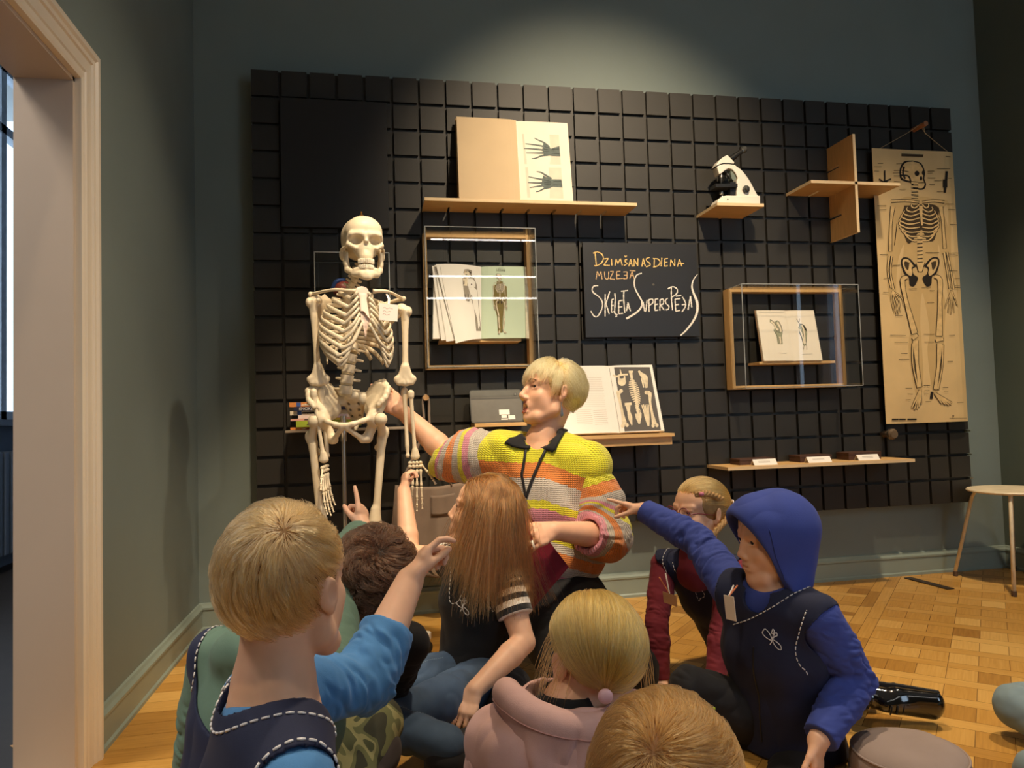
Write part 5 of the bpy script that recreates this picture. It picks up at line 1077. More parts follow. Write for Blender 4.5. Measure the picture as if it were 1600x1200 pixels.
for s_ in (-1, 1):
    sc2.ell(Q_(s_*.042, -.045, .048), (.024, .018, .024), RPm, .01)
    for j in range(4): sc2.cone(Q_(s_*(.018-.002*j), -.030-.013*j, .034-.022*j), Q_(s_*(.018-.002*j), -.06-.013*j, .034-.022*j), .0045, .0045, .003, '-')
sc2.build('sacrum', [M_CART], skel)
# legs
hpR, hpL = Q_(.092, .038, -.022)+RP @ V3(.024, -.01, -.004), Q_(-.092, .038, -.022)+RP @ V3(-.024, -.01, -.004)
knR, knL = P(586, 836, -.01), P(503, 838, .0); trR, trL = P(600, 678, -.0), P(485, 685, .02)
for s_, hp, tr_, kn in ((1, hpR, trR, knR), (-1, hpL, trL, knL)):
    def exf(g, a, b, d, hp=hp, tr_=tr_, s_=s_):
        g.ell(hp, (.023, .023, .023), None, .003); g.cone(hp, tr_+V3(-s_*.006, 0, -.006), .013, .016, .008); g.ell(tr_+V3(s_*.004, .006, .006), (.015, .018, .022), None, .008); g.ell(tr_+V3(-s_*.026, .012, -.048), (.009, .009, .012), None, .01)
        g.ell(b+V3(-.022, 0, .0), (.021, .026, .022), None, .008); g.ell(b+V3(.022, 0, .0), (.021, .026, .022), None, .008); g.cone(b+V3(0, 0, .02), b+V3(0, 0, .075), .026, .013, .014); g.cone(b+V3(0, .03, -.02), b+V3(0, .03, .01), .008, .008, .006, '-')
    g = longbone('femur', tr_+V3(-s_*.008, 0, -.018), kn+V3(0, 0, .012), .020, .0128, .024, extra=exf, h=.003)
    an = V3(kn[0]+s_*.006, kn[1]+.01, .105)
    def ext(g, a, b, d): g.econe(a, a-V3(0, 0, .022), (.038, .024), (.026, .020), V3(1, 0, 0), .012); g.ell(b+V3(-s_*.010, 0, -.004), (.015, .016, .016), None, .008)
    longbone('tibia', kn+V3(0, 0, -.030), an, .022, .011, .016, extra=ext, h=.003); longbone('fibula', kn+V3(s_*.032, .015, -.055), an+V3(s_*.026, .006, -.012), .009, .0055, .009, h=.003)
    MB().lathe(kn+V3(0, -.035, .012), (0, -1, 0), [(.004, -.006), (.019, 0), (.021, .008), (.012, .014), (.002, .015)], 16).build('patella', [M_BONE], skel, True)
    ft = MB(); hd_ = RP @ V3(s_*.25, -1, 0); sd_ = RP @ V3(1, s_*.25, 0); base = an+V3(0, 0, -.035)
    ft.tube([base-hd_*.045-V3(0, 0, .022), base-hd_*.01-V3(0, 0, .008), base+hd_*.04-V3(0, 0, .006), base+hd_*.07-V3(0, 0, .014)], [.02, .023, .022, .02], 10)
    for j in range(5):
        a = base+hd_*.07+sd_*(j-2)*.013-V3(0, 0, .012); d = unit(hd_*1.0+sd_*(j-2)*.07-V3(0, 0, .32))
        for l, r in ((.062, .0065), (.03, .0055), (.018, .005), (.012, .0045)): ft.lathe(a, d, [(r*.6, 0), (r*1.1, l*.08), (r*.7, l*.3), (r*.7, l*.7), (r*1.05, l*.92), (r*.5, l)], 8); a = a+d*(l+.001); d = unit(d*V3(1, 1, .6))
    ft.build('foot_bones', [M_BONE], skel, True)
# stand: rod, five-legged base, castors
rx = P(537, 690, .03); rod = MB().cyl((rx[0], rx[1], .10), (rx[0], rx[1], rx[2]+.085), .0075, 16).cyl((rx[0], rx[1], rx[2]-.0), (rx[0], rx[1], rx[2]+.092), .011, 16); rod.build('stand_rod', M_STEEL, skel, sharp=40)
hub = MB().lathe((rx[0], rx[1], .075), (0, 0, 1), [(.038, 0), (.04, .006), (.036, .03), (.018, .04), (.016, .07), (.011, .072)], 24).build('stand_hub', M_WHITEP, skel, sharp=40)
vis = atz(638, 1048, .06); aw = math.atan2(vis[1]-rx[1], vis[0]-rx[0]); Lg = float(np.hypot(vis[1]-rx[1], vis[0]-rx[0]))
for j in range(5):
    a = aw+j*2*math.pi/5; d = V3(math.cos(a), math.sin(a), 0); c0 = V3(rx[0], rx[1], .086); e_ = c0+d*Lg+V3(0, 0, -.022); s2 = V3(-d[1], d[0], 0); m = MB()
    q = [c0+s2*.02-V3(0, 0, .014), c0+s2*.02+V3(0, 0, .014), c0-s2*.02+V3(0, 0, .014), c0-s2*.02-V3(0, 0, .014)]; q2 = [e_+s2*.014-V3(0, 0, .011), e_+s2*.014+V3(0, 0, .009), e_-s2*.014+V3(0, 0, .009), e_-s2*.014-V3(0, 0, .011)]
    m.add(q+q2, [[0, 1, 2, 3], [7, 6, 5, 4]]+[[i, i+4, (i+1) % 4+4, (i+1) % 4] for i in range(4)]); m.lathe(e_-V3(0, 0, .013), (0, 0, 1), [(.015, 0), (.016, .004), (.016, .024), (.013, .027)], 16); lg = m.build('stand_leg', M_WHITEP, skel, sharp=40)
    w_ = V3(e_[0], e_[1], .0262)-d*.01; m = MB(); m.cyl(w_-s2*.017, w_-s2*.004, .025, 20); m.cyl(w_+s2*.004, w_+s2*.017, .025, 20); m.cyl(w_-s2*.004, w_+s2*.004, .006, 8); m.build('castor', M_BLACKP, lg, sharp=40)
# paper tag hanging from the clavicle
tg = at(607, 488, SY-.11); t_ = thing('paper_tag', tg, 'small white handwritten paper tag hanging on the skeleton\'s ribs', 'tag')
rt = np.array([unit(V3(1, .25, -.06)), V3(0, 0, 0), unit(V3(.06, 0, 1))]); rt[1] = np.cross(rt[2], rt[0]); w_, h_ = .033, .029
c4 = [tg+rt[0]*a*w_+rt[2]*b*h_ for a, b in ((-1, -1), (1, -1), (1, 1), (-1, 1))]; MB().prism(c4, rt[1]*.0008).build('card', M_PAPERW, t_)
I = Ink(lambda u, v, l: tg+rt[0]*(u*2-1)*w_+rt[2]*(v*2-1)*h_-rt[1]*l, lambda x, y: (x, y), .0002)
for k, yy in enumerate((.72, .52, .34)): I.stroke(spline([(.2, yy), (.3, yy+.06), (.4, yy-.02), (.55, yy+.05), (.72-.2*k*.5, yy)], 14), .025, 0)
I.mb.build('handwriting', mat('pink_pen', hexc('C79C93'), .8), t_); pa = P(604, 459, -.06); tt_ = MB(); tube2(tt_, [tg+rt[2]*h_*.96, tg+rt[2]*(h_+.02)+V3(0, .01, 0), pa], .0004, .004, rt[0]); tt_.build('ribbon', M_PAPERW, t_)
UP = V3(0, 0, 1)
# ------------------------------------------------------------------ people: shared anatomy, hair and clothing
def skin(name, h): return mat(name, hexc(h), .48, var=.05, scale=30, sss=.12, spec=.4)
M_SKIN = skin('fair_skin', 'E9B898'); M_SKINW = skin('woman_skin', 'E6B394'); M_LIP = mat('lips', hexc('B4685C'), .4, var=.05); M_EYEW = mat('eye_white', hexc('CFC6BE'), .25, var=.02); M_IRIS = mat('eye_iris', hexc('5A6B78'), .15); M_PUP = mat('eye_pupil', hexc('141210'), .1)
def frame(f, up=(0, 0, 1)):                              # rows: side (person's right-hand x), face direction, crown direction
    f = unit(f); z = unit(np.array(up, float)-f*np.dot(up, f)); x = np.cross(f, z); return np.array([x, f, z])
def head(S, c, R, s=1., mouth=0., jaw=1., ears=True):
    kid = s < .99; nf = .008 if kid else 0
    Hh = lambda x, f, z: c+(R[0]*x+R[1]*f+R[2]*z)*s; r = lambda *a: tuple(q*s for q in a); k = .02*s
    S.ell(Hh(0, -.014, .034), r(.075, .096, .084), R, k); S.ell(Hh(0, .030, -.030), r(.058, .062, .074), R, k); S.ell(Hh(0, .034, .042), r(.058, .045, .045), R, k)
    S.cone(Hh(0, .070, -.094), Hh(0, .072, -.088), .019*s, .018*s, k)
    for q in (-1, 1):
        S.chain([Hh(q*.056, -.004, -.030), Hh(q*.053, .004, -.062), Hh(q*.028, .052, -.092), Hh(0, .068, -.096)], np.array([.016, .017, .017, .016])*s*jaw, .016*s)
        S.ell(Hh(q*.036, .056, -.022), r(.022, .020, .022), R, .016*s); S.cone(Hh(q*.046, .070, .028), Hh(q*.014, .082, .024), .010*s*(.6 if kid else 1), .010*s*(.6 if kid else 1), .012*s)
        S.ell(Hh(q*.032, .092, .010), r(.017, .016, .012), R, .009*s, '-')
        S.cone(Hh(q*.044, .073, .0165), Hh(q*.020, .080, .0185), .0058*s, .006*s, .004*s); S.cone(Hh(q*.043, .073, .004), Hh(q*.021, .079, .002), .0045*s, .005*s, .004*s)
        S.ell(Hh(q*.032, .0690, .0095), r(.0142, .0142, .0142), R, .003*s); S.ell(Hh(q*.032, .086, .0085), r(.0125, .016, .0044), R, .0015*s, '-')
        S.ell(Hh(q*.038, .036, -.045), r(.022, .024, .028), R, .014*s); S.ell(Hh(q*.0105, .096-nf, -.033), r(.0085, .011, .008), R, .005*s)
        if ears:
            Re = frame(unit(R[1]*.88-R[0]*q*-.42), R[2]+R[1]*-.2); S.ell(Hh(q*.080, -.014, .002), r(.0065, .017, .027), Re, .003*s); S.ell(Hh(q*.089, -.010, .004), r(.006, .010, .017), Re, .003*s, '-'); S.ell(Hh(q*.076, -.006, -.021), r(.0065, .009, .010), R, .004*s)
    S.chain([Hh(0, .080, .022 if not kid else .012), Hh(0, .093-nf, .0), Hh(0, .107-nf, -.024)], np.array([.008, .009, .0115 if not kid else .0098])*s, .009*s)
    S.ell(Hh(0, .078, -.060), r(.026, .016, .020), R, .012*s)
    S.cone(Hh(-.016, .086, -.0535+mouth*.006), Hh(.016, .086, -.0535+mouth*.006), .0052*s, .0052*s, .005*s); S.cone(Hh(-.014, .085, -.066-mouth*.014), Hh(.014, .085, -.066-mouth*.014), .0062*s, .0062*s, .005*s)
    if mouth: S.ell(Hh(0, .090, -.062-mouth*.004), r(.017, .020, .0035+.009*mouth), R, .003*s, '-')
    else: S.ell(Hh(0, .098, -.0597), r(.022, .012, .0016), R, .002*s, '-')
    return Hh
def eyes(par, Hh, R, s, look=None):
    look = R[1] if look is None else unit(look)
    for q in (-1, 1):
        rr = .0122*s; prof = [(rr*math.sin(a), -rr*math.cos(a)) for a in np.linspace(math.pi, 0, 15)]; mb = MB(); mb.lathe(Hh(q*.032, .0690, .0095), look, prof, 16)
        for i in range(14):
            for j in range(16): mb.M[i*16+j] = 2 if i < 3 else 1 if i < 6 else 0
        mb.build('eye', [M_EYEW, M_IRIS, M_PUP], par, True)
def hand(S, w, d, n, sd, L, curl=(.2, .2, .25, .3), thumb=(.75, .62, .15), tb=.25, spread=.08, hk=.0):
    d = unit(d); n = unit(np.array(n, float)-d*np.dot(n, d)); sd_ = np.cross(d, n); sd_ = sd_ if np.dot(sd_, sd) > 0 else -sd_        # n: out of the palm, sd: towards the thumb
    w = np.array(w, float); S.econe(w-d*.05*L, w+d*.18*L, (.125*L, .085*L), (.165*L, .085*L), sd_, .012); S.econe(w+d*.16*L, w+d*.43*L, (.165*L, .082*L), (.205*L, .068*L), sd_, .010)
    ln = (.40, .44, .41, .32)
    for i in range(4):
        o = 1.5-i; a = w+d*(.46-.025*abs(o-.5))*L+sd_*o*.108*L; fd = unit(d+sd_*o*spread); c = curl[i]; c = c if isinstance(c, tuple) else (c, c*1.25, c*.8); ang = 0; rr = (.053, .052, .050, .045)[i]*L
        S.cone(a-d*.10*L, a, rr*1.1, rr*1.08, .008)
        for j, (q, m) in enumerate(zip((.5, .28, .24), (1., .9, .8))):
            ang += c[j]; v = fd*math.cos(ang)+n*math.sin(ang); b = a+v*ln[i]*q*L; S.cone(a, b, rr*m*1.02, rr*m*.90, .0015+hk); a = b
    t = thumb; td = unit(d*t[0]+sd_*t[1]+n*t[2]); a = w+d*.10*L+sd_*.105*L+n*.01*L; b = a+td*.24*L; S.cone(a, b, .085*L, .062*L, .012); a = b; ang = 0
    for q, m in ((.19, .056), (.15, .048)): ang += tb; v = unit(td*math.cos(ang)+(d*.75-sd_*.5+n*.25)*math.sin(ang)); b = a+v*q*L; S.cone(a, b, m*L*1.05, m*L*.9, .0025); a = b
def arm(S, sh, el, wr, r=(.045, .036, .024), k=.012):
    sh, el, wr = (np.array(q, float) for q in (sh, el, wr)); S.chain([sh, (sh+el)/2, el], [r[0], r[0]*.94, r[1]], k*.5); S.chain([el, el+(wr-el)*.28, wr], [r[1], r[1]*1.06, r[2]], k*.5)
def person(loc, lab, group=None): return thing('person', loc, lab, 'person', group)
def bounds(*pts, pad=.1): p = np.array(pts); return p.min(0)-pad, p.max(0)+pad
HAIRM = {}
def hairmat(name, a, b, rough=.35):
    m = bpy.data.materials.new(name); m.use_nodes = True; nt = m.node_tree; N = nt.nodes; L = nt.links; N.remove(N['Principled BSDF'])
    h = N.new('ShaderNodeBsdfHairPrincipled'); h.parametrization = 'COLOR'; h.inputs['Roughness'].default_value = rough; h.inputs['Radial Roughness'].default_value = .5
    i = N.new('ShaderNodeHairInfo'); r = N.new('ShaderNodeValToRGB'); r.color_ramp.elements[0].color = (*hexc(a), 1); r.color_ramp.elements[1].color = (*hexc(b), 1)
    L.new(i.outputs['Random'], r.inputs[0]); L.new(r.outputs[0], h.inputs['Color']); L.new(h.outputs[0], N['Material Output'].inputs[0]); return m
def strands(name, Pw, rad, m, parent):                   # Pw: (n, k, 3) world points
    n, k, _ = Pw.shape; hc_ = bpy.data.hair_curves.new(name); hc_.add_curves([k]*n)
    hc_.attributes['position'].data.foreach_set('vector', np.ascontiguousarray(Pw, dtype=np.float32).ravel())
    ra = hc_.attributes.get('radius') or hc_.attributes.new('radius', 'FLOAT', 'POINT')
    ra.data.foreach_set('value', (np.ones((n, 1))*rad*np.linspace(1, .45, k)[None]).astype(np.float32).ravel())
    o = bpy.data.objects.new(name, hc_); COL.objects.link(o); hc_.materials.append(m); o.parent = parent
    off = np.zeros(3); p = parent
    while p is not None: off += np.array(p.location); p = p.parent
    o.location = tuple(-off); return o
def hair(par, c, R, s, n, length, m, mask, flow, thick=.012, grav=.0, wave=.15, rad=.0005, steps=14, keep=True, coll=(), ctr=(0, -.014, .034), er=(.0775, .0985, .0865), capm=None, seed=1, inert=.5, cut=None, cname='hair', clump=.5, lenvar=.25, low=-.10, free=False, curl=0., ncl=22):
    g = np.random.default_rng(seed); er = np.array(er)*s; ctr = np.array(ctr)*s
    q = g.normal(size=(n*4, 3)); q /= np.linalg.norm(q, axis=1)[:, None]; q = q[mask(q)][:n]; n = len(q); p = q*er; L = length*(1-lenvar+lenvar*g.random(n)) if np.isscalar(length) else length(q)*(1-lenvar+lenvar*g.random(n))
    lift = g.random(n)*thick/er.mean(); st = (L/steps)[:, None]; d = q*.15+np.array([0, 0, -1.])*(q[:, 2:] < .2) if free else q.copy(); out = [p.copy()]
    down = R @ V3(0, 0, -1); wn = np.stack([vnoise(q*9, seed+a) for a in range(3)], 1)+.5*np.stack([vnoise(q*30, seed+7+a) for a in range(3)], 1)+.35*g.normal(size=(n, 3))*.5
    cl = [(R @ (np.array(cc)-c)-ctr, rr) for cc, rr in coll]
    for i in range(steps):
        u = p/er; un = u/np.linalg.norm(u, axis=1)[:, None]; nrm = un/er; nrm /= np.linalg.norm(nrm, axis=1)[:, None]
        f = flow(p, un, i/steps, q); fac = np.clip((1.35-np.linalg.norm(u, axis=1))/.25, 0, 1)*(1 if keep else .3)*(np.clip(p[:, 2]/(.16*s)+.75, 0, 1) if free else 1); f = f-nrm*((f*nrm).sum(1)*fac)[:, None]; f /= np.linalg.norm(f, axis=1)[:, None]+1e-9
        d = d*inert+f*(1-inert)+down*grav*(i/steps+.3)+wn*wave*.5; d /= np.linalg.norm(d, axis=1)[:, None]; p = p+d*st
        rr = np.linalg.norm(p/er, axis=1); mn = 1+lift*min(1, (i+1)/5.); thr = 1.04+1.1*np.clip((.045-p[:, 2])/.13, 0, 1) if free else 1.04
        push = np.where(rr < mn, mn/rr, np.where((rr > mn*thr) & keep & (p[:, 2] > low*s), mn*thr/rr, 1)); p = p*push[:, None]
        for cc, r0 in cl:
            e = p-cc; l = np.linalg.norm(e, axis=1); m_ = l < r0; p[m_] = cc+e[m_]/l[m_][:, None]*r0
        out.append(p.copy())
    Pw = np.stack(out, 1); t = np.linspace(0, 1, steps+1)[None, :, None]
    if curl:
        ph = vnoise(q*4.5, seed+20)*9; qx = np.cross(q, [0, 0, 1.]); qx /= np.linalg.norm(qx, axis=1)[:, None]+1e-6; qy = np.cross(q, qx); a_ = ph[:, None]+t[0, :, 0]*9
        Pw = Pw+curl*np.minimum(t*3, 1)*(qx[:, None]*np.cos(a_)[..., None]+qy[:, None]*np.sin(a_)[..., None]*.7+q[:, None]*(.4+.6*np.sin(a_*.8+1)[..., None]))
    if clump:
        gi = g.choice(n, max(8, n//ncl), replace=False); near = gi[np.argmax(q @ q[gi].T, axis=1)]; Pw = Pw+(Pw[near]-Pw)*(clump*t**1.1*(.6+.4*g.random((n, 1, 1))))
    Pw = Pw+ctr; Pw = c+Pw @ R; o = par
    if capm is not None:
        S = Sdf(c-.16*s, c+.16*s, .003); E = R; cw = c+R.T @ ctr; S.ell(cw, er*1.012, R)
        for pp, nn in (cut or []): S.cut(c+R.T @ (np.array(pp)*s), R.T @ np.array(nn, float), .006)
        o = S.build(cname, [capm], par, 1)
    strands(cname+'_strands', Pw, rad, m, o); return o
def bvh(o, par_off=0):
    V = coords(o); me = o.data; return BVHTree.FromPolygons([tuple(v) for v in V], [tuple(p.vertices) for p in me.polygons])
def project(tree, pts, lift=.001):
    out = []
    for p in pts:
        h = tree.find_nearest(Vector(p)); out.append(np.array(h[0])+np.array(h[1])*lift)
    return np.array(out)
def cast(tree, o, t, lift=.0008):                        # where the line from o towards t first meets the cloth
    out = []
    for a, b in zip(o, t):
        h = tree.ray_cast(Vector(a), Vector(unit(np.array(b)-np.array(a))))
        if h[0] is not None: out.append(np.array(h[0])+np.array(h[1])*lift)
    return np.array(out)
def castpx(tree, pts, n=40): q = spline(pts, n); return cast(tree, [CAM]*len(q), [CAM+ray(x, y) for x, y in q])
def neckring(tree, c, f, r, t0, t1, dz=-.01, tilt=.1, n=48):
    a = unit(np.array(f)*V3(1, 1, 0)); b = np.cross(UP, a); T_ = np.radians(np.linspace(t0, t1, n)); d = [a*math.cos(t)+b*math.sin(t) for t in T_]; tg = [c+q*r+V3(0, 0, dz-tilt*max(0, math.cos(t))) for q, t in zip(d, T_)]
    return cast(tree, [p+q*.12+V3(0, 0, .25) for p, q in zip(tg, d)], tg)
def stitches(name, tree, pts, par, m, r=.0014, dash=.009, gap=.004, lift=.0006, solid=False, raw=False):
    q = np.array(pts) if raw else project(tree, spline(pts, 90), lift); d = np.r_[0, np.cumsum(np.linalg.norm(np.diff(q, axis=0), axis=1))]; mb = MB(); t = 0
    f = lambda x: np.array([np.interp(x, d, q[:, k]) for k in range(3)])
    if solid: mb.tube(q, r, 5)
    else:
        while t < d[-1]: mb.tube([f(t), f(t+dash/2), f(t+dash)], [r*.8, r, r*.8], 5); t += dash+gap
    return mb.build(name, m, par, True)
M_STITCH = mat('white_stitching', hexc('E4E2E4'), .7, var=.05)
def emblem(tree, c, u, v, s, par, m=None):               # small looped embroidery mark
    loops = [[(-.75, .9), (-.95, .55), (-.6, .15), (-.1, -.1), (.0, .0), (-.25, .55), (-.6, .9), (-.75, .9)], [(0, 0), (.35, -.15), (.8, -.55), (.85, -.9), (.55, -.85), (.2, -.45), (0, 0)], [(-.05, .55), (.08, .95), (.22, .8), (.14, .55), (-.05, .55)], [(.2, .5), (.42, .65), (.5, .4), (.3, .3), (.2, .5)], [(0, 0), (.1, .3), (.12, .55)], [(0, 0), (.18, .2), (.28, .35)], [(-.2, -.5), (-.05, -.25), (0, 0)]]
    h = tree.find_nearest(Vector(c)); c = np.array(h[0]); nn = np.array(h[1]); u = unit(cr-nn*np.dot(cr, nn)); v = unit(np.array([0, 0, 1.])-nn*nn[2])
    mb = MB()
    for lp in loops: mb.tube(project(tree, [c+(u*a+v*b)*s for a, b in spline(lp, 22)], .0006), max(.0009, s*.045), 5)
    return mb.build('emblem', m or M_STITCH, par, True)
def cloth(name, h, rough=.85, **k): return mat(name, hexc(h), rough, var=k.pop('var', .06), scale=k.pop('scale', 12), bump=k.pop('bump', .12), bscale=k.pop('bscale', 700), sheen=k.pop('sheen', .04), **k)
def attrmat(name, attrn, stops, rough=.85, knit=0, bump=.1):  # colours along a stored coordinate; sharp bands
    m = bpy.data.materials.new(name); m.use_nodes = True; nt = m.node_tree; N = nt.nodes; L = nt.links; b = N['Principled BSDF']; b.inputs['Roughness'].default_value = rough; b.inputs['Sheen Weight'].default_value = .3
    a = N.new('ShaderNodeAttribute'); a.attribute_name = attrn; r = N.new('ShaderNodeValToRGB'); r.color_ramp.interpolation = 'CONSTANT'; e = r.color_ramp.elements
    tc = N.new('ShaderNodeTexCoord'); nz = N.new('ShaderNodeTexNoise'); nz.inputs['Scale'].default_value = 70; L.new(tc.outputs['Object'], nz.inputs['Vector'])
    w = N.new('ShaderNodeMath'); w.operation = 'MULTIPLY_ADD'; w.inputs[1].default_value = .03 if knit else 0; L.new(nz.outputs['Fac'], w.inputs[0]); L.new(a.outputs['Fac'], w.inputs[2]); L.new(w.outputs[0], r.inputs[0])
    for i, (p, c_) in enumerate(stops):
        q = e[0] if i == 0 else (e[1] if i == 1 else e.new(p)); q.position = p; q.color = (*hexc(c_), 1)
    col = r.outputs[0]
    if knit:
        au, av = N.new('ShaderNodeAttribute'), N.new('ShaderNodeAttribute'); au.attribute_name = 'su'; av.attribute_name = 'sv'
        def mt(op, x, y=None):
            q = N.new('ShaderNodeMath'); q.operation = op
            for k, z in enumerate((x, y)):
                if z is None: continue
                if isinstance(z, (int, float)): q.inputs[k].default_value = z
                else: L.new(z, q.inputs[k])
            return q.outputs[0]
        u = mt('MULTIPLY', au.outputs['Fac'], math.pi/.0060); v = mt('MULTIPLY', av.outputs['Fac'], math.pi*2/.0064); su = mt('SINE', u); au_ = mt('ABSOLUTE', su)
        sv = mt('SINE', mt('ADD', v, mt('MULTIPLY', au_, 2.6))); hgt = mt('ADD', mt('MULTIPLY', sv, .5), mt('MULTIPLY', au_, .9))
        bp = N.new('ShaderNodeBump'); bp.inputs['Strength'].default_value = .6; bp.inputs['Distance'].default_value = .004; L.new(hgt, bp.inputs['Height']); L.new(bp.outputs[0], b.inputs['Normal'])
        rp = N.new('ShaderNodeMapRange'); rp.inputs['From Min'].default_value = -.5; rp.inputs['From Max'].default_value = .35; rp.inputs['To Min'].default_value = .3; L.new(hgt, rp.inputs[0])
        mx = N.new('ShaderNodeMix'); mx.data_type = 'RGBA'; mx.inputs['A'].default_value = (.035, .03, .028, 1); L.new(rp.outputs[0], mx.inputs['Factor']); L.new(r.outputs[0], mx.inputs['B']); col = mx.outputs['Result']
    L.new(col, b.inputs['Base Color']); return m
def patch(name, tree, corners, lift, m, parent, n=8, th=.003, off=0.):  # cloth piece laid on a surface
    a, b, c, d = (np.array(q, float) for q in corners); g_ = [(a*(1-u)+b*u)*(1-v)+(d*(1-u)+c*u)*v for v in np.linspace(0, 1, n) for u in np.linspace(0, 1, n)]
    q = project(tree, g_, lift); o = mesh(name, q, [[j*n+i, j*n+i+1, (j+1)*n+i+1, (j+1)*n+i] for j in range(n-1) for i in range(n-1)], [m], parent, True)
    sm = o.modifiers.new('thickness', 'SOLIDIFY'); sm.thickness = th; sm.offset = off; return o
# ------------------------------------------------------------------ a seated figure and its clothes
class Fig: pass
UP = V3(0, 0, 1)
def trunk(S, g, e, top=.10, k=.03):
    nb, hp, f, sd = g.nb, g.hp, g.f, g.sd; ax = hp-nb; w, dp = g.w, g.dp; P0 = nb+ax*top+f*.004; P1 = nb+ax*.38+f*.008; P2 = nb+ax*.70; P3 = nb+ax*.97
    S.econe(P0, P1, (w*.80+e, dp*.74+e), (w*.90+e, dp+e), sd, k); S.econe(P1, P2, (w*.90+e, dp+e), (w*.84+e, dp*.95+e), sd, k); S.econe(P2, P3, (w*.84+e, dp*.95+e), (w*.98+e, dp*1.12+e), sd, k)
    r = .034*g.s/.93+e
    for q in (g.shL, g.shR): S.cone(nb+ax*.07, q, r*1.12, r, k); S.cone(q, nb+ax*.38, r*.9, r*1.2, k)
def figure(lab, hc, hf, nb, hp, f, L, Rr, hands, s=.93, w=.125, dp=.075, hup=(0, 0, 1), mouth=0., sk=None, h=.003, ar=(.041, .033, .024), group=None, nr=.043, jaw=1., eyes_on=True, ears=True):
    g = Fig(); g.hc, g.nb, g.hp = (np.array(q, float) for q in (hc, nb, hp)); g.f = unit(f); g.R = frame(hf, hup); g.s, g.w, g.dp = s, w, dp; g.nr = nr
    g.sd = unit(np.cross(g.f, UP)); (g.shL, g.elL, g.wrL), (g.shR, g.elR, g.wrR) = ([np.array(q, float) for q in t] for t in (L, Rr))
    g.root = person((g.hp[0], g.hp[1], 0), lab, group); lo, hi = bounds(g.hc, g.nb, g.hp, *L, *Rr, pad=.15); S = Sdf(lo, hi, h)
    trunk(S, g, -.006); S.cone(g.hc-g.R[2]*.05*s-g.R[1]*.03*s, g.nb+UP*.01, nr*.95, nr*1.08, .018); S.cone(g.nb+UP*.012, g.nb-UP*.03, nr*1.05, nr*1.35, .02)
    for (a, b, c), hd in ((L, hands[0]), (Rr, hands[1])):
        arm(S, a, b, c, ar)
        if hd: hand(S, c, **hd)
    g.Hh = head(S, g.hc, g.R, s, mouth, jaw, ears)
    if lo[2] < .004: S.cut((0, 0, .006), -UP, .002)
    g.body = S.build('body', [sk or M_SKIN], g.root, 1)
    if eyes_on: eyes(g.body, g.Hh, g.R, s)
    return g
def top(name, g, m, e, cuts=(), hem=None, fold=None, toph=.10, h=.0035, parent=None, extra=None, hood=None):
    lo, hi = bounds(g.nb, g.hp, g.shL, g.shR, pad=.19); S = Sdf(lo, hi, h); trunk(S, g, e, toph)
    if extra: extra(S)
    for c_ in cuts: getattr(S, c_[0])(*c_[1:], mode='-')
    if hem is not None: S.cut(*hem)
    if lo[2] < .004: S.cut((0, 0, .005), -UP, .002)
    return S.build(name, [m], parent or g.root, 1, fold or folds(.003, .06, g.nb-g.hp, .6, 3))
def sleeve(name, g, side, m, r, cuff=.92, fold=.0035, seed=2, parent=None, short=None, h=.003, sc=.035, st=2.2):
    sh, el, wr = (g.shL, g.elL, g.wrL) if side == 'L' else (g.shR, g.elR, g.wrR); lo, hi = bounds(sh, el, wr, pad=max(r)+.03); S = Sdf(lo, hi, h)
    if short is not None: e_ = sh+(el-sh)*short; S.chain([sh, (sh+e_)/2, e_+(el-sh)*.1], [r[0], r[0], r[1]], .005); S.cut(e_, el-sh)
    else:
        e_ = el+(wr-el)*cuff; S.chain([sh, (sh+el)/2, el], [r[0], r[0]*.97, r[1]], .008); S.chain([el, el+(e_-el)*.3, e_+(wr-el)*.1], [r[1], r[1]*1.02, r[2]], .008); S.cut(e_, wr-el)
    ax = unit(wr-sh); mk = (lambda V: .35+np.clip(1.6-np.linalg.norm(V-el, axis=1)/.10, 0, 1)) if short is None else None
    return S.build(name, [m], parent or g.root, 1, folds(fold, sc, ax, st, seed, mk))
def legs(name, g, m, paths, fold=.004, seed=4, h=.004, cutters=()):
    pts = [q for p, _ in paths for q in p]; lo, hi = bounds(*pts, pad=.15); lo[2] = max(lo[2], .001); S = Sdf(lo, hi, h)
    for p, r in paths: S.chain([np.array(q, float) for q in p], r, .012)
    for c_ in cutters: S.cut(*c_)
    return S.build(name, m if isinstance(m, list) else [m], g.root, 1, folds(fold, .05, None, 1, seed))
def ring(c, ax, a, r, t0, t1, n=20, ry=None):            # arc round axis ax starting from direction a
    ax = unit(ax); a = unit(np.array(a)-ax*np.dot(a, ax)); b = np.cross(ax, a); return [c+(a*math.cos(t)*r+b*math.sin(t)*(ry or r)) for t in np.radians(np.linspace(t0, t1, n))]
def ear_safe(q): return ~((np.abs(q[:, 0]) > .72) & (q[:, 2] < .02) & (q[:, 1] > -.22))
def boymask(nape=-.80, fringe=.40, side=-.12):
    return lambda q: (q[:, 2] > np.where(q[:, 1] < -.15, nape+(np.abs(q[:, 0]))**2*.35, np.where(q[:, 1] < .42, side, fringe))) & ear_safe(q)
CAPCUT = [((0, .046, .030), (0, .86, -.5)), ((0, -.055, -.035), (0, .35, -1))]
M_NAVY = cloth('navy_vest_knit', '121B3C', .8, bump=.08); M_BLACKC = cloth('black_cloth', '0F0E12', .85); M_BLUE = cloth('blue_jersey', '4C86BE', .85, sheen=.1); M_GREEN = cloth('sage_green_fleece', '5E7A6A'); M_TROUS = cloth('black_trousers', '17161A')
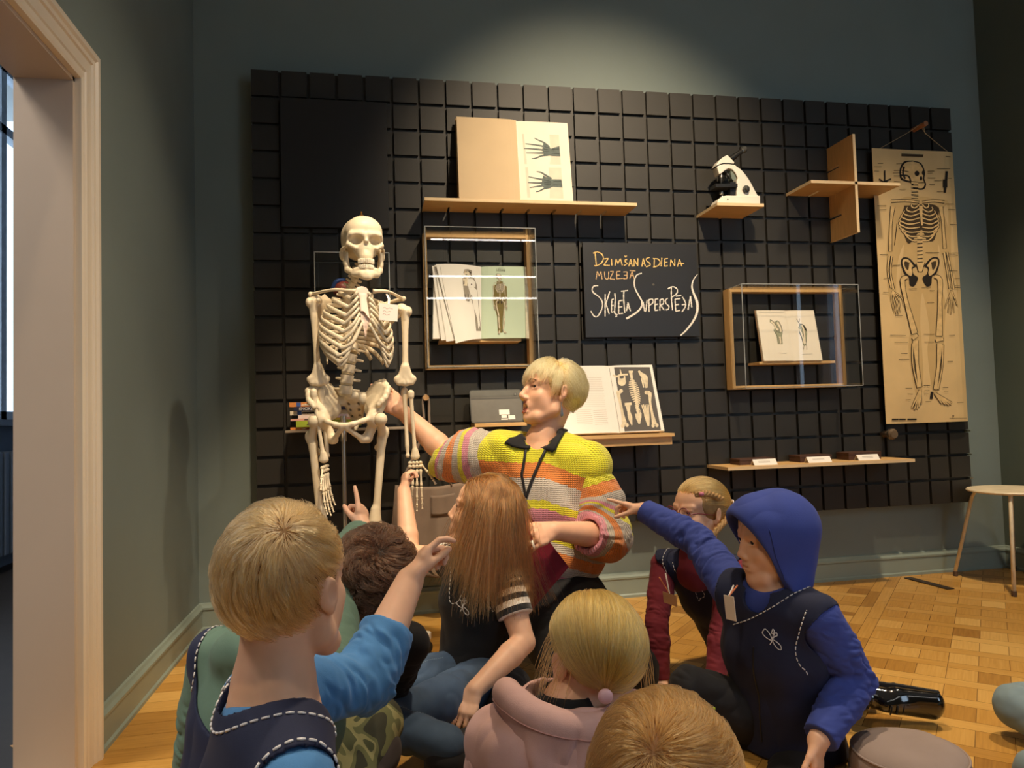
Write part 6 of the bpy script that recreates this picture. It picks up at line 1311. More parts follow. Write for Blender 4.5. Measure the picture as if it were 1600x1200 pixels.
M_CAPB = mat('blond_scalp_hair', hexc('8A6234'), .7, var=.15, scale=60); H_BLOND = hairmat('blond_hair', '9E703E', 'D4A873'); M_CAPD = mat('dark_scalp_hair', hexc('2A1C14'), .7); H_DARK = hairmat('dark_brown_hair', '33211A', '553824')
# ---- blond boy in front, seen from behind, pointing with his left arm
nb = at(428, 1088, -2.30); fb = V3(.95, .3, 0); lf = V3(-.3, .95, 0)
shL = nb+lf*.112+V3(.0, 0, -.038); shR = nb-lf*.112+V3(.0, 0, -.062); elL = at(570, 1066, -2.08); wrL = at(640, 908, -1.98); elR = shR+V3(.05, -.02, -.19); wrR = elR+V3(.13, .10, -.04)
hdL = dict(d=at(672, 848, -1.95)-wrL, n=V3(.85, .05, -.35), sd=V3(-.3, -.6, .5), L=.128, curl=((.35, .55, .45), (.95, 1.25, .8), (1.1, 1.3, .8), (1.2, 1.3, .8)), thumb=(.80, .18, .42), tb=.5)
b1 = figure('person with short blond hair, navy vest and bright blue sleeves pointing, seen from behind', at(449, 922, -2.28), (.50, .87, .06), nb, V3(nb[0]-.06, nb[1]-.02, .14), fb, (shL, elL, wrL), (shR, elR, wrR), (hdL, dict(d=V3(.9, .3, -.3), n=V3(0, 0, -1), sd=V3(-.3, .9, 0), L=.125)), s=.85)
top('shirt', b1, M_BLUE, .004, cuts=[('cone', nb+UP*.05, nb+fb*.035-UP*.0, .052, .040, .006)])
neckc = [('cone', nb+UP*.06, nb-UP*.012, .066, .060, .006), ('cone', nb+fb*.02, nb+fb*.10-UP*.10, .056, .022, .006)]
holes = [('cone', b1.shL+lf*.005, b1.shL+lf*.10-UP*.02, .047, .060, .006), ('cone', b1.shR-lf*.005, b1.shR-lf*.10-UP*.02, .047, .060, .006)]
v1 = top('vest', b1, M_NAVY, .013, cuts=neckc+holes, fold=folds(.003, .09, None, 1, 3)); tv = bvh(v1)
stitches('neck_stitching', tv, neckring(tv, nb, fb, .076, 20, 340, -.01, .05), v1, M_STITCH, .0017, raw=True)
stitches('armhole_stitching', tv, ring(b1.shR-lf*.012-UP*.0, -lf, UP, .063, -150, 150), v1, M_STITCH, .0017); stitches('armhole_stitching', tv, ring(b1.shL+lf*.012, lf, UP, .063, -150, 150), v1, M_STITCH, .0017)
stitches('seam', tv, [nb-fb*.05-lf*.02-UP*.05, nb-fb*.07-lf*.05-UP*.1, nb-fb*.08-lf*.07-UP*.16], v1, M_NAVY, .0014, solid=True)
sleeve('sleeve', b1, 'L', M_BLUE, (.049, .046, .041), .52, .0035, 2); sleeve('sleeve', b1, 'R', M_BLUE, (.046, .040, .032), .8, .004, 5)
hp = b1.hp; legs('trousers', b1, M_TROUS, [([hp+fb*.02+lf*q*.07, hp+fb*.17+lf*q*.16-UP*.04, hp+fb*.17-lf*q*.05-UP*.08], [.075, .055, .04]) for q in (-1, 1)])
Kw = -unit(V3(*(b1.hc-CAM)))*.80+cr*.20+UP*.62; K1 = unit(b1.R @ unit(Kw))
def whorl(K, swirl=.45, front=0.):
    def fl(p, un, t, q):
        ax = np.broadcast_to(K, un.shape); r_ = un-ax*(un*ax).sum(1)[:, None]; sw = np.cross(ax, un); return r_/(np.linalg.norm(r_, axis=1)[:, None]+.05)+sw*swirl+np.array([0, 0, -.25-front])
    return fl
hair(b1.root, b1.hc, b1.R, .85, 18000, lambda q: np.where(q[:, 2] < -.35, .024, .050), H_BLOND, (lambda q: boymask(-.97, .40, -.1)(q) & ~((np.abs(q[:, 0]) > .62) & (q[:, 2] < .10) & (q[:, 1] > -.32))), whorl(K1), .008, 0, .42, .00040, 13, capm=M_CAPB, cut=[((0, .046, .030), (0, .86, -.5)), ((0, -.055, -.052), (0, .35, -1))], seed=3, inert=.45, er=(.0745, .0955, .0925))
# ---- child in green fleece and camouflage trousers behind the blond boy
nb = at(428, 1010, -1.84); fg = V3(.55, .83, 0); lf = V3(-.83, .55, 0); shL = nb+lf*.125-UP*.035; shR = nb-lf*.125-UP*.035
elR = at(514, 905, -1.62); wrR = at(568, 828, -1.40); elL = shL+V3(-.04, .02, -.20); wrL = elL+V3(.12, .14, -.05)
hdR = dict(d=at(563, 762, -1.34)-wrR, n=V3(-.75, .45, .1), sd=V3(-.6, -.75, .1), L=.128, curl=((.02, .04, .03), (1.2, 1.5, .9), (1.3, 1.5, .9), (1.3, 1.5, .9)), thumb=(.80, .15, .65), tb=.5)
b2p = figure('person in sage green fleece and camouflage trousers, mostly hidden behind the blond head', at(458, 912, -1.68), (.30, .92, .12), nb, V3(nb[0]-.04, nb[1]-.06, .15), fg, (shL, elL, wrL), (shR, elR, wrR), (dict(d=V3(.4, .9, -.2), n=V3(0, 0, -1), sd=V3(.8, -.3, 0), L=.128), hdR), s=.95, w=.135, dp=.085)
top('fleece', b2p, M_GREEN, .018, cuts=[('cone', nb+UP*.06, nb-UP*.0, .054, .05, .006)], extra=lambda S: (S.ell(nb-fg*.055+UP*.0, (.085, .05, .05), frame(fg), .02)))
sleeve('sleeve', b2p, 'R', M_GREEN, (.056, .047, .037), .90, .004, 3); sleeve('sleeve', b2p, 'L', M_GREEN, (.060, .050, .040), .9, .004, 7)
vg = top('vest', b2p, M_NAVY, .024, cuts=[('cone', nb+UP*.07, nb-UP*.02, .075, .07, .006), ('cone', nb+fg*.02-lf*.25, nb+fg*.02-lf*.06, .2, .2, .006), ('cone', b2p.shL+lf*.02, b2p.shL+lf*.12-UP*.02, .05, .066, .006)])
stitches('vest_stitching', bvh(vg), ring(b2p.shL-lf*.004, lf, UP, .072, -120, 120), vg, M_STITCH, .0015)
m = bpy.data.materials.new('camouflage_cloth'); m.use_nodes = True; nt = m.node_tree; N = nt.nodes; L_ = nt.links; bs = N['Principled BSDF']; bs.inputs['Roughness'].default_value = .85
tc = N.new('ShaderNodeTexCoord'); nz = N.new('ShaderNodeTexNoise'); nz.inputs['Scale'].default_value = 15; nz.inputs['Detail'].default_value = 1.2; nz.inputs['Distortion'].default_value = .8; L_.new(tc.outputs['Object'], nz.inputs['Vector'])
rp = N.new('ShaderNodeValToRGB'); rp.color_ramp.interpolation = 'CONSTANT'; e = rp.color_ramp.elements; e[0].color = (*hexc('3A3A2A'), 1); e[1].position = .43; e[1].color = (*hexc('6E7048'), 1); q = e.new(.52); q.color = (*hexc('9C9766'), 1); q = e.new(.60); q.color = (*hexc('54583A'), 1)
L_.new(nz.outputs['Fac'], rp.inputs[0]); L_.new(rp.outputs[0], bs.inputs['Base Color'])
hp = b2p.hp; kn = at(588, 1130, -1.74); kl = at(350, 1225, -1.60); legs('trousers', b2p, m, [([hp-lf*.07, hp*.4+kn*.6+UP*.02, kn], [.078, .066, .052]), ([kn, kn+V3(-.06, -.14, -.10), kn+V3(-.16, -.22, -.13)], [.052, .045, .036]), ([hp+lf*.07, kl], [.075, .052]), ([kl, kl+V3(.22, .0, -.04)], [.05, .036])])
legs('knee_lining', b2p, cloth('dark_brown_lining', '3A3230'), [([kn+V3(.004, -.03, -.04), kn+V3(-.055, -.155, -.115)], [.046, .047])], h=.003)
hair(b2p.root, b2p.hc, b2p.R, .95, 3500, .05, H_BLOND, boymask(), whorl(unit(V3(0, -.5, .8))), .012, 0, .25, .0006, 10, capm=M_CAPB, cut=CAPCUT, seed=5)
# ---- boy with dark wavy hair
nb = at(556, 990, -1.52); fd = V3(-.05, 1, 0); lf = V3(-1, -.05, 0); shL = nb+lf*.115-UP*.035; shR = nb-lf*.115-UP*.035
elL = shL+V3(-.02, .06, -.19); wrL = elL+V3(.06, .15, -.06); elR = shR+V3(-.05, .10, -.15); wrR = elR+V3(-.12, .10, -.06); hq = dict(d=V3(0, .9, -.3), n=V3(0, 0, -1), L=.125)
b3p = figure('person with dark wavy hair and black top, seen from behind below the skeleton', at(588, 910, -1.62), (.05, .96, .25), nb, V3(nb[0]-.19, nb[1]+.13, .13), fd, (shL, elL, wrL), (shR, elR, wrR), (dict(sd=V3(1, 0, 0), **hq), dict(sd=V3(-1, 0, 0), **hq)), s=.86, w=.12)
top('sweatshirt', b3p, M_BLACKC, .016, cuts=[('cone', nb+UP*.06, nb, .05, .046, .006)]); sleeve('sleeve', b3p, 'L', M_BLACKC, (.05, .042, .034)); sleeve('sleeve', b3p, 'R', M_BLACKC, (.05, .042, .034))
top('collar', b3p, cloth('maroon_collar', '6E2F35'), .006, hem=(nb-UP*.03, -UP), cuts=[('cone', nb+UP*.06, nb, .044, .042, .004)], extra=lambda S: S.cone(nb+UP*.012, nb-UP*.02, .05, .055, .01))
hp = b3p.hp; legs('trousers', b3p, M_TROUS, [([hp+lf*q*.06, hp+fd*.15+lf*q*.11-UP*.04, hp+fd*.17-lf*q*.03-UP*.08], [.07, .052, .038]) for q in (-1, 1)])
hair(b3p.root, b3p.hc, b3p.R, .86, 9000, .075, H_DARK, boymask(-.85, .40, -.3), whorl(unit(V3(.2, -.45, .85)), .5), .018, 0, .5, .00055, 18, capm=M_CAPD, cut=CAPCUT, seed=8, inert=.5, curl=.013, clump=.75, ncl=30)
# ---- girl with a ponytail and pink hoodie
def hang(tie, tailflow):
    def fl(p, un, t, q):
        e = tie-p; l = np.linalg.norm(e, axis=1)[:, None]; w = np.clip((l-.012)/.02, 0, 1); return e/(l+1e-6)*w+np.array(tailflow)*(1-w)
    return fl
M_PINK = cloth('dusty_pink_fleece', 'CDA6A0', .95); H_PONY = hairmat('honey_blond_hair', 'A36C28', 'E3B566'); M_CAPP = mat('honey_scalp_hair', hexc('B58E55'), .7, var=.15, scale=60)
nb = at(893, 1112, -1.99); fp = V3(.05, 1, 0); lf = V3(-1, .05, 0); shL = nb+lf*.122-UP*.04; shR = nb-lf*.122-UP*.04
elL = shL+V3(-.03, .05, -.19); wrL = elL+V3(.06, .15, -.05); elR = shR+V3(.03, .05, -.19); wrR = elR+V3(-.06, .15, -.05)
g4 = figure('person with a low blond ponytail and dusty pink hoodie, seen from behind at bottom centre', at(928, 1026, -1.98), (-.24, .97, .05), nb, V3(nb[0], nb[1]-.04, .13), fp, (shL, elL, wrL), (shR, elR, wrR), (dict(sd=V3(1, 0, 0), **hq), dict(sd=V3(-1, 0, 0), **hq)), s=.93, w=.125)
top('black_collar', g4, M_BLACKC, .004, hem=(nb-UP*.07, -UP), cuts=[('cone', nb+UP*.07, nb+UP*.012, .052, .047, .004)], extra=lambda S: S.cone(nb+UP*.012, nb-UP*.03, .060, .076, .01))
def pinkbody(S): S.cone(nb+V3(-.02, 0, -.055), shL+V3(.03, 0, -.03), .10, .075, .05); S.cone(nb+V3(0, 0, -.055), shR+V3(-.03, 0, -.03), .10, .075, .05)
top('hoodie', g4, M_PINK, .018, cuts=[('cone', nb+UP*.09, nb-UP*.01, .080, .070, .008)], extra=pinkbody, fold=folds(.007, .045, V3(.35, .1, .9), .38, 6))
lo, hi = nb-V3(.2, .2, .25), nb+V3(.2, .2, .12); S = Sdf(lo, hi, .0032); rim = spline([nb+V3(.040, .090, -.055), nb+V3(.088, .050, -.020), nb+V3(.105, -.010, .004), nb+V3(.072, -.066, .012), nb+V3(.0, -.092, .012), nb+V3(-.074, -.072, .030), nb+V3(-.112, -.010, .046), nb+V3(-.098, .052, .026), nb+V3(-.046, .094, -.030)], 40)
S.chain(rim, np.interp(np.linspace(0, 1, len(rim)), [0, .3, .7, 1], [.013, .017, .020, .014]), .006); back = nb+V3(-.02, -.088, -.135)
for i in range(6, len(rim)-6, 2): S.cone(rim[i]+V3(0, 0, -.008), back+(rim[i]-nb)*V3(.42, .12, .1), .017, .020, .022)
S.cone(back+V3(-.04, 0, 0), back+V3(.04, 0, 0), .026, .026, .03); hdp = S.build('hood', [M_PINK], g4.root, 1, folds(.008, .040, V3(.2, .3, .9), .40, 9, lambda V: np.clip((rim[:, 2].mean()-V[:, 2])/.06+.35, .15, 1))); thp = bvh(hdp)
stitches('hood_rim_seam', thp, [p+unit((p-nb)*V3(1, 1, 0))*.018-UP*.012 for p in rim[4:-4:4]], hdp, cloth('pink_seam', 'B88C86'), .0013, solid=True)
sleeve('sleeve', g4, 'L', M_PINK, (.058, .05, .04), .9, .006); sleeve('sleeve', g4, 'R', M_PINK, (.058, .05, .04), .9, .006, 9)
hp = g4.hp; legs('trousers', g4, M_BLACKC, [([hp+lf*q*.06, hp+fp*.24+lf*q*.19-UP*.03, hp+fp*.24-lf*q*.04-UP*.08], [.072, .052, .038]) for q in (-1, 1)])
tieW = at(946, 1088, -2.085); tie = g4.R @ (tieW-g4.hc)-np.array((0, -.014, .034))*.93
hb = hair(g4.root, g4.hc, g4.R, .93, 9000, .21, H_PONY, lambda q: (q[:, 2] > np.where(q[:, 1] < -.1, -.62, np.where(q[:, 1] < .42, -.10, .42))) & ear_safe(q), hang(tie, (0, -.25, -1)), .008, .05, .12, .00046, 18, capm=M_CAPP, cut=CAPCUT, seed=11, inert=.3, lenvar=.35)
hair(g4.root, g4.hc, g4.R, .93, 260, .10, H_PONY, lambda q: (np.abs(q[:, 0]) > .55) & (q[:, 2] < .25) & (q[:, 2] > -.3) & (q[:, 1] > -.4), lambda p, un, t, q: np.array([0, -.1, -1.])+un*.45, .02, .3, .5, .00042, 10, keep=False, seed=12)
MB().lathe(tieW, unit(tieW-g4.hc), [(.006, -.008), (.011, -.005), (.0125, 0), (.011, .005), (.006, .008)], 18).build('hair_tie', mat('pale_pink_band', hexc('E3B9C4'), .7), hb, True)
# ---- boy at the lower edge
H_BRN = hairmat('light_brown_hair', '7C5128', 'B5854E'); M_CAPN = mat('brown_scalp_hair', hexc('7C5532'), .7, var=.15, scale=60)
hc5 = at(1042, 1262, -2.42); nb = hc5+V3(-.02, -.03, -.175); fq = V3(.35, .94, 0); lf = V3(-.94, .35, 0); shL = nb+lf*.115-UP*.03; shR = nb-lf*.115-UP*.03
elL = shL+V3(-.03, .06, -.12); wrL = elL+V3(.08, .15, -.03); elR = shR+V3(.03, .04, -.12); wrR = elR+V3(0, .16, -.03)
g5 = figure('person with light brown hair, only the top of the head showing at the bottom edge', hc5, (.42, .88, -.18), nb, V3(nb[0], nb[1]-.03, .11), fq, (shL, elL, wrL), (shR, elR, wrR), (dict(sd=V3(1, 0, 0), **hq), dict(sd=V3(-1, 0, 0), **hq)), s=.97, w=.12)
top('sweater', g5, cloth('charcoal_knit', '2A2B33'), .014, cuts=[('cone', nb+UP*.06, nb, .052, .048, .006)]); sleeve('sleeve', g5, 'L', MATS['charcoal_knit'], (.05, .043, .036)); sleeve('sleeve', g5, 'R', MATS['charcoal_knit'], (.05, .043, .036), seed=6)
hp = g5.hp; legs('trousers', g5, M_TROUS, [([hp+lf*q*.06, hp+fq*.22+lf*q*.17-UP*.03, hp+fq*.22-lf*q*.04-UP*.06], [.07, .05, .036]) for q in (-1, 1)])
K5 = unit(g5.R @ unit(-unit(hc5-CAM)*.8+UP*.35-cr*.15)); hair(g5.root, g5.hc, g5.R, .97, 15000, .06, H_BRN, boymask(), whorl(K5, .7), .016, 0, .35, .00042, 13, capm=M_CAPN, cut=CAPCUT, seed=15)
# ---- girl with long hair, striped sleeves and jeans
H_LONG = hairmat('long_brown_hair', '4E2F18', '9A6636', .28); M_CAPL = mat('brown_cap_hair', hexc('6B4529'), .7, var=.2, scale=60)
hc6 = at(755, 802, -1.08); nb = at(752, 873, -1.08); f6 = V3(-.85, -.52, 0); lf = V3(.52, -.85, 0); shL = at(793, 920, -1.17); shR = at(712, 878, -.99)
elL = at(818, 1003, -1.24); wrL = at(742, 1078, -1.36); elR = at(640, 866, -.86); wrR = at(631, 768, -.74)
g6 = figure('person with long brown hair, black vest and jeans reaching up to the skeleton\'s hand', hc6, (-.92, .28, .22), nb, at(742, 1052, -1.06), f6, (shL, elL, wrL), (shR, elR, wrR),
            (dict(d=at(722, 1128, -1.40)-wrL, n=V3(-.35, -.2, -1), sd=V3(-.8, -.5, .2), L=.135, curl=(.2, .25, .3, .35), spread=.06), dict(d=at(636, 716, -.69)-wrR, n=V3(.9, .3, .1), sd=V3(-.3, .9, .3), L=.132, curl=((.7, .9, .6), (.8, 1.0, .7), (.9, 1.1, .7), (1.0, 1.1, .7)), thumb=(.8, .2, .5), tb=.35)), s=.96, w=.122, dp=.078, ar=(.038, .032, .023))
top('striped_shirt', g6, cloth('dark_shirt', '1A1A1E'), .004, cuts=[('cone', nb+UP*.05, nb+f6*.03-UP*.02, .05, .035, .006)])
v6 = top('vest', g6, M_BLACKC, .016, cuts=[('cone', nb+UP*.06, nb-UP*.01, .064, .058, .006), ('cone', nb+f6*.03, nb+f6*.10-UP*.09, .05, .02, .006), ('cone', g6.shL+lf*.0-UP*.01, g6.shL+lf*.10-UP*.03, .050, .062, .006), ('cone', g6.shR-lf*.0, g6.shR-lf*.10-UP*.01, .050, .062, .006)]); t6 = bvh(v6)
stitches('armhole_stitching', t6, ring(g6.shL-lf*.012-UP*.01, lf, UP, .064, -150, 150), v6, M_STITCH, .0014); stitches('neck_stitching', t6, [nb+f6*.05-lf*.06-UP*.01, nb+f6*.10-lf*.03-UP*.06, nb+f6*.12-UP*.10, nb+f6*.10+lf*.035-UP*.06, nb+f6*.06+lf*.07-UP*.01], v6, M_STITCH, .0014)
ec = at(699, 946, -1.22); emblem(t6, ec, unit(V3(.52, -.85, 0)), UP, .026, v6)
STR = attrmat('striped_jersey', 'sv', [(0, '15151A')]+[(i*.1, 'E9E2DA' if i % 2 else '15151A') for i in range(1, 10)], .85)
for s_, sh, el in (('L', g6.shL, g6.elL), ('R', g6.shR, g6.elR)):
    o = sleeve('striped_sleeve', g6, s_, STR, (.050, .052, .0), short=.52 if s_ == 'L' else .42, fold=.002); attr(o, 'sv', np.clip(((coords(o)-sh) @ unit(el-sh)+.04)/.165, 0, .999))
hp = g6.hp; kA, kB = at(572, 1100, -1.22), at(598, 1128, -1.50); M_JEAN = cloth('blue_denim', '3F5570', .8, var=.22, scale=9, bscale=1200, bump=.2)
jn = legs('jeans', g6, M_JEAN, [([hp+V3(.03, .05, 0), hp*.5+kA*.5+UP*.02, kA], [.080, .064, .048]), ([kA, at(640, 1140, -1.45)-UP*.02], [.045, .040]), ([hp+V3(.05, -.06, 0), hp*.5+kB*.5+V3(.02, -.05, .0), kB], [.080, .062, .047]), ([kB, at(700, 1165, -1.62)], [.046, .042])])
tj = bvh(jn); M_SEAM = mat('denim_seam', hexc('8FA3B4'), .8)
for a, b in ((hp*.7+kA*.3+V3(0, -.03, .1), kA+V3(.02, -.03, .05)), (kB+V3(-.03, -.02, .06), kB+V3(.15, -.03, .05))): stitches('seam_stitching', tj, [a, (a+b)/2, b], jn, M_SEAM, .0009, .004, .003)
legs('dark_leggings', g6, M_TROUS, [([hp+V3(.08, -.10, -.02), at(800, 1150, -1.45), at(700, 1190, -1.62)], [.07, .06, .05])])
def longfall(p, un, t, q): return np.stack([un[:, 0]*.12, -.12+0*un[:, 0]-un[:, 1]*.1, -1+0*un[:, 0]], 1) *min(1, t/.25)+np.stack([np.sign(q[:, 0])*.9*np.clip(q[:, 2]*1.5, 0, 1), -.30-.6*(q[:, 1] > .2), -.35-.8*(q[:, 2] < .3)+0*un[:, 0]], 1)*max(0, 1-t/.25)
sp = [(nb-UP*.05, .10), (shL, .066), (shR, .060), (nb+(g6.hp-nb)*.25, .125), (nb+(g6.hp-nb)*.5, .128)]
hair(g6.root, g6.hc, g6.R, .96, 11000, lambda q: .375-.05*np.abs(q[:, 2]), H_LONG, lambda q: (q[:, 2] > np.where(q[:, 1] < .30, .10, .50)), longfall, .016, .16, .42, .0005, 28, coll=sp, capm=M_CAPL, cut=CAPCUT, seed=21, inert=.55, lenvar=.22, clump=.62, ncl=40, low=-.085, free=True)
# ---- girl with glasses, burgundy turtleneck and navy vest
hc7 = at(1092, 803, -1.0); nb = at(1090, 872, -.98); f7 = V3(-.66, -.75, 0); lf = V3(.75, -.66, 0); shR = nb-lf*.115-UP*.03; shL = nb+lf*.115-UP*.035
elR = at(1026, 975, -.98); wrR = at(1032, 1064, -1.02); elL = at(1128, 985, -1.10); wrL = at(1118, 1062, -1.16); M_BURG = cloth('burgundy_jersey', '7A2230')
fl7 = dict(d=V3(-.6, -.75, -.28), n=V3(0, 0, -1), L=.13, curl=(.1, .1, .1, .1))
g7 = figure('person with glasses and braided hair, burgundy turtleneck under a navy vest, leaning on straight arms', hc7, (-.95, -.30, .06), nb, at(1165, 1015, -.86), f7, (shL, elL, wrL), (shR, elR, wrR), (dict(sd=V3(-.5, .8, 0), **fl7), dict(sd=V3(.6, -.6, 0), **fl7)), s=.94, w=.12, dp=.075)
top('turtleneck', g7, M_BURG, .005, cuts=[('cone', nb+UP*.10, nb+UP*.035, .05, .036, .003)], extra=lambda S: S.cone(nb+UP*.045, nb-UP*.035, .049, .074, .012)); sleeve('sleeve', g7, 'R', M_BURG, (.044, .037, .029), .98, .002); sleeve('sleeve', g7, 'L', M_BURG, (.046, .038, .03), .98, .002, 8)
v7 = top('vest', g7, M_NAVY, .014, cuts=[('cone', nb+UP*.06, nb-UP*.01, .062, .056, .006), ('cone', nb+f7*.03, nb+f7*.10-UP*.12, .052, .018, .006), ('cone', g7.shL-UP*.005, g7.shL+lf*.10-UP*.03, .052, .066, .006), ('cone', g7.shR-UP*.005, g7.shR-lf*.10-UP*.03, .052, .066, .006)]); t7 = bvh(v7)
stitches('neck_stitching', t7, [nb-lf*.078+f7*.02, nb+f7*.07-lf*.058-UP*.04, nb+f7*.11-lf*.03-UP*.10, nb+f7*.12-UP*.16, nb+f7*.11+lf*.03-UP*.10, nb+f7*.07+lf*.058-UP*.04, nb+lf*.078+f7*.02], v7, M_STITCH, .0014)
for c_, s_ in ((g7.shL, 1), (g7.shR, -1)): stitches('armhole_stitching', t7, ring(c_-lf*s_*.014-UP*.005, lf*s_, UP, .066, -150, 150), v7, M_STITCH, .0014)
emblem(t7, at(1087, 948, -1.12), unit(V3(.75, -.66, 0)), UP, .024, v7, mat('gold_thread', hexc('B9A06A'), .6))
def badge(g, px, Y, u, w, h, m, cords):
    c = at(*px, Y); u = unit(u); v = unit(V3(-.12, -.1, 1)); n = np.cross(u, v); q = [c+u*a*w+v*b*h for a, b in ((-1, -1), (1, -1), (1, 1), (-1, 1))]; o = MB().prism(q, n*.0012).build('name_badge', m, g.root)
    for k, cp in enumerate(cords): MB().tube(spline([c+v*h, at(*cp[0], cp[1])], 6), .0022, 6).build('lanyard', [mat('orange_cord', hexc('C9764E'), .8), mat('white_cord', hexc('D9D3CB'), .8)][k % 2], g.root)
badge(g7, (1047, 936), -1.14, V3(.8, -.6, -.25), .021, .017, mat('kraft_card', hexc('C99B74'), .7), [((1030, 902), -1.08), ((1040, 896), -1.09)])
hp = g7.hp; ft = at(1395, 1098, -1.26); legs('leggings', g7, M_TROUS, [([hp+lf*.05, hp+V3(-.12, -.20, -.12), hp+V3(.05, -.24, -.16)], [.08, .06, .05]), ([hp-lf*.02, hp+V3(-.14, -.02, -.14), hp+V3(.12, -.02, -.16)], [.08, .06, .05]), ([hp+V3(.05, -.24, -.16), V3(ft[0]-.20, ft[1]+.04, .055)], [.05, .036]), ([hp+V3(.12, -.02, -.16), V3(ft[0]-.30, ft[1]+.12, .055)], [.05, .036])])
M_PATENT = mat('black_patent_leather', hexc('0E0D0F'), .12, var=.05, coat=1., bump=.35, bscale=38); M_SOLE = mat('dark_rubber_sole', hexc('1B1512'), .6)
def shoe(g, a, d, up, L, name='shoe'):
    d = unit(d); up = unit(np.array(up, float)-d*np.dot(up, d)); sd_ = np.cross(d, up); lo, hi = bounds(a, a+d*L, pad=.08); lo[2] = max(lo[2], .0015); S = Sdf(lo, hi, .0028)
    S.econe(a+up*.030, a+d*L*.42+up*.028, (.030, .032), (.034, .028), sd_, .01); S.econe(a+d*L*.42+up*.026, a+d*L*.84+up*.020, (.038, .030), (.041, .026), sd_, .012); S.cone(a+up*.05, a+up*.085-d*.006, .030, .027, .015); S.cone(a+d*L*.30+up*.05, a+d*L*.55+up*.034, .020, .018, .015)
    o = S.build(name, [M_PATENT], g.root, 1); S = Sdf(lo, hi, .0028); S.econe(a-d*.004, a+d*L*.40, (.032, .009), (.034, .009), sd_, .006); S.econe(a+d*L*.40, a+d*L*.88, (.036, .009), (.037, .009), sd_, .006); S.build('sole', [M_SOLE], o, 1)
    mb = MB()
    for k in range(4): c = a+d*L*(.34+.07*k)+up*(.071-.007*k); mb.tube(spline([c-sd_*.014, c+up*.004, c+sd_*.014], 6), .0022, 6)
    mb.build('laces', M_BLACKC, o, True)
s0 = at(1338, 1090, -1.36); s0[2] = .085; shoe(g7, s0, V3(.90, -.45, -.12), V3(-.38, -.80, -.30), .23)
s1 = at(1262, 1080, -1.22); s1[2] = .05; shoe(g7, s1, V3(.8, -.5, -.05), V3(-.1, -.6, .8), .20)
HB = hairmat('ash_blond_hair', '9A6E36', 'CFA564'); M_CAPA = mat('ash_scalp_hair', hexc('A07C4C'), .7, var=.15, scale=60); tieW = at(1143, 786, -.985); tie = g7.R @ (tieW-hc7)-np.array((0, -.014, .034))*.94
h7 = hair(g7.root, hc7, g7.R, .94, 7000, .17, HB, lambda q: (q[:, 2] > np.where(q[:, 1] < -.1, -.65, np.where(q[:, 1] < .52, -.22, .40))) & ear_safe(q), hang(tie, (.3, -.6, -.7)), .007, .02, .25, .0005, 14, capm=M_CAPA, cut=CAPCUT, seed=31, inert=.3, lenvar=.3)
for k, pts in enumerate(([(1088, 772), (1108, 772), (1126, 779), (1142, 786)], [(1100, 850), (1122, 826), (1140, 806), (1146, 792)])):
    C_ = spline([at(x, y, -1.105+.10*(i/3.)**2) for i, (x, y) in enumerate(pts)], 26); mb = MB()
    for ph in (0, 2.1, 4.2):
        t = np.linspace(0, 1, len(C_)); off = np.stack([np.cos(t*22+ph), 0*t, np.sin(t*22+ph)], 1)*.0055; mb.tube(C_+off, .0058, 7)
    mb.build('braid', mat('braided_hair', hexc('A9824F'), .6, var=.25, scale=120), h7, True)
MB().lathe(tieW, V3(1, -.2, -.2), [(.005, -.008), (.012, -.005), (.012, .005), (.005, .008)], 14).build('hair_tie', mat('white_band', hexc('E9D9D9'), .7), h7, True); q = at(1096, 772, -1.115); MB().lathe(q, V3(1, 0, 0), [(.003, -.008), (.006, -.005), (.006, .005), (.003, .008)], 10).build('hair_clip', mat('pink_clip', hexc('D0788C'), .5), h7, True)
M_FRM = mat('red_spectacle_frame', hexc('7C2F3C'), .3); gl = MB(); lens = MB()
for q in (-1, 1):
    c = g7.Hh(q*.034, .098, .006); rg = [c+g7.R[0]*math.cos(a)*.0225+g7.R[2]*math.sin(a)*.0185 for a in np.linspace(0, 2*np.pi, 25)]; gl.tube(rg, .0016, 6, cap=False); lens.add(rg[:-1], [list(range(24))]); gl.tube(spline([c+g7.R[0]*q*.0225, g7.Hh(q*.073, .07, .010), g7.Hh(q*.078, .0, .004)], 8), .0016, 6)
gl.tube([g7.Hh(-.012, .104, .010), g7.Hh(0, .107, .013), g7.Hh(.012, .104, .010)], .0015, 6); go = gl.build('glasses', M_FRM, g7.root, True); lens.build('lens', glassy('spectacle_lens', (.98, .98, .98)), go)
# ---- boy in the blue hood
M_ROYAL = cloth('royal_blue_fleece', '36489A'); hc8 = at(1208, 842, -1.50); nb = at(1205, 925, -1.50); f8 = V3(-.86, -.50, 0); lf = V3(.50, -.86, 0); shL = nb+lf*.118-UP*.045; shR = nb-lf*.112-UP*.015
elR = at(1092, 846, -1.26); wrR = at(1006, 797, -1.10); elL = at(1334, 1062, -1.60); wrL = at(1278, 1158, -1.68)
g8 = figure('person in a raised royal blue hood and navy vest pointing left with an outstretched arm', hc8, (-.99, .02, -.12), nb, at(1232, 1165, -1.46), f8, (shL, elL, wrL), (shR, elR, wrR),
            (dict(d=V3(-.25, -.25, -.9), n=V3(-.6, .7, -.2), sd=V3(-.7, -.6, .2), L=.13, curl=(.5, .6, .7, .8)), dict(d=at(945, 778, -1.03)-wrR, n=V3(-.1, -.15, -1), sd=V3(-.3, -.9, -.1), L=.13, curl=((.0, .03, .03), (.75, 1.0, .7), (.95, 1.1, .7), (1.05, 1.1, .7)), thumb=(.75, .25, .6), tb=.2)), s=.95, w=.128, dp=.085, ears=False)
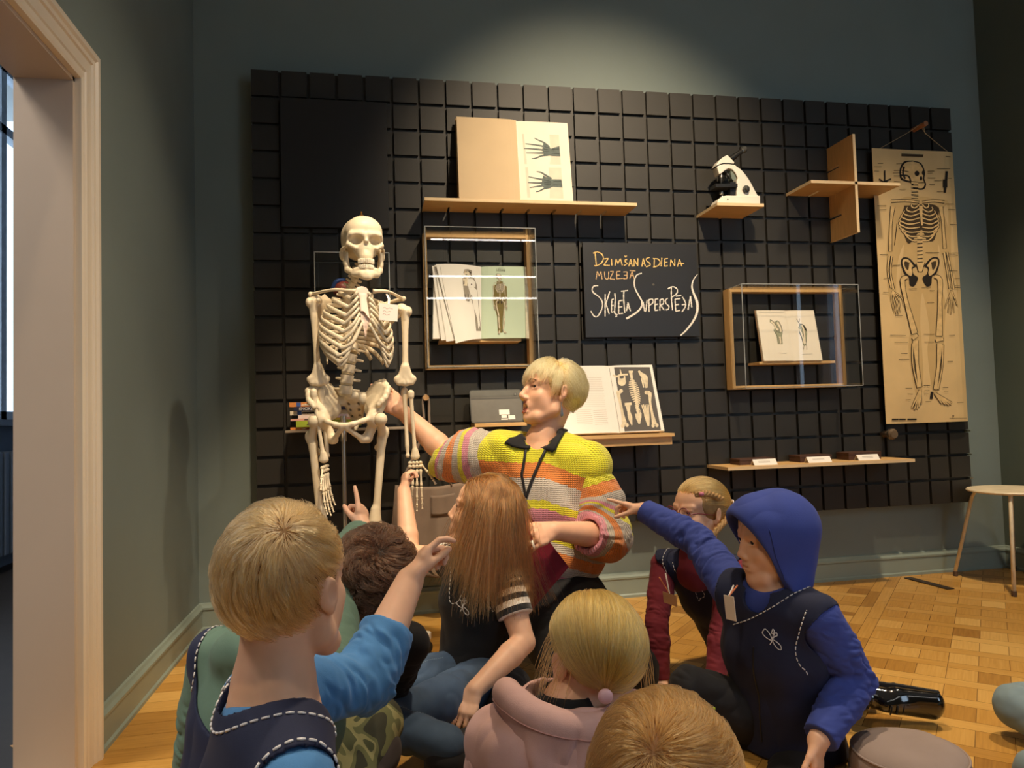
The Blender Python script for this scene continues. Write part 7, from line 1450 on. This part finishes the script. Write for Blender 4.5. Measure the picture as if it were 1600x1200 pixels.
sleeve('sleeve', g8, 'R', M_ROYAL, (.056, .046, .034), .99, .004, 3); sleeve('sleeve', g8, 'L', M_ROYAL, (.060, .050, .038), .95, .005, 5)
def hood8(S):
    R = g8.R; H8 = g8.Hh; S.ell(H8(0, -.014, .028), (.093, .114, .100), R, 0); S.ell(H8(0, .025, .0), (.080, .085, .105), R, .02); S.ell(H8(0, .052, .048), (.076, .070, .074), R, .02); S.econe(H8(0, -.03, .02), H8(0, -.005, -.095), (.082, .092), (.078, .076), R[0], .02); S.econe(H8(0, -.02, -.06), nb+UP*.0, (.074, .070), (.094, .086), R[0], .03)
    S.ell(H8(0, .045, -.012), (.066, .118, .100), R, .004, '-'); S.ell(H8(0, -.008, .030), (.078, .097, .090), R, .004, '-'); S.cone(H8(0, .02, -.05), nb, .054, .050, .006, '-'); S.cut(H8(0, .072, -.005), R[1]*.91+R[2]*-.41, .012)
lo, hi = bounds(hc8, nb, pad=.17); S = Sdf(lo, hi, .003); hood8(S); hd = S.build('hood', [M_ROYAL], g8.root, 1, folds(.0035, .07, V3(0, 0, 1), .6, 12))
th = bvh(hd); stitches('hood_seam', th, [g8.Hh(-.06, .052, .085), g8.Hh(-.085, .050, .03), g8.Hh(-.09, .045, -.03), g8.Hh(-.085, .030, -.09)], hd, cloth('royal_blue_seam', '2C3C86'), .0016, solid=True)
top('hooded_shirt', g8, M_ROYAL, .010, cuts=[('cone', nb+UP*.07, nb+UP*.0, .05, .044, .006)])
v8 = top('vest', g8, M_NAVY, .025, cuts=[('cone', nb+UP*.07, nb+UP*.005, .078, .066, .006), ('cone', nb+f8*.02, nb+f8*.06-UP*.005, .05, .035, .006), ('cone', g8.shL-UP*.01, g8.shL+lf*.10-UP*.05, .058, .074, .006), ('cone', g8.shR-UP*.0, g8.shR-lf*.10, .058, .072, .006)], fold=folds(.004, .08, nb-g8.hp, .6, 3)); t8 = bvh(v8)
stitches('neck_stitching', t8, castpx(t8, [(1146, 976), (1172, 967), (1206, 949), (1240, 928), (1272, 914)]), v8, M_STITCH, .0015, raw=True)
stitches('armhole_stitching', t8, ring(g8.shL-lf*.012-UP*.034, lf-UP*.25, UP, .090, -165, 165, ry=.074), v8, M_STITCH, .0016); emblem(t8, at(1176, 1012, -1.70), unit(V3(.75, -.66, 0)), UP, .025, v8)
stitches('zip', t8, [nb+f8*.125-UP*.11, nb+f8*.13-UP*.2, g8.hp+f8*.12+UP*.05], v8, M_BLACKP, .0022, solid=True); zq = at(1113, 1108, -1.64); MB().box(zq, (.016, .006, .007), rotz(20), bev=.002).box(zq-V3(0, 0, .014), (.016, .006, .006), rotz(20), bev=.002).build('zip_pull', mat('lime_rubber', hexc('B8CF3C'), .4), v8)
badge(g8, (1141, 950), -1.60, V3(.25, -.9, .05), .017, .030, M_PAPERW, [((1152, 915), -1.56), ((1146, 915), -1.56)])
hp = g8.hp; kR = at(1078, 1072, -1.42); legs('trousers', g8, M_TROUS, [([hp-lf*.05, hp*.5+kR*.5+UP*.02, kR], [.082, .068, .054]), ([kR, kR+V3(.03, .02, -.20)], [.05, .04]), ([hp+lf*.06, hp+f8*.2+lf*.09-UP*.05, hp+f8*.04+lf*.14-UP*.07], [.082, .062, .045])])
hair(g8.root, hc8, g8.R, .95, 1500, .05, H_BLOND, lambda q: (q[:, 1] > .1) & (q[:, 2] > .42), lambda p, un, t, q: np.array([0.2, .8, -.5])+0*un, .006, 0, .2, .0005, 8, capm=M_CAPB, cut=[((0, .046, .034), (0, .86, -.5)), ((0, -.055, -.02), (0, .35, -1))], er=(.074, .093, .083), seed=41)
# ---- the woman in the striped sweater
hc9 = at(860, 616, -.74); Yw = -.74; f9 = V3(-.42, -.90, 0); sdw = V3(.90, -.42, 0)
nb = at(846, 694, Yw); hp = at(858, 905, -.70); shR = at(778, 712, -.74); shL = at(915, 728, -.80)      # her right arm reaches out to the picture's left
elR = at(702, 713, -.64); wrR = at(632, 646, -.535); elL = at(950, 838, -.84); wrL = at(866, 829, -1.02)
hdR9 = dict(d=at(584, 594, -.515)-wrR, n=V3(-.55, .75, .1), sd=V3(-.6, -.3, .75), L=.178, curl=(.12, .12, .14, .2), thumb=(.85, .42, .2), spread=.04, tb=.2)
hdL9 = dict(d=at(820, 842, -1.08)-wrL, n=V3(-.1, .75, -.45), sd=V3(-.2, .2, .95), L=.172, curl=((.55, .8, .5), (.6, .9, .5), (.7, .9, .5), (.75, .9, .5)), thumb=(.85, .4, .15), tb=.25)
g9 = figure('woman', hc9, (-.955, -.20, .20), nb, hp, f9, (shL, elL, wrL), (shR, elR, wrR), (hdL9, hdR9), s=1.0, w=.165, dp=.105, hup=(.10, .1, 1), mouth=1., sk=M_SKINW, h=.0028, ar=(.050, .042, .028), nr=.050, jaw=.98, eyes_on=True)
g9.root['label'] = 'woman with short blond hair in a bright striped knit sweater, arm stretched towards the skeleton'
Y_, O_, G_, P_ = 'E3DC2A', 'E88A3E', 'C9BFB2', 'D98FA0'
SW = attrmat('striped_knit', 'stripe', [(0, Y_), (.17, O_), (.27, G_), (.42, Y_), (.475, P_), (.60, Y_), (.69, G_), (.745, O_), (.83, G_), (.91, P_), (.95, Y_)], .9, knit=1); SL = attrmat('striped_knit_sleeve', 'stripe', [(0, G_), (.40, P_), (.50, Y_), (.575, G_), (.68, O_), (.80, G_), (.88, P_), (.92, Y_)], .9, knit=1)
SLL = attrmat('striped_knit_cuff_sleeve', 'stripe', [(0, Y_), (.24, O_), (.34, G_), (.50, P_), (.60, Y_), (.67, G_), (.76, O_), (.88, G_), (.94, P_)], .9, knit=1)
lo, hi = bounds(nb, hp, shL, shR, pad=.2); S = Sdf(lo, hi, .0038); ax = hp-nb
S.econe(nb+ax*.10, nb+ax*.45, (.165, .105), (.198, .132), sdw, .03); S.econe(nb+ax*.45, nb+ax*.80, (.198, .132), (.205, .145), sdw, .03); S.econe(nb+ax*.80, nb+ax*.97, (.205, .145), (.172, .125), sdw, .03)
for q in (shL, shR): S.cone(nb+ax*.07, q, .066, .070, .03); S.cone(q, nb+ax*.42, .085, .12, .05)
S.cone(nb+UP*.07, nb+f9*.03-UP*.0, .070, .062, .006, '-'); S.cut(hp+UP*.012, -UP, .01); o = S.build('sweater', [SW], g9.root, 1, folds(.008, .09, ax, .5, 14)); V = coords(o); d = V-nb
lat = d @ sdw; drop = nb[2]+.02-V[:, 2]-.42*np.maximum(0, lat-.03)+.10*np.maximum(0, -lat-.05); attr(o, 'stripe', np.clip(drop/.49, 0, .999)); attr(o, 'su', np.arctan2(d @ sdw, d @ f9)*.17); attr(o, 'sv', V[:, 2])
rb = MB()
for side, sh, el, wr, frac, rr in (('R', shR, elR, wrR, .10, (.080, .094, .064)), ('L', shL, elL, wrL, .42, (.070, .092, .060))):
    e_ = el+(wr-el)*frac; lo, hi = bounds(sh, el, e_, pad=.15); S = Sdf(lo, hi, .0036); S.chain([sh, (sh+el)/2, el+(e_-el)*.2], [rr[0], rr[1], rr[1]*.93], .02); S.chain([el, e_, e_+(wr-el)*.12], [rr[1]*.92, rr[2], rr[2]*.92], .02); S.cut(e_, wr-el, .006); S.cone(e_-(wr-el)*.03, e_+(wr-el)*.2, rr[2]*.80, rr[2]*.72, .006, '-')
    o = S.build('sweater_sleeve', [SL if side == 'R' else SLL], g9.root, 1, folds(.005, .055, unit(e_-sh), 1.9, 3 if side == 'R' else 8)); V = coords(o); L1 = np.linalg.norm(el-sh); a1 = unit(el-sh); a2 = unit(wr-el); ta = np.clip((V-sh) @ a1, 0, L1); tb_ = np.clip((V-el) @ a2, 0, 9); dA = np.linalg.norm(V-sh-ta[:, None]*a1, axis=1); dB = np.linalg.norm(V-el-tb_[:, None]*a2, axis=1); wB = np.clip(.5+(dA-dB)/.06, 0, 1); t = (V-sh) @ a1*(1-wB)+(L1+(V-el) @ a2)*wB; T_ = L1+np.linalg.norm(e_-el)
    attr(o, 'stripe', np.clip((t+.02)/(T_+.02), 0, .999)); sx_ = unit(np.cross(a1, UP)); sz_ = np.cross(sx_, a1); attr(o, 'su', np.arctan2((V-sh) @ sx_, (V-sh) @ sz_)*.085); attr(o, 'sv', t)
# dark shirt collar, lanyard, earring
sw = bpy.data.objects['sweater' if 'sweater' in bpy.data.objects and bpy.data.objects['sweater'].parent == g9.root else 'sweater.001']; ts = bvh(sw); M_CORD = mat('black_cord', hexc('141318'), .6); endp = at(813, 778, -.9)
for q in ([at(793, 685, -.86), at(819, 662, -.80), at(834, 676, -.80), at(826, 694, -.86)], [at(845, 694, -.86), at(868, 674, -.80), at(889, 664, -.76), at(865, 704, -.88)], [at(868, 674, -.80), at(880, 655, -.72), at(892, 655, -.68), at(889, 668, -.74)]): patch('shirt_collar', ts, q, .006, M_BLACKC, g9.root, 9, .005)
for a in ((at(822, 690, -.84)), (at(858, 690, -.84))):
    pts = [a, a*.66+endp*.34, a*.33+endp*.67, endp]; q = project(ts, spline(pts, 20), .005); tube2(MBq := MB(), q, .0045, .0012, f9); MBq.build('lanyard', M_CORD, g9.root, True)
q = project(ts, [endp, at(813, 796, -.92)], .008); MB().tube(q, .004, 8).build('lanyard_clip', M_STEEL, g9.root, True)
er_ = g9.Hh(-.083, -.006, -.036); MB().tube([er_, er_-UP*.012], .0008, 5).lathe(er_-UP*.012, -UP, [(.0012, 0), (.003, .010), (.0055, .030), (.0045, .036), (.001, .040)], 8).build('earring', mat('silver_blue', hexc('AEB9C6'), .25, .8), g9.root)
HW = hairmat('short_pale_blond_hair', 'CDA15A', 'F0D69E'); M_CAPW = mat('blond_cap_hair', hexc('C39E5C'), .7, var=.15, scale=60)
def pixie(p, un, t, q): return np.stack([q[:, 0]*.35, np.where(q[:, 1] > .1, .25, -.75)+0*q[:, 0], -.9+.5*(q[:, 2] > .75)], 1)
hair(g9.root, g9.hc, g9.R, 1., 12000, lambda q: np.where(q[:, 2] < -.2, .035, .085), HW, lambda q: (q[:, 2] > np.where(q[:, 1] < -.05, -.80, np.where(q[:, 1] < .36, -.02, .50))) & ~((np.abs(q[:, 0]) > .74) & (q[:, 2] < -.02) & (q[:, 1] > -.16)), pixie, .022, .05, .28, .00055, 14, capm=M_CAPW, cut=[((0, .048, .034), (0, .86, -.5)), ((0, -.055, -.055), (0, .35, -1))], seed=51, inert=.5)
eb = MB(); H9 = g9.Hh
for q in (-1, 1): tube2(eb, spline([H9(q*.014, .0945, .0275), H9(q*.030, .0925, .0345), H9(q*.046, .080, .029)], 8), .0016, np.linspace(.0042, .0018, 9), g9.R[2], 6)
eb.build('eyebrows', mat('brow_brown', hexc('8A6440'), .8), g9.root, True)
lp = MB()
for sgn, z in ((1, -.0475), (-1, -.0800)): tube2(lp, spline([H9(-.021, .0815, -.061), H9(-.010, .0925, z+.001*sgn), H9(0, .0945, z-.001*sgn), H9(.010, .0925, z+.001*sgn), H9(.021, .0815, -.061)], 12), .0026, .0036, g9.R[2], 8)
lp.build('lips', M_LIP, g9.root, True); MB().lathe(H9(0, .072, -.066), g9.R[1], [(.013, 0), (.011, .008), (.001, .010)], 14).build('mouth_cavity', mat('mouth_dark', hexc('3A1512'), .6), g9.root, True)
kn1, kn2 = V3(nb[0]+.0, -1.06, .087), V3(nb[0]+.19, -1.06, .087)
legs('skirt', g9, M_BLACKC, [([hp-UP*.02-sdw*.06, kn1], [.135, .085]), ([hp-UP*.02+sdw*.04, kn2], [.125, .085]), ([hp-UP*.02, (kn1+kn2)/2], [.135, .08]), ([kn1, hp+V3(-.06, .16, -.2)], [.075, .06]), ([kn2, hp+V3(.06, .18, -.2)], [.075, .06])], h=.005)
fb_ = at(954, 926, -.46); S = Sdf(fb_-.2, fb_+.2, .003); S.lo[2] = max(S.lo[2], .002); S.chain([V3(fb_[0]-.01, fb_[1]-.02, .03), V3(fb_[0], fb_[1]+.0, .10), fb_+V3(0, .0, -.03)], [.034, .036, .034], .02); S.econe(V3(fb_[0]-.01, fb_[1]-.02, .03), V3(fb_[0]-.02, fb_[1]-.10, .030), (.04, .026), (.042, .024), V3(1, 0, 0), .02); S.build('shoe', [mat('brown_leather', hexc('7A4E2E'), .35, coat=.3, bump=.2, bscale=30)], g9.root, 1)
# ---- what she holds
fo = thing('folder', at(845, 880, -1.0), 'dark red folder held by the woman in front of her sweater', 'folder'); u_, v_ = at(888, 886, -.955)-at(826, 958, -1.0), at(818, 794, -.945)-at(888, 886, -.955); c0 = at(826, 958, -1.0)
MB().prism([c0, c0+u_, c0+u_+v_, c0+v_], unit(np.cross(u_, v_))*.004).build('cover', mat('dark_red_board', hexc('6E1626'), .75, var=.04, spec=.25), fo)
pn = thing('pencil', at(826, 830, -1.05), 'red and white pencil held in the woman\'s left hand', 'pencil'); a, b = at(816, 798, -1.075), at(835, 858, -1.11); MB().tube([a, a+(b-a)*.78], .0042, 8).build('barrel', mat('red_lacquer', hexc('C2312F'), .3), pn, True); MB().tube([a+(b-a)*.78, a+(b-a)*.94, b], [.0042, .004, .0012], 8).build('tip', M_WHITEP, pn, True); MB().tube([a-(b-a)*.16, a], .0038, 8).build('end', mat('pale_pink_end', hexc('E2B0A8'), .5), pn, True)
# ---- person at the right edge
M_GREYB = cloth('grey_blue_leggings', '7F939B'); kn = at(1624, 1206, -1.75); hp = V3(kn[0]+.36, kn[1]+.03, .12); nb = hp+V3(.0, 0, .40); fr = V3(-1, -.05, 0); lf = V3(.05, -1, 0); shL = nb+lf*.115-UP*.035; shR = nb-lf*.115-UP*.035
gA = figure('person in grey-blue leggings sitting at the right edge, only a bent knee showing', nb+V3(-.02, 0, .16), (-1, .1, .05), nb, hp, fr, (shL, shL+V3(.08, -.05, -.17), shL+V3(.06, .06, -.30)), (shR, shR+V3(.08, .05, -.17), shR+V3(.06, -.02, -.30)), (dict(d=V3(-1, .1, -.3), n=V3(0, 0, -1), sd=V3(0, 1, 0), L=.125), dict(d=V3(-1, -.1, -.3), n=V3(0, 0, -1), sd=V3(0, -1, 0), L=.125)), s=.94, w=.12)
top('sweatshirt', gA, M_NAVY, .014, cuts=[('cone', nb+UP*.06, nb, .052, .048, .006)]); sleeve('sleeve', gA, 'L', M_NAVY, (.05, .043, .036)); sleeve('sleeve', gA, 'R', M_NAVY, (.05, .043, .036), seed=6)
legs('leggings', gA, M_GREYB, [([hp+lf*.05, kn+V3(.15, -.02, .01), kn], [.075, .062, .050]), ([kn, kn+V3(.06, -.09, -.14)], [.048, .036]), ([hp-lf*.06, hp+V3(-.24, .14, -.04), hp+V3(-.22, -.02, -.08)], [.075, .055, .04])])
hair(gA.root, gA.hc, gA.R, .94, 3000, .05, H_BRN, boymask(), whorl(unit(V3(0, -.4, .9))), .012, 0, .2, .0006, 8, capm=M_CAPN, cut=CAPCUT, seed=61)
# ---- round floor cushion
l_, r_ = atz(1326, 1172, .06), atz(1520, 1196, .06); cc = (l_+r_)/2; rc = np.linalg.norm(r_-l_)/2; cu_ = thing('floor_cushion', (cc[0], cc[1], 0), 'round taupe fabric floor cushion at the lower right', 'cushion'); M_TAUPE = cloth('taupe_canvas', '9C8A82', .9, bump=.2, bscale=900)
o = MB().lathe((cc[0], cc[1], 0), (0, 0, 1), [(.001, .002), (rc*.90, .002), (rc*.97, .012), (rc, .030), (rc, .052), (rc*.97, .070), (rc*.90, .082), (rc*.7, .092), (rc*.4, .098), (.001, .099)], 64).build('cover', M_TAUPE, cu_, True)
Vc = coords(o); nn = vnoise(Vc*16, 3)*.004*(Vc[:, 2] > .06); Vc[:, 2] += nn; o.data.vertices.foreach_set('co', Vc.ravel()); o.data.update()
for z in (.026, .074): MB().tube([(cc[0]+(rc*(1.002 if z < .05 else .955))*math.cos(t), cc[1]+(rc*(1.002 if z < .05 else .955))*math.sin(t), z) for t in np.linspace(0, 2*np.pi, 65)], .003, 6, cap=False).build('piping', M_TAUPE, cu_, True)
q = l_+V3(-.0, -.03, -.01); MB().box(V3(q[0]+.002, q[1], .045), (.004, .022, .03)).build('fabric_tag', M_BLACKC, cu_)
